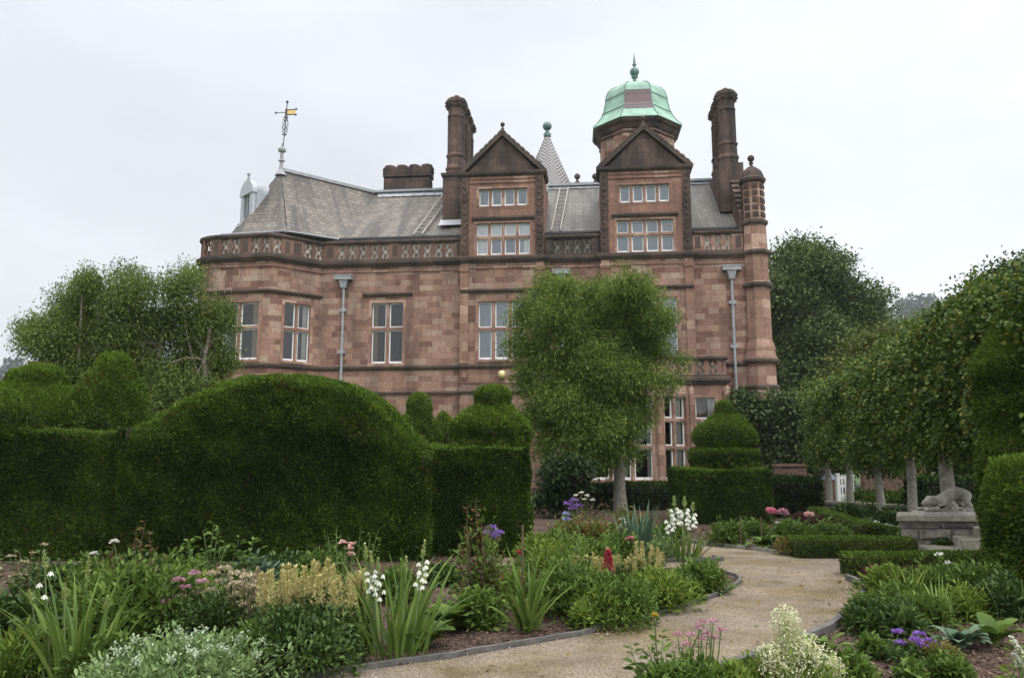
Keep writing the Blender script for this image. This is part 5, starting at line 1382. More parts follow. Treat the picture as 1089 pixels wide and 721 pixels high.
# creeper on the corner of the house
tree('wall_creeper', 'grey green climbing shrub covering the foot of the corner turret', (*at(825, 540, 32.6)[:2], 0), at(825, 440, 32.7), .12,
     plumps([(800, 432, 14), (818, 440, 18), (840, 432, 16), (812, 462, 22), (842, 462, 24), (830, 488, 20), (852, 445, 18), (806, 500, 14), (850, 495, 16), (790, 425, 8)], 32.6, g0, .3, .35), 330, 40, .24, .15, .7, 'ivy', 'bark', 107, nl=16, cat='climbing shrub')
tree('glossy_shrub', 'dark shrub between the square yew block and the round headed tree', (*at(600, 545, 21)[:2], 0), at(600, 510, 21), .06, plumps([(592, 500, 18), (605, 512, 20), (588, 525, 18), (615, 500, 12)], 21, g0, .4), 130, 40, .16, .13, .4, 'box_dark', 'bark_dark', 108, cat='shrub', nl=8)

# ================================================================ terrace, wall, steps, lion
M['terrace'] = plain('mossy_terrace_gravel', (.085, .09, .05), .95, 0, .5, 1.5, .6, 40)
t = MB()
t.prism([(7.95, 13.46), (16, 13.46), (20, 19), (9.4, 19), (8.25, 15.2)], .0, .40)
tag(t.build('terrace_ground', M['terrace']), kind='structure')
t = MB(); a, b = (11.6, 20.2), (8.4, 24.6)
t.sweep([b, a], [(-.25, 0), (0, 0), (0, .24), (-.25, .24)])
lw = tag(t.build('terrace_wall', M['rubble']), 'low grey garden wall with a flat pale coping seen behind the lime trunks', 'wall')
t = MB(); t.sweep([b, a], [(-.3, .241), (.05, .241), (.05, .31), (-.3, .31)]); t.build('coping', M['coping'], lw)
pl = empty('stone_plinth', (7.36, 13.95, 0), math.radians(-3), 'rough grey stone plinth with a slab top carrying the crouching lion', 'plinth')
t = MB(); g = random.Random(4)
z = 0.0
for rr_, (h, cuts) in enumerate(((.22, (0, .62, 1.28, 1.9)), (.18, (0, .36, .98, 1.5, 1.9)), (.13, (0, .8, 1.45, 1.9)))):
    for c0, c1 in zip(cuts, cuts[1:]):
        j = .012
        xo = .16 if c0 == 0 else 0
        x0, x1, y0, y1, z0, z1 = -.78 + c0 * .86 + j, -.78 + c1 * .86 - j, -.42 + g.uniform(-.02, .02), -.22, z + j, z + h - j
        e_ = .035
        t.prism([(x0, y0 + e_), (x0 + e_, y0), (x1 - e_, y0), (x1, y0 + e_), (x1, y1), (x0 + xo, y1)], z0, z1, 0)
        t.prism([(x0 + .06, y0 - .022), (x1 - .06, y0 - .022), (x1 - .03, y0), (x0 + .03, y0)], z0 + .03, z1 - .03, 0)
    z += h
t.prism([(-.75, -.385), (.80, -.385), (1.05, .42), (-.42, .42)], 0, z, 1)
t.build('rough_stonework', [M['blocks'], M['rubble']], pl)
t = MB(); t.prism([(-.86, -.50), (.95, -.50), (1.2, .52), (-.45, .52)], z + .001, z + .085, 0, [(-.84, -.48), (.93, -.48), (1.18, .50), (-.43, .50)]); t.build('slab_top', M['coping'], pl)
ZP = z + .085
st = empty('stone_steps', (8.4, 12.9, 0), 0, 'three worn buff stone steps up to the terrace beside the plinth', 'steps')
for i, (x0, y0, zz) in enumerate(((6.50, 12.30, .15), (7.08, 12.66, .30), (7.46, 13.02, .45))):
    q = [(x0 - 8.4, y0 - 12.9), (10.5 - 8.4, y0 - 12.9), (10.5 - 8.4, 13.44 - 12.9), (x0 + .25 - 8.4, 13.44 - 12.9)]
    t = MB(); t.prism(q, zz - .151 if i else 0, zz, 0, [(q[0][0] + .02, q[0][1] + .02), (q[1][0], q[1][1] + .02), q[2], (q[3][0] + .02, q[3][1])])
    t.build('step', M['coping'], st)
# crouching lion: one skinned body
def skin(name, nodes, edges, mat, parent=None, loc=(0, 0, 0), rz=0, levels=2):
    me = bpy.data.meshes.new(name); me.from_pydata([n[:3] for n in nodes], edges, []); me.materials.append(mat)
    o = bpy.data.objects.new(name, me); COL.objects.link(o); o.location = loc; o.rotation_euler = (0, 0, rz)
    m = o.modifiers.new('Skin', 'SKIN'); m.use_smooth_shade = True
    for i, n in enumerate(nodes):
        sv = me.skin_vertices[0].data[i]; r = n[3]; sv.radius = (r, n[4] if len(n) > 4 else r); sv.use_root = (i == 0)
    m = o.modifiers.new('Subsurf', 'SUBSURF'); m.levels = levels; m.render_levels = levels
    if parent: o.parent = parent
    return o
ln = [(.31, 0, .325, .125), (.21, 0, .34, .122), (.08, 0, .265, .115), (-.04, 0, .20, .110), (-.14, 0, .155, .10), (-.22, 0, .185, .092), (-.30, 0, .175, .078), (-.375, 0, .135, .050), (-.42, 0, .115, .036),   # spine to muzzle 0-8
      (.345, .095, .26, .10), (.30, .115, .16, .066), (.40, .11, .085, .036), (.375, .11, .028, .034), (.31, .11, .024, .030),   # far hind 9-13
      (.345, -.095, .26, .10), (.30, -.115, .16, .066), (.40, -.11, .085, .036), (.375, -.11, .028, .034), (.31, -.11, .024, .030),   # near hind 14-18
      (-.12, .10, .10, .060), (-.20, .115, .045, .043), (-.36, .11, .036, .036), (-.45, .11, .034, .042),   # far fore 19-22
      (-.12, -.10, .10, .060), (-.20, -.115, .045, .043), (-.36, -.11, .036, .036), (-.45, -.11, .034, .042),   # near fore 23-26
      (.40, 0, .31, .045), (.44, .02, .22, .028), (.45, .05, .10, .024), (.40, .06, .04, .026),    # tail 27-30
      (-.26, .075, .24, .024), (-.26, -.075, .24, .024), (-.25, .09, .262, .015), (-.25, -.09, .262, .015)]   # ears
le = [(i, i + 1) for i in range(8)] + [(0, 9), (9, 10), (10, 11), (11, 12), (12, 13), (0, 14), (14, 15), (15, 16), (16, 17), (17, 18), (4, 19), (19, 20), (20, 21), (21, 22), (4, 23), (23, 24), (24, 25), (25, 26), (0, 27), (27, 28), (28, 29), (29, 30), (5, 31), (5, 32), (31, 33), (32, 34)]
lion = skin('lion_statue', ln, le, M['stone_grey'], None, (7.50, 13.85, ZP + .052), math.radians(4))
tag(lion, 'weathered grey stone lion crouching with its rump raised on the plinth', 'statue')
t = MB(); t.prism([(-.52, -.2), (.5, -.2), (.5, .2), (-.52, .2)], -.051, .004, 0, [(-.5, -.18), (.48, -.18), (.48, .18), (-.5, .18)]); t.build('base_slab', M['stone_grey'], lion)

hedge('low_hedge', 'low dark hedge behind the lion and the thick lime trunk', 'hedge', [quads_extrude((10.75, 12.9), lambda x: 1.0, 21.0, 21.8, 3)], ('box_dark', 'yew'), 700, .12, seed=44, brown=0)
# garden wall, gate, piers behind the limes
Yw = 31.0
x0, x1 = at(918, 500, Yw)[0], at(992, 500, Yw)[0]
zt_ = zat(950, 494, Yw)
gw = MB(); gw.box(x0, x1, Yw, Yw + .3, 0, zt_ - .55)
gwo = tag(gw.build('garden_wall', M['garden_brick']), 'old brick garden wall with a honeycomb top behind the lime trunks', 'wall')
gw = MB()
n = 13; w = (x1 - x0) / n
for r in range(2):
    for i in range(n):
        xx = x0 + (i + (.5 if r else 0)) * w
        gw.box(xx, xx + w * .5, Yw + .002, Yw + .298, zt_ - .549 + r * .22, zt_ - .331 + r * .22)
gw.box(x0, x1, Yw - .02, Yw + .32, zt_ - .108, zt_)
gw.build('honeycomb_top', M['garden_brick'], gwo)
xg = at(886, 500, 27)[0]; xh = at(908, 500, 27)[0]; za, zb = zat(890, 503, 27), 0.0
gt = empty('white_gate', ((xg + xh) / 2, 27, 0), math.radians(20), 'white painted wooden gate with two uprights seen between the lime trunks', 'gate')
t = MB(); h = (xh - xg) / 2
for a in (-h, h - .12): t.box(a, a + .14, -.05, .05, 0, za)
t.build('post', M['white'], gt)
t = MB()
for zz in (.25, za * .55, za - .2): t.box(-h + .14, h - .12, -.02, .02, zz, zz + .09)
k = -h + .2
while k < h - .2: t.box(k, k + .06, -.035, -.021, .15, za - .06); k += .14
t.build('rail', M['white'], gt)
xp = at(881, 500, 28)[0]
pr_ = MB(); pr_.box(xp - .17, xp + .17, 27.83, 28.17, 0, zat(881, 510, 28)); po = tag(pr_.build('gate_pier', M['dress']), 'small stone gate pier with a bluish lead cap left of the white gate', 'pier')
pr_ = MB(); zz = zat(881, 510, 28); pr_.prism([(xp - .22, 27.78), (xp + .22, 27.78), (xp + .22, 28.22), (xp - .22, 28.22)], zz + .001, zz + .25, 0, [(xp - .05, 27.95), (xp + .05, 27.95), (xp + .05, 28.05), (xp - .05, 28.05)]); pr_.build('cap', plain('blue_lead_cap', (.28, .34, .45), .5), po)
xq0, xq1 = at(826, 500, 30)[0], at(858, 500, 30)[0]
t = MB(); t.box(xq0, xq1, 30, 30.4, 0, zat(845, 496, 30)); t.box(xq0 - .05, xq1 + .05, 29.95, 30.45, zat(845, 496, 30) + .001, zat(845, 494, 30) + .03)
tag(t.build('garden_wall', M['garden_brick']), 'short pinkish wall end beside the creeper at the house corner', 'wall')

# ================================================================ far hills and woods
t = MB()
def hill(name, prof, Y0, Y1, mat):
    t = MB(); N = len(prof)
    for (xa_, za_), (xb_, zb_) in zip(prof, prof[1:]):
        for k in range(4):
            u0, u1 = k / 4, (k + 1) / 4; f = lambda u: math.sin(u * math.pi / 2) ** .8
            t.face([(xa_, Y0 + (Y1 - Y0) * u0, za_ * f(u0) - 1), (xb_, Y0 + (Y1 - Y0) * u0, zb_ * f(u0) - 1), (xb_, Y0 + (Y1 - Y0) * u1, zb_ * f(u1) - 1), (xa_, Y0 + (Y1 - Y0) * u1, za_ * f(u1) - 1)])
    return tag(t.build(name, mat), kind='structure')
hp = [(-900, 60), (-620, 66), (-480, 70), (-380, 62), (-250, 50), (-60, 55), (100, 70), (200, 92), (250, 104), (290, 112), (340, 112), (420, 120), (600, 130), (900, 110)]
hill('hill', hp, 380, 640, plain('wooded_hillside', (.035, .055, .025), .95, 0, .4, .02))
g = np.random.default_rng(9); f = FM()
P, D, U, LL = [], [], [], []
for k in range(1500):
    u = g.random() ** .45; 
    x = g.uniform(-640, 420); 
    if -300 < x < 120: continue
    y = 380 + 260 * u; fz = math.sin(u * math.pi / 2) ** .8; z = np.interp(x, [p[0] for p in hp], [p[1] for p in hp]) * fz - 1
    h = g.uniform(9, 19) if g.random() < .6 else g.uniform(7, 12); con = h > 11; r = h * (.19 if con else .42)
    m = 70; tt = g.random(m) ** .7; a = g.random(m) * 6.283; rad = r * ((1 - tt) + .08 if con else np.sqrt(np.clip(1 - (2 * tt - 1) ** 2, .05, 1))) * g.uniform(.5, 1.1, m)
    P.append(np.c_[x + rad * np.cos(a), y + rad * np.sin(a), z + h * tt]); D.append(np.c_[np.cos(a), np.sin(a), np.full(m, -.2) + g.normal(size=m) * .5]); U.append(g.normal(size=(m, 3)) * .5 + np.array([0, 0, 1.])); LL.append(np.full(m, h * .17))
P, D, U, LL = map(np.concatenate, (P, D, U, LL))
f.leaves(P, D, U, LL, LL * .7, fold=.2)
tag(f.build('hillside_woods', M['box_dark']), 'distant conifer woods on the hazy hills behind the mansion', 'woods', kind='stuff')

hz_m = bpy.data.materials.new('thin_damp_haze'); hz_m.use_nodes = True
hn = hz_m.node_tree.nodes; hn.remove(hn['Principled BSDF'])
pv = hn.new('ShaderNodeVolumePrincipled'); pv.inputs['Color'].default_value = (.86, .90, .95, 1); pv.inputs['Density'].default_value = .00035; pv.inputs['Anisotropy'].default_value = .2
hz_m.node_tree.links.new(pv.outputs[0], hn['Material Output'].inputs['Volume'])
t = MB(); t.box(-1000, 1000, -40, 720, -3, 165); tag(t.build('haze', hz_m), 'thin damp haze over the garden and the far hills', kind='stuff')

# ================================================================ plants in the beds
GREEN = [(.052, .092, .016), (.095, .162, .028), (.15, .225, .045)]
M['leaf_mid'] = leafmat('fresh_green_leaves', GREEN, .5, .3, .35, .25, 3)
M['leaf_dark'] = leafmat('deep_green_leaves', [(0.027, 0.057, 0.014), (0.053, 0.097, 0.022), (0.093, 0.149, 0.031)], .42, .2, .45, .25, 3)
M['leaf_lime'] = leafmat('lime_green_leaves', [(0.086, 0.146, 0.02), (0.144, 0.213, 0.032), (0.218, 0.28, 0.05)], .5, .35, .3, .25, 3)
M['leaf_grey'] = leafmat('silvery_green_leaves', [(.10, .165, .055), (.165, .245, .09), (.25, .335, .15)], .7, .25, .2, .25, 3)
M['leaf_blue'] = leafmat('blue_green_leaves', [(0.054, 0.098, 0.058), (0.09, 0.149, 0.089), (0.144, 0.207, 0.126)], .5, .2, .35, .2, 3)
M['leaf_red'] = leafmat('reddish_young_leaves', [(.09, .035, .02), (.16, .06, .03), (.15, .11, .035), (.07, .11, .03)], .45, .3, .35, .3, 5)
M['leaf_bronze'] = leafmat('bronze_orange_leaves', [(0.15, 0.085, 0.025), (0.21, 0.142, 0.03), (0.165, 0.171, 0.05), (0.075, 0.123, 0.03)], .5, .3, .3, .3, 4)
M['leaf_maroon'] = leafmat('maroon_leaves', [(.05, .012, .02), (.10, .025, .035), (.06, .05, .025)], .5, .2, .35, .3, 4)
M['strap'] = leafmat('strap_leaves', [(0.063, 0.119, 0.022), (0.112, 0.181, 0.033), (0.182, 0.25, 0.055)], .42, .25, .4, .15, 3)
M['stem'] = plain('green_stems', (.10, .15, .045), .6, 0, .3, 8)
M['stem_brown'] = plain('brown_stems', (.10, .07, .035), .8, 0, .3, 8)
M['cream'] = leafmat('cream_plume_florets', [(.36, .32, .11), (.52, .46, .20), (.68, .61, .34)], .8, .25, .1, .2, 4)
M['white_fl'] = leafmat('white_petals', [(.62, .63, .52), (.74, .75, .66), (.82, .82, .77)], .6, .3, .2, .1, 4)
M['ivory_fl'] = leafmat('ivory_florets', [(.45, .47, .24), (.62, .62, .40), (.74, .74, .56)], .6, .3, .2, .2, 4)
M['bud'] = leafmat('pale_green_buds', [(.26, .34, .10), (.38, .45, .16), (.50, .55, .26)], .6, .2, .2, .1, 4)
M['pink_pale'] = leafmat('pale_pink_petals', [(.65, .36, .33), (.75, .50, .45), (.80, .62, .56)], .6, .3, .2, .1, 4)
M['pink'] = leafmat('pink_petals', [(.55, .14, .22), (.68, .24, .32), (.74, .36, .42)], .6, .3, .2, .1, 4)
M['pink_dusty'] = leafmat('dusty_pink_florets', [(0.36, 0.156, 0.228), (0.504, 0.252, 0.336), (0.624, 0.396, 0.456)], .7, .25, .15, .25, 4)
M['red_fl'] = leafmat('crimson_florets', [(.35, .025, .05), (.50, .05, .09), (.58, .12, .16)], .6, .25, .2, .1, 4)
M['purple'] = leafmat('violet_florets', [(0.175, 0.086, 0.325), (0.275, 0.138, 0.475), (0.4, 0.23, 0.6)], .6, .25, .2, .2, 4)
M['blue_fl'] = leafmat('pale_blue_florets', [(.20, .24, .42), (.30, .33, .52)], .6, .25, .2, .2, 4)
M['seed'] = leafmat('straw_seed_heads', [(0.288, 0.228, 0.132), (0.432, 0.36, 0.228), (0.6, 0.54, 0.408)], .8, .2, .1, .2, 4)
M['yellow_fl'] = leafmat('yellow_petals', [(.55, .38, .06), (.65, .48, .12)], .6, .25, .2, .1, 4)
GEN = 1.0
def dome(f, g, n, r, h, L, Wd, mat=0, oval=True, droop=.15, up=.35, c=(0, 0), z0=0.0, shell=.45, fold=.25, flat=.8, lob=0.0):
    d = unit(g.normal(size=(n, 3))); d[:, 2] = np.abs(d[:, 2]); rad = g.random(n) ** shell
    if lob:
        a = np.arctan2(d[:, 1], d[:, 0]); rad = rad * (1 + lob * np.sin(a * 3 + g.random() * 6) + lob * .7 * np.sin(a * 5 + d[:, 2] * 4 + g.random() * 6))
    P = np.c_[c[0] + d[:, 0] * rad * r, c[1] + d[:, 1] * rad * r, z0 + d[:, 2] * rad * h]
    D = unit(d * .9 + g.normal(size=(n, 3)) * .55 + np.array([0, 0, up])); U = unit(np.array([0, 0, 1.]) + g.normal(size=(n, 3)) * (1.1 - flat))
    LL = L * g.uniform(.55, 1.3, n)
    f.leaves(P, D, U, LL, LL * Wd, mat, oval, fold, droop)
def plant(name, label, cat, x, yb, group=None, Y=None):
    """Empty at the plant's foot; (x, yb) is where its foot stands on the bed"""
    p = gp(x, yb) if Y is None else (X_(x, Y), Y, 0)
    r = empty(name, (p[0], p[1], .012), 0, label, cat, group); r['__y'] = p[1]
    return r, p
def hz(x, y, p): return at(x, y, p[1])[2]           # height of the plant's tip
def wd(px, p): return px * p[1] / 834.0
def fin(r):
    if '__y' in r: del r['__y']
    return r
def stems(f, g, pts, rad=.004, base=.05, mat=0, z0=0.0):
    for q in pts:
        q = np.array(q, float); b = np.array([q[0] * .35 + g.normal() * base, q[1] * .35 + g.normal() * base, z0])
        t_ = np.linspace(0, 1, 5)[:, None]
        f.tube(b + (q - b) * t_ + np.array([g.normal() * .02, g.normal() * .02, 0]) * np.sin(np.pi * t_), np.linspace(rad * 1.3, rad * .7, 5), 5, mat)
def bush(name, label, cat, x, yb, ytop, hw, n, L, Wd, leaf, seed, group=None, lob=.18, Y=None, oval=True, up=.35, clumps=7, droop=.15, flat=.8):
    g = np.random.default_rng(seed); r, p = plant(name, label, cat, x, yb, group, Y); R, H = wd(hw, p) * 1.18, hz(x, ytop, p) * 1.06; n = int(n * 1.5)
    f = FM()
    dome(f, g, int(n * .45), R * .92, H * .84, L, Wd, 0, oval, droop, up, lob=lob, flat=flat)
    for k in range(clumps):
        a = g.random() * 6.283; q = R * g.uniform(.25, .72); rr_ = R * g.uniform(.3, .45)
        hh = H * (1 - .35 * (q / R)) * g.uniform(.8, 1.02)
        dome(f, g, int(n * .55 / clumps), rr_, H * .42, L, Wd, 0, oval, droop, up, (q * math.cos(a), q * math.sin(a)), hh - H * .42, flat=flat)
    f.build('foliage', M[leaf], r)
    f = FM(); pts = [(g.normal() * R * .4, g.normal() * R * .4, H * g.uniform(.55, .9)) for _ in range(12)]
    stems(f, g, pts, .006, .05); f.build('stem', M['stem'], r)
    return fin(r), g, p, R, H
def blossom(f, g, c, s, n=14, mat=0, cup=.6):
    a = g.random(n) * 6.283; e_ = g.uniform(cup - .5, cup + .7, n)
    D = np.c_[np.cos(a) * np.cos(e_), np.sin(a) * np.cos(e_), np.sin(e_)]
    P = np.tile(np.array(c, float), (n, 1)) + D * s * .05; U = unit(np.tile([0, 0, 1.], (n, 1)) + g.normal(size=(n, 3)) * .3)
    f.leaves(P, D, U, s * g.uniform(.7, 1.1, n), s * .8, mat, True, .35, .1)
def straps(f, g, n, L, width, spread, bend, base=.06, mat=0):
    for k in range(n):
        a = g.random() * 6.283; q = base * math.sqrt(g.random())
        f.strap((q * math.cos(a), q * math.sin(a), 0), a + g.normal() * .4, abs(g.normal()) * spread * .6 + .05, L * g.uniform(.6, 1.1), width * g.uniform(.75, 1.2), bend * g.uniform(.5, 1.6), 6, mat, g.normal() * .5)
def strap_plant(name, label, cat, x, yb, ytop, n, width, spread, bend, seed, leaf='strap', group=None, base=.08, Y=None):
    g = np.random.default_rng(seed); r, p = plant(name, label, cat, x, yb, group, Y); H = hz(x, ytop, p)
    f = FM(); straps(f, g, n, H * 1.12, width, spread, bend, base); f.build('leaves', M[leaf], r)
    return fin(r), g, p, H
def bell_spike(r, g, p, x, ytop, lean=0.0, bells=10, bud=.28, s=1.0, base=(0, 0)):
    """summer hyacinth spike: tall stem, buds at the tip, white bells hanging below"""
    X0 = X_(x, p[1]) - p[0]; H = hz(x, ytop, p)
    f = FM(); b = np.array([base[0] + X0 * .6, base[1], 0.]); tipp = np.array([X0, base[1] + lean, H]); t_ = np.linspace(0, 1, 7)[:, None]
    f.tube(b + (tipp - b) * t_, np.linspace(.011, .004, 7) * s, 6, 0)
    d = (tipp - b) / np.linalg.norm(tipp - b)
    nb = 46; u = g.random(nb); Q = b + (tipp - b) * (1 - bud * u[:, None] * .55); a = g.random(nb) * 6.283
    D = unit(np.c_[np.cos(a) * .7, np.sin(a) * .7, np.full(nb, .8)])
    f.leaves(Q, D, np.tile([0, 0, 1.], (nb, 1)), (.022 + .03 * u) * s, (.012 + .012 * u) * s, 1, True, .3, 0)
    for k in range(bells):
        u_ = .16 + .26 * k / max(1, bells); q = b + (tipp - b) * (1 - u_); a = k * 2.4 + g.random()
        o = np.array([math.cos(a), math.sin(a), -.15]) * .04 * s
        f.tube([q, q + o * .7, q + o], [.003, .002, .002], 4, 0)
        m = 6; an = np.arange(m) * 6.283 / m; DD = np.c_[np.cos(an) * .45, np.sin(an) * .45, np.full(m, -1.)]
        f.leaves(np.tile(q + o, (m, 1)), DD, np.c_[np.cos(an), np.sin(an), np.full(m, .4)], .045 * s, .026 * s, 2, True, .2, -.15)
    f.build('flower_spike', [M['stem'], M['bud'], M['white_fl']], r)
def plume_clump(name, label, x, yb, ytop, hw, n_pl, seed, group, leaf='leaf_dark', plume='cream', Y=None, pl=.26):
    g = np.random.default_rng(seed); r, p = plant(name, label, 'astilbe', x, yb, group, Y); R, H = wd(hw, p), hz(x, ytop, p)
    f = FM(); dome(f, g, 1500, R, H * .72, .06, .45, 0, True, .2, .1, lob=.1); f.build('foliage', M[leaf], r)
    for k in range(n_pl):
        f = FM(); a = g.random() * 6.283; q = R * .8 * math.sqrt((k + .5) / n_pl)
        cx, cy = q * math.cos(k * 2.4), q * math.sin(k * 2.4) * .8
        top = H * g.uniform(.78, 1.08); ln = min(pl, H * .5) * g.uniform(.7, 1.25)
        f.tube([(cx * .6, cy * .6, H * .3), (cx, cy, top - ln), (cx + g.normal() * .01, cy, top)], [.005, .004, .002], 4, 1)
        m = 230; u = g.random(m); rad = (.05 * (1 - u) ** 1.15 + .004); aa = g.random(m) * 6.283; rr_ = np.sqrt(g.random(m)) * rad
        P = np.c_[cx + rr_ * np.cos(aa), cy + rr_ * np.sin(aa), top - ln + u * ln]; D = unit(np.c_[np.cos(aa), np.sin(aa), np.full(m, 1.2) + g.normal(size=m) * .3])
        f.leaves(P, D, np.tile([0, 0, 1.], (m, 1)) + g.normal(size=(m, 3)) * .3, .026 * g.uniform(.6, 1.4, m), .013, 0, False, .2, 0)
        f.build('plume', [M[plume], M['stem']], r)
    return fin(r)
def flat_heads(r, g, p, heads, mat, s=.08, n=120, fl=.016, stem=True, base=.05):
    """flat or rounded flower heads on thin stems; heads = [(px, py)] in the photo, at the plant's depth"""
    for x, y in heads:
        yy = g.normal() * .06; X0 = X_(x, p[1]) - p[0]; H = hz(x, y, p); f = FM()
        f.tube([(X0 * .4, yy * .4, 0), (X0 * .8, yy, H * .55), (X0, yy, H - s * .2)], [.006, .004, .003], 5, 1)
        d = unit(g.normal(size=(n, 3))); d[:, 2] = np.abs(d[:, 2]) * .55; q = g.random(n)[:, None] ** .4
        P = np.array([X0, yy, H - s * .4]) + d * q * s; D = unit(d + g.normal(size=(n, 3)) * .5 + np.array([0, 0, .4]))
        f.leaves(P, D, np.tile([0, 0, 1.], (n, 1)) + g.normal(size=(n, 3)) * .4, fl * g.uniform(.6, 1.4, n), fl * .7, 0, True, .2, 0)
        f.build('flower_head', [M[mat], M['stem']], r)
def roses(r, g, p, spots, mat, s=.045):
    for x, y in spots:
        f = FM(); X0 = X_(x, p[1]) - p[0]; H = hz(x, y, p); yy = -g.random() * .12
        f.tube([(X0 * .5, yy * .5, H * .4), (X0 * .8, yy, H * .75), (X0, yy, H - s * .3)], [.006, .005, .004], 5, 1)
        for k in range(3): blossom(f, g, (X0 + g.normal() * s * .2, yy + g.normal() * s * .2, H), s * (1 - .15 * k), 14, 0, .5 + .3 * k)
        f.build('blossom', [M[mat], M['stem']], r)
def stalks(name, label, cat, x, yb, tips, seed, leaf, L, Wd, n_leaf, mat_stem='stem', group=None, Y=None, spread=.05, oval=True, droop=.2):
    """upright leafy stems, each to its own tip"""
    g = np.random.default_rng(seed); r, p = plant(name, label, cat, x, yb, group, Y); f, fs = FM(), FM()
    for tx, ty in tips:
        X0 = X_(tx, p[1]) - p[0]; H = hz(tx, ty, p); yy = g.normal() * spread; t_ = np.linspace(0, 1, 7)[:, None]
        b = np.array([X0 * .3 + g.normal() * .03, yy * .3, 0]); tt = np.array([X0, yy, H])
        bow = np.array([g.normal(), g.normal(), 0]) * .03 * np.sin(np.pi * t_); fs.tube(b + (tt - b) * t_ + bow, np.linspace(.008, .003, 7), 5)
        n = n_leaf; u = g.uniform(.12, 1, n); Q = b + (tt - b) * u[:, None]; a = np.arange(n) * 2.4 + g.random() * 6
        D = unit(np.c_[np.cos(a), np.sin(a), .15 + .5 * u]); LL = L * (1.15 - .55 * u) * g.uniform(.7, 1.25, n)
        off = D * (.02 + .06 * (1 - u))[:, None]
        f.leaves(Q + off, D, np.tile([0, 0, 1.], (n, 1)) + g.normal(size=(n, 3)) * .3, LL, LL * Wd, 0, oval, .25, droop)
    f.build('leaves', M[leaf], r); fs.build('stem', M[mat_stem], r)
    return fin(r), g, p
def rosette(name, label, cat, x, yb, n, L, Wd, seed, leaf, tilt=.7, group=None, Y=None, seg_bend=.9):
    """big single leaves on short stalks, arching out from one crown"""
    g = np.random.default_rng(seed); r, p = plant(name, label, cat, x, yb, group, Y); f = FM(); V = []
    for k in range(n):
        a = k * 2.399 + g.normal() * .2; l = L * g.uniform(.6, 1.1) ; th = tilt * g.uniform(.35, 1.15); q = np.array([math.cos(a) * .03, math.sin(a) * .03, 0.])
        side = np.array([-math.sin(a), math.cos(a), 0]); pts = []; m = 8
        for i in range(m + 1):
            t_ = i / m; w = l * Wd * .5 * (0.08 if t_ < .22 else math.sin(math.pi * min(1, (t_ - .2) / .8)) ** .75 + .01)
            up = np.array([-math.cos(a) * math.cos(th), -math.sin(a) * math.cos(th), math.sin(th)])
            wav = .12 * math.sin(t_ * 9 + k) * w
            pts += [q + side * w + up * (w * .28 + wav), q.copy(), q - side * w + up * (w * .28 - wav)]
            q = q + np.array([math.cos(a) * math.sin(th), math.sin(a) * math.sin(th), math.cos(th)]) * l / m; th += seg_bend / m * (1 + t_)
        b = np.arange(m)[:, None] * 3
        f.add(np.array(pts), np.concatenate([b + np.array([0, 1, 4, 3]), b + np.array([1, 2, 5, 4])]))
    f.build('leaves', M[leaf], r, smooth=True)
    return fin(r), g, p

# ---- left bed, front row
r, g, p, R, H = bush('silver_bush', 'pale silvery green bushy plant at the bottom edge of the left bed', 'shrub', 192, 742, 679, 84, 5600, .045, .42, 'leaf_grey', 201, clumps=18, lob=.25)
mgw = leafmat('grey_white_florets', [(.34, .42, .28), (.48, .54, .40)], .7, .2)
for k in range(20):
    a = g.random() * 6.28; q = R * .85 * math.sqrt(g.random()); c = (q * math.cos(a), q * math.sin(a), H * (1 - .35 * (q / R) ** 2) * g.uniform(.82, 1.0))
    n = 26; D = unit(g.normal(size=(n, 3)) + np.array([0, 0, .8])); f = FM(); f.leaves(np.tile(c, (n, 1)) + g.normal(size=(n, 3)) * .018, D, np.tile([0, 0, 1.], (n, 1)), .024, .014, 0, True); f.build('flower', mgw, r)
strap_plant('daylily', 'arching grassy daylily tuft in the bottom left corner', 'daylily', 5, 728, 655, 60, .022, .9, 1.3, 202, 'leaf_mid', base=.12)
r, g, p, H = strap_plant('summer_hyacinth', 'clump of broad strap leaves with several budded spikes in the left foreground', 'summer hyacinth', 82, 724, 612, 60, .032, .5, .8, 203, group='summer hyacinths with white bells and strap leaves', base=.2)
for x, y, b in ((54, 587, 3), (102, 594, 0), (78, 621, 0), (125, 636, 0), (43, 630, 0)): bell_spike(r, g, p, x, y, 0, b, .34 if b == 0 else .3, .95)
r, g, p, R, H = bush('peony_bush', 'broad rounded fresh green leafy mound behind the left strap leaves', 'peony', 138, 690, 598, 66, 3600, .085, .40, 'leaf_mid', 204, clumps=12)
r, g, p = stalks('anemone', 'thin pale stemmed plant with a few pink buds at the far left edge', 'anemone', 22, 690, [(4, 590), (16, 585), (28, 588), (38, 596), (46, 584), (10, 610), (34, 605), (52, 592), (0, 600), (24, 600)], 205, 'leaf_dark', .075, .5, 26, 'stem_brown')
roses(r, g, p, [(8, 583), (6, 592)], 'pink_pale', .028)
flat_heads(r, g, p, [(20, 592), (32, 598), (44, 588), (50, 580), (14, 604), (38, 610), (26, 612)], 'seed', .035, 40, .014)
r, g, p, R, H = bush('shade_plant', 'low dark leafy plant under the pink budded stems at the left edge', 'shrub', 15, 700, 628, 45, 1300, .07, .6, 'leaf_dark', 206)
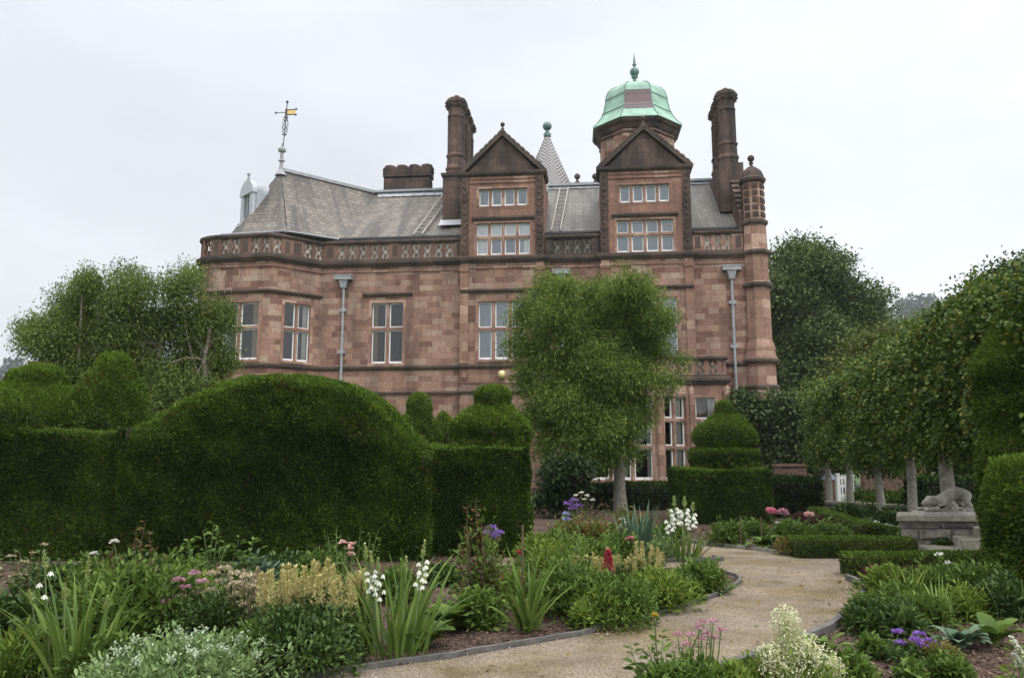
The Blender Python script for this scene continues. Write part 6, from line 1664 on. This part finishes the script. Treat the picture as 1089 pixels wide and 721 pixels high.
# ---- left bed, middle
r, g, p = stalks('rose_bush', 'rose bush with white blooms and red young shoots before the left hedge', 'rose bush', 140, 660, [(114, 592), (128, 582), (150, 562), (160, 556), (166, 566), (144, 576), (172, 586), (156, 590), (136, 596), (178, 592)], 207, 'leaf_red', .06, .6, 30, 'stem_brown')
roses(r, g, p, [(129, 578), (113, 590)], 'white_fl', .05)
f = FM(); dome(f, g, 500, .28, .62, .06, .6, 0, lob=.2); f.build('foliage', M['leaf_dark'], r)
stalks('dahlia', 'upright fresh green dahlia without blooms in front of the round hedge mound', 'dahlia', 236, 660, [(205, 575), (218, 566), (229, 557), (233, 562), (246, 578), (258, 574), (272, 577), (280, 584), (240, 590), (222, 588), (262, 590), (212, 594), (270, 596)], 208, 'leaf_mid', .11, .5, 26)
r, g, p, R, H = bush('sedum', 'leafy plant with flat dusty pink and buff flower heads in the left bed', 'sedum', 228, 690, 622, 48, 1500, .05, .45, 'leaf_dark', 209)
flat_heads(r, g, p, [(198, 616), (205, 624), (190, 638), (212, 610), (222, 618), (202, 634), (196, 648), (216, 630), (208, 642)], 'pink_dusty', .055, 90, .018)
flat_heads(r, g, p, [(235, 608), (245, 604), (255, 610), (262, 618), (240, 618), (250, 626), (268, 612), (258, 632), (232, 628), (272, 624), (246, 638), (264, 640)], 'seed', .06, 100, .018)
for k, (x, yb, yt, hw, n) in enumerate(((298, 706, 607, 30, 13), (346, 706, 603, 36, 16))):
    plume_clump('astilbe', ('astilbe with golden cream plumes left of its twin at the front of the left bed', 'wider astilbe with golden cream plumes beside the strap leaves, left bed front')[k], x, yb, yt, hw, n, 210 + k, 'astilbes with golden cream plumes')
bush('variegated_shrub', 'dark small leaved variegated shrub below the golden plumes', 'shrub', 322, 716, 640, 62, 2600, .05, .5, 'leaf_dark', 212, clumps=10)
r, g, p = stalks('rose_bush', 'rose bush with one large pale pink bloom against the dark hedge', 'rose bush', 375, 650, [(350, 568), (360, 562), (372, 572), (384, 566), (396, 570), (404, 564), (366, 588), (390, 592), (400, 582), (354, 590)], 213, 'leaf_mid', .06, .6, 26)
roses(r, g, p, [(376, 586), (371, 578), (380, 580), (377, 591)], 'pink_pale', .05)
r, g, p, H = strap_plant('summer_hyacinth', 'big strap leaved clump with tall white bell spikes, middle front of left bed', 'summer hyacinth', 420, 698, 600, 76, .036, .6, .85, 214, group='summer hyacinths with white bells and strap leaves', base=.26)
for x, y, b in ((396, 588, 12), (404, 595, 8), (453, 577, 12), (434, 594, 0), (390, 580, 0)): bell_spike(r, g, p, x, y, 0, b, .3, .95)
rosette('bergenia', 'clump of large rounded green leaves right of the white bell spikes', 'bergenia', 478, 672, 34, .34, .55, 215, 'leaf_mid', .6)
rosette('bergenia', 'lower clump of broad green leaves half hidden behind the strap leaved clump', 'bergenia', 452, 690, 26, .30, .5, 216, 'leaf_mid', .8)
r, g, p = stalks('rose_bush', 'tall rose bush with reddish orange young leaves before the square hedge block', 'rose bush', 512, 655, [(498, 538), (506, 532), (512, 552), (520, 560), (528, 575), (494, 560), (502, 570), (534, 590), (516, 585), (490, 582), (524, 600), (500, 600), (532, 612), (508, 615)], 217, 'leaf_red', .07, .6, 30, 'stem_brown')
f = FM(); dome(f, g, 900, .36, .85, .06, .6, 0, lob=.25); f.build('foliage', M['leaf_mid'], r)
r, g, p = stalks('verbena', 'thin stemmed verbena with violet flower heads beside the tall rose bush', 'verbena', 528, 650, [(522, 560), (530, 566), (526, 572)], 218, 'leaf_dark', .06, .3, 10)
flat_heads(r, g, p, [(523, 560), (530, 565), (526, 571), (519, 567)], 'purple', .06, 80, .022)
r, g, p, H = strap_plant('iris', 'fan of sword shaped iris leaves alone on bare soil of the left bed', 'iris', 562, 671, 596, 56, .044, .62, .7, 219, base=.1)
r, g, p = stalks('poppy', 'slender plant with one crimson poppy bloom behind the iris fan', 'poppy', 560, 640, [(553, 592), (566, 600), (545, 605), (576, 606)], 220, 'leaf_mid', .06, .3, 12)
roses(r, g, p, [(553, 590)], 'red_fl', .05)
# ---- left bed, right part, towards the bend
bush('geranium', 'loose olive green leafy plant right of the iris fan', 'geranium', 612, 655, 590, 42, 2000, .06, .45, 'leaf_mid', 221, clumps=9)
bush('meadow_plant', 'airy yellowish stemmed plant with fine leaves just left of the cream plumes', 'shrub', 600, 632, 560, 36, 1500, .06, .25, 'leaf_lime', 222, clumps=8)
for k, (x, yb, yt, hw, n, lab) in enumerate(((630, 640, 588, 26, 11, 'astilbe with cream plumes left of the crimson lupin'), (690, 632, 582, 24, 11, 'astilbe with cream plumes nearest the path bend'), (664, 636, 590, 16, 6, 'small astilbe with cream plumes behind the crimson lupin'))):
    plume_clump('astilbe', lab, x, yb, yt, hw, n, 223 + k, 'astilbes with golden cream plumes', pl=.3)
r, g, p = stalks('lupin', 'single crimson lupin spike standing among the cream plumes', 'lupin', 645, 648, [(645, 590)], 226, 'leaf_mid', .09, .3, 14)
f = FM(); m = 320; u = g.random(m); a = g.random(m) * 6.283; X0 = X_(645, p[1]) - p[0]; zt0, zb0 = hz(645, 586, p), hz(645, 610, p)
P = np.c_[X0 + .045 * (1.1 - u) * np.cos(a), .045 * (1.1 - u) * np.sin(a), zb0 + (zt0 - zb0) * u]; f.leaves(P, unit(np.c_[np.cos(a), np.sin(a), np.full(m, .5)]), np.tile([0, 0, 1.], (m, 1)), .032, .022, 0, True)
f.build('flower_spike', M['red_fl'], r)
bush('fern_clump', 'ferny bright green clump at the front edge of the bed near the path', 'fern', 656, 664, 612, 40, 2600, .065, .3, 'leaf_mid', 227, clumps=9)
bush('fern_clump', 'spreading lime green leafy plant left of the bare corner of the bed', 'fern', 700, 648, 606, 34, 2000, .075, .35, 'leaf_lime', 228, clumps=8)
bush('fern_clump', 'low bright green leaf cushion at the tip of the bed by the path bend', 'fern', 742, 630, 596, 26, 1300, .09, .4, 'leaf_mid', 229, clumps=7)
rosette('primula', 'small upright lime leaf tuft on the soil at the bend', 'primula', 733, 636, 12, .26, .35, 230, 'leaf_lime', .45)
r, g, p, R, H = bush('rose_bush', 'leafy bush with one bright pink bloom left of the blue green iris', 'rose bush', 660, 600, 565, 26, 1200, .07, .5, 'leaf_mid', 231)
roses(r, g, p, [(664, 576), (669, 577), (667, 574)], 'pink', .075)
bush('bronze_shrub', 'bronze orange leaved shrub in the back of the middle bed', 'shrub', 622, 590, 548, 30, 1300, .08, .5, 'leaf_bronze', 232)
bush('bronze_shrub', 'smaller orange tinted shrub at the foot of the pale tree trunk', 'shrub', 668, 572, 540, 20, 800, .08, .5, 'leaf_bronze', 233)
bush('green_perennial', 'tall mixed green perennial clump before the hedge corner', 'perennial', 596, 605, 562, 28, 1500, .085, .4, 'leaf_mid', 234)
bush('yellow_shrub', 'yellow green shrub between the bronze shrub and the hedge corner', 'shrub', 604, 585, 552, 16, 700, .08, .5, 'leaf_lime', 235)
r, g, p = stalks('teasel', 'tall straw coloured seed heads with white tufts in front of the bay hedge', 'seed heads', 622, 575, [(612, 528), (618, 525), (624, 527), (630, 532), (636, 538), (615, 536), (627, 540), (640, 545)], 236, 'seed', .09, .12, 26, 'stem_brown')
flat_heads(r, g, p, [(612, 527), (618, 524), (624, 527), (630, 532), (621, 531)], 'white_fl', .045, 26, .028)
r, g, p = stalks('seed_grass', 'brownish seed stalks next to the white tufted seed heads', 'seed heads', 645, 575, [(638, 530), (644, 534), (650, 532), (656, 540), (640, 545)], 237, 'seed', .08, .15, 20, 'stem_brown')
r, g, p = stalks('verbena', 'hazy violet flowers far back beside the hedge corner', 'verbena', 607, 570, [(604, 535), (610, 531), (614, 538)], 238, 'leaf_mid', .07, .3, 12)
flat_heads(r, g, p, [(604, 535), (610, 531), (614, 537), (608, 540)], 'purple', .10, 60, .035)
r, g, p = stalks('delphinium', 'pale blue flower spikes in the middle bed', 'delphinium', 598, 600, [(594, 572), (601, 548), (603, 545)], 239, 'leaf_mid', .08, .4, 12)
flat_heads(r, g, p, [(594, 574), (594, 578), (602, 547), (602, 552)], 'blue_fl', .06, 60, .03)
strap_plant('iris', 'tall blue green iris leaves behind the pink bloom', 'iris', 678, 592, 540, 46, .06, .32, .35, 240, 'leaf_blue', base=.22)
strap_plant('iris', 'shorter leaning blue green iris leaves right of the tall ones', 'iris', 694, 590, 558, 20, .055, .5, .5, 241, 'leaf_blue', base=.15)
r, g, p = stalks('white_campion', 'white flowered spray beside the tall blue green iris', 'perennial', 662, 590, [(660, 552), (664, 556), (658, 560), (666, 562)], 242, 'leaf_mid', .06, .3, 14)
flat_heads(r, g, p, [(660, 552), (665, 556), (658, 561), (664, 563), (661, 558)], 'white_fl', .05, 30, .03)
# island bed
r, g, p, H = strap_plant('summer_hyacinth', 'strap leaved clump with four white bell spikes on the island bed by the path', 'summer hyacinth', 724, 596, 562, 60, .045, .55, .8, 243, group='summer hyacinths with white bells and strap leaves', base=.28)
for x, y, b in ((716, 529, 12), (727, 530, 12), (736, 536, 10), (710, 543, 10)): bell_spike(r, g, p, x, y, 0, b, .3, 1.5)
bush('lambs_ear', 'small grey leaved tuft on the left end of the island bed', 'perennial', 701, 597, 572, 12, 500, .07, .35, 'leaf_grey', 244)
bush('green_perennial', 'feathery green clump behind the white bell spikes on the island bed', 'perennial', 714, 580, 552, 18, 800, .09, .3, 'leaf_mid', 245)
# ---- far bed
bush('green_cushion', 'round fresh green cushion plant in the far bed left of the hosta', 'perennial', 774, 580, 555, 18, 1000, .10, .35, 'leaf_mid', 250)
rosette('hosta', 'hosta with broad bright leaves in the far bed beside the path', 'hosta', 815, 584, 34, .36, .45, 251, 'leaf_mid', .85)
bush('bronze_shrub', 'low reddish bronze plant at the corner of the far box hedge', 'perennial', 840, 590, 572, 16, 600, .07, .4, 'leaf_bronze', 252)
for k, (x, yb, yt, hw, lf, lab) in enumerate(((800, 572, 553, 20, 'leaf_mid', 'thin green plant under the pink phlox'), (845, 578, 552, 24, 'leaf_mid', 'green leafy clump in the middle of the far bed'), (880, 578, 556, 26, 'leaf_mid', 'green leafy clump left of the small white flowers'), (915, 574, 556, 26, 'leaf_mid', 'leafy clump starred with white flowers by the box hedge'), (862, 565, 546, 22, 'leaf_maroon', 'maroon tinted plant at the back of the far bed'), (948, 576, 560, 16, 'leaf_mid', 'leafy clump with white flowers beside the stone plinth'))):
    r, g, p, R, H = bush('green_perennial', lab, 'perennial', x, yb, yt, hw, 1000, .09, .45, lf, 253 + k)
    if 'white' in lab and 'left of' not in lab: flat_heads(r, g, p, [(x + g.uniform(-hw, hw) * .8, yt + g.uniform(-1, 8)) for _ in range(11)], 'white_fl', .05, 16, .045)
r, g, p = stalks('phlox', 'tall phlox with two round pink heads in the far bed', 'phlox', 824, 574, [(818, 544), (830, 545), (822, 552), (835, 556)], 260, 'leaf_mid', .10, .35, 16)
flat_heads(r, g, p, [(818, 542), (820, 545)], 'pink', .09, 110, .04); flat_heads(r, g, p, [(830, 543), (831, 546)], 'pink_dusty', .09, 110, .04)
r, g, p = stalks('phlox', 'single pink phlox head near the low box hedge', 'phlox', 858, 572, [(857, 547)], 261, 'leaf_mid', .10, .35, 16)
flat_heads(r, g, p, [(857, 546), (859, 548)], 'pink_pale', .08, 110, .04)
r, g, p = stalks('white_campion', 'small white flowers in the far bed below the pink phlox', 'perennial', 832, 578, [(826, 556), (834, 560), (840, 562)], 262, 'leaf_mid', .08, .3, 10)
flat_heads(r, g, p, [(826, 556), (833, 558), (830, 563), (838, 562)], 'white_fl', .05, 20, .04)
# ---- right front bed
o_, g, p = stalks('dahlia', 'dahlia with a single round orange bud at the bottom edge right of the path', 'dahlia', 700, 748, [(693, 664), (685, 690), (702, 684), (714, 700), (676, 705), (722, 712), (668, 690), (708, 715), (690, 715)], 270, 'leaf_mid', .085, .55, 20)
f = FM(); blossom(f, np.random.default_rng(1), (X_(692, p[1]) - o_.location.x, 0, hz(692, 657, p)), .028, 30, 0, 1.1); blossom(f, np.random.default_rng(2), (X_(692, p[1]) - o_.location.x, 0, hz(692, 657, p)), .022, 20, 0, .2)
f.tube([(X_(693, p[1]) - o_.location.x, 0, hz(693, 690, p)), (X_(692, p[1]) - o_.location.x, 0, hz(692, 659, p))], [.006, .005], 5, 1)
f.build('bud', [M['yellow_fl'], M['stem']], o_)
r, g, p = stalks('verbena', 'loose stems topped with dusty pink flower clusters beside the orange budded dahlia', 'verbena', 738, 742, [(736, 668), (742, 664), (750, 660), (728, 676), (758, 668), (746, 676), (722, 684), (754, 680)], 271, 'leaf_mid', .05, .25, 12)
flat_heads(r, g, p, [(736, 667), (742, 663), (750, 659), (728, 675), (757, 667), (746, 674), (722, 683), (753, 678), (738, 678), (716, 676)], 'pink_dusty', .032, 60, .014)
bush('green_perennial', 'leafy green plant along the bottom edge below the pink clusters', 'perennial', 735, 752, 700, 40, 900, .06, .45, 'leaf_mid', 272)
r, g, p, R, H = bush('cream_meadow_rue', 'frothy mass of tiny cream white flowers at the bottom edge right of the path', 'perennial', 846, 742, 690, 52, 1300, .045, .4, 'leaf_lime', 273)
gq = np.random.default_rng(274)
for k, (x0_, y0_, rx, ry) in enumerate(((828, 666, 16, 20), (840, 690, 24, 18), (815, 700, 20, 16), (852, 705, 30, 18), (830, 715, 36, 18), (868, 712, 18, 14))):
    f = FM(); n = 900; d = unit(gq.normal(size=(n, 3))); q = gq.random((n, 1)) ** .5
    c = np.array([X_(x0_, p[1]) - p[0], gq.normal() * .05, hz(x0_, y0_, p)]); P = c + d * q * np.array([wd(rx, p), wd(rx, p) * .8, wd(ry, p)])
    f.leaves(P, unit(gq.normal(size=(n, 3)) + np.array([0, 0, .6])), np.tile([0, 0, 1.], (n, 1)), .016 * gq.uniform(.6, 1.4, n), .012, 0, True)
    pts = P[:40]; stems(f, gq, pts, .0015, .02, 1); f.build('flower_spray', [M['ivory_fl'], M['bud']], r)
rosette('poppy', 'single tuft of jagged grey green leaves at the path edge right of the cream flowers', 'poppy', 876, 700, 16, .26, .3, 275, 'leaf_mid', .5)
r, g, p, R, H = bush('cranesbill', 'low plant covered in violet flowers in the right bed', 'cranesbill', 952, 700, 688, 36, 900, .045, .5, 'leaf_dark', 276)
flat_heads(r, g, p, [(935, 690), (945, 684), (955, 678), (938, 700), (950, 696), (962, 684), (970, 690), (930, 696), (942, 706), (958, 700), (965, 674), (975, 682), (948, 674), (985, 688), (992, 690)], 'purple', .045, 70, .02)
bush('golden_perennial', 'yellow orange tinged foliage beside the violet flowers', 'perennial', 990, 700, 684, 26, 800, .04, .5, 'leaf_bronze', 277)
bush('hellebore', 'low mound of deep green divided leaves near the right path edge', 'hellebore', 938, 674, 644, 36, 1300, .10, .3, 'leaf_dark', 278)
bush('hellebore', 'second low mound of deep green leaves behind the violet flowers', 'hellebore', 975, 664, 634, 32, 1200, .09, .3, 'leaf_mid', 279)
rosette('arum', 'plant with large arching blue green leaves at the right edge of the right bed', 'hosta', 1022, 690, 26, .27, .45, 280, 'leaf_blue', .75)
rosette('arum', 'plant with big upright glossy green leaves by the right yew', 'hosta', 1058, 688, 20, .30, .42, 281, 'leaf_mid', .5)
strap_plant('daylily', 'long pale green strap leaves arching over the right bed', 'daylily', 1000, 668, 614, 26, .04, .6, 1.0, 282, 'strap')
strap_plant('daylily', 'tuft of narrow strap leaves behind the violet flowers by the box hedge', 'daylily', 968, 648, 600, 30, .03, .5, .8, 283, 'leaf_lime')
bush('lime_perennial', 'bright lime green leafy clump in front of the box hedge by the steps', 'perennial', 945, 636, 603, 22, 900, .09, .4, 'leaf_lime', 284)
r, g, p, R, H = bush('white_perennial', 'leafy plant dotted with white flowers before the box hedge, right bed', 'perennial', 1000, 640, 596, 36, 1700, .07, .35, 'leaf_mid', 285)
flat_heads(r, g, p, [(990, 590), (1002, 600), (1010, 606), (998, 612), (1018, 604), (1025, 612), (1006, 616), (1030, 606), (1014, 612)], 'white_fl', .035, 20, .03)
r, g, p, R, H = bush('green_perennial', 'taller green perennial between the white flowers and the right yew', 'perennial', 1045, 648, 600, 32, 1500, .08, .35, 'leaf_mid', 286)
flat_heads(r, g, p, [(1044, 634), (1052, 626), (1058, 640)], 'white_fl', .03, 20, .025)
r, g, p = stalks('dark_scabious', 'plant with small maroon flower heads at the end of the box hedge', 'scabious', 950, 640, [(940, 606), (950, 602), (962, 604), (972, 608), (978, 606), (956, 612)], 287, 'leaf_mid', .06, .3, 14)
flat_heads(r, g, p, [(940, 605), (950, 601), (962, 603), (972, 607), (978, 605), (956, 611), (967, 612)], 'leaf_maroon', .03, 40, .016)
bush('maroon_perennial', 'low maroon leaved plant at the corner of the box hedge', 'perennial', 932, 626, 604, 14, 500, .06, .5, 'leaf_maroon', 288)
r, g, p = stalks('loosestrife', 'leafy plant with curved white flower spikes in the bottom right corner', 'loosestrife', 1075, 745, [(1066, 690), (1084, 692), (1072, 700), (1092, 700), (1060, 706)], 289, 'leaf_lime', .09, .3, 18)
for x, y0_, y1_, dx in ((1068, 678, 704, -9), (1066, 696, 712, -6), (1084, 690, 704, -8)):
    f = FM(); X1, Z1, Z0 = X_(x, p[1]) - p[0], hz(x, y0_, p), hz(x, y1_, p); n = 150; u = g.random(n); a = g.random(n) * 6.283; rr_ = .02 * (1.15 - u)
    P = np.c_[X1 + wd(dx, p) * u ** 1.6 + rr_ * np.cos(a), rr_ * np.sin(a), Z0 + (Z1 - Z0) * u]; f.leaves(P, unit(np.c_[np.cos(a), np.sin(a), np.full(n, .4)]), np.tile([0, 0, 1.], (n, 1)), .016, .011, 0, True)
    f.tube([(X1 * .7, 0, Z0 - .25), (X1, 0, Z0), (X1 + wd(dx, p), 0, Z1)], [.004, .003, .002], 5, 1); f.build('flower_spike', [M['white_fl'], M['stem']], r)
bush('green_perennial', 'light green leaf tuft at the bottom edge between cream flowers and violet flowers', 'perennial', 906, 735, 696, 24, 600, .07, .35, 'leaf_mid', 290)
bush('seedling', 'small fresh green seedling tuft on the mulch left of the violet flowers', 'perennial', 927, 700, 676, 12, 260, .06, .4, 'leaf_mid', 291)
bush('seedling', 'small round leaved seedling at the bottom edge near the right corner', 'perennial', 968, 728, 708, 12, 160, .07, .6, 'leaf_mid', 292)
bush('ivy_shrub', 'dark green creeper growing at the foot of the stone plinth beside the steps', 'shrub', 1000, 592, 572, 10, 800, .045, .7, 'leaf_dark', 293, Y=13.4)
# thin stakes
def stake(x, yb, yt, lab):
    p = gp(x, yb); t = MB(); t.tube([(p[0], p[1], 0), (p[0] + .01, p[1], at(x, yt, p[1])[2])], .012, 6); tag(t.build('plant_stake', M['stem_brown']), lab, 'stake')
stake(788, 582, 548, 'thin wooden stake in the far bed left of the phlox'); stake(810, 580, 549, 'thin wooden stake just left of the pink phlox'); stake(555, 650, 558, 'thin dark stake behind the iris fan')

# ---- along the foot of the yew hedge
for k, (x, yb, yt, hw, lf, L, lab) in enumerate((
    (60, 632, 596, 40, 'leaf_dark', .08, 'dark leafy filler behind the pink budded plant, below the left hedge'), (185, 640, 590, 34, 'leaf_mid', .09, 'leafy clump between the rose bush and the dahlia under the hedge'),
    (300, 634, 588, 34, 'leaf_dark', .08, 'dull green clump below the round hedge behind the golden plumes'), (340, 632, 580, 26, 'leaf_mid', .08, 'leafy clump left of the pale pink rose under the hedge'),
    (425, 640, 604, 24, 'leaf_mid', .08, 'leafy clump behind the white bell spikes under the hedge'), (470, 622, 600, 18, 'leaf_dark', .07, 'low dark tuft on the mulch below the square hedge'),
    (100, 640, 588, 30, 'leaf_mid', .08, 'leafy stems below the white rose blooms'), (270, 644, 592, 26, 'leaf_blue', .09, 'bluish leafy clump beside the green dahlia'),
    (575, 628, 588, 28, 'leaf_mid', .07, 'green clump behind the iris fan near the square hedge corner'), (630, 612, 572, 26, 'leaf_mid', .08, 'mixed green clump between the bronze shrub and the crimson lupin'), (570, 605, 565, 20, 'leaf_lime', .07, 'light green leafy stems at the right foot of the square hedge'),
    (650, 622, 596, 24, 'leaf_mid', .07, 'green leaves under the bright pink bloom'))):
    bush('green_perennial', lab, 'perennial', x, yb, yt, hw, 1100, L, .45, lf, 300 + k, clumps=8)

# ---- more of the mixed planting
for k, (x, yb, yt, hw, lf, L, w_, lab) in enumerate((
    (30, 720, 668, 34, 'leaf_lime', .07, .35, 'light green leafy clump between the daylily and the strap leaves'), (110, 728, 676, 30, 'leaf_mid', .06, .45, 'low green leaves at the foot of the left strap leaved clump'),
    (196, 668, 602, 32, 'leaf_lime', .07, .4, 'light green leafy stems between the peony mound and the sedum'), (262, 720, 660, 30, 'leaf_mid', .06, .5, 'green leafy clump between the silver bush and the variegated shrub'),
    (320, 660, 600, 34, 'leaf_lime', .06, .35, 'pale green feathery clump behind the golden plumes'), (352, 700, 640, 26, 'leaf_mid', .06, .4, 'leafy clump between the golden plumes and the white bell spikes'),
    (505, 668, 628, 26, 'leaf_mid', .07, .5, 'green skirt of leaves under the tall reddish rose bush'), (540, 640, 604, 22, 'leaf_lime', .06, .35, 'light green clump behind the iris fan left side'),
    (590, 648, 610, 26, 'leaf_mid', .06, .4, 'leafy clump just behind the iris fan on its right'), (635, 668, 628, 26, 'leaf_lime', .06, .35, 'pale green ferny edge plant nearest the path left of the fern clump'),
    (676, 655, 620, 24, 'leaf_mid', .08, .35, 'green edge plant between the two fern clumps by the path'), (720, 640, 610, 22, 'leaf_mid', .08, .4, 'leafy edge plant left of the lime leaf tuft'),
    (640, 590, 556, 22, 'leaf_lime', .08, .35, 'yellow green clump among the bronze shrubs'), (610, 600, 570, 24, 'leaf_mid', .08, .4, 'green clump in the middle bed below the yellow green shrub'),
    (1030, 660, 622, 26, 'leaf_lime', .06, .35, 'light green clump behind the big leaved plants'), (960, 655, 618, 24, 'leaf_mid', .07, .35, 'green clump between the strap tufts in the right bed'),
    (1010, 722, 700, 22, 'leaf_mid', .05, .4, 'low green plant at the bottom edge under the big blue green leaves'), (925, 655, 630, 18, 'leaf_mid', .06, .4, 'small green plant inside the edging of the right bed'),
    (775, 750, 705, 26, 'leaf_lime', .05, .4, 'light green leaves at the bottom edge left of the cream flowers'), (1070, 660, 612, 24, 'leaf_dark', .07, .4, 'dark green leafy clump at the foot of the right yew'))):
    bush('green_perennial', lab, 'perennial', x, yb, yt, hw, 1000, L, w_, lf, 340 + k, clumps=8)
plume_clump('astilbe', 'pale buff astilbe between the flat pink heads and the golden plumes', 258, 686, 612, 28, 12, 370, 'astilbes with golden cream plumes', plume='seed')
plume_clump('astilbe', 'short golden astilbe at the right end of the long row of plumes', 378, 690, 612, 16, 8, 371, 'astilbes with golden cream plumes')

bush('green_perennial', 'bright green border plants in front of the brick garden wall between the lime trunks', 'perennial', 925, 530, 519, 20, 900, .12, .4, 'leaf_mid', 380, Y=26.5)
bush('green_perennial', 'bright green border plants in front of the brick garden wall left of the dark hedge', 'perennial', 955, 530, 518, 18, 900, .12, .4, 'leaf_mid', 381, Y=26.0)
bush('green_perennial', 'shadowy leafy plants behind the box hedge at the foot of the lime trunks', 'perennial', 905, 548, 536, 24, 900, .10, .45, 'leaf_dark', 382, Y=20.6)
bush('green_perennial', 'shadowy leafy plants behind the box hedge just left of the plinth', 'perennial', 948, 552, 540, 20, 900, .10, .45, 'leaf_dark', 383, Y=17.6)
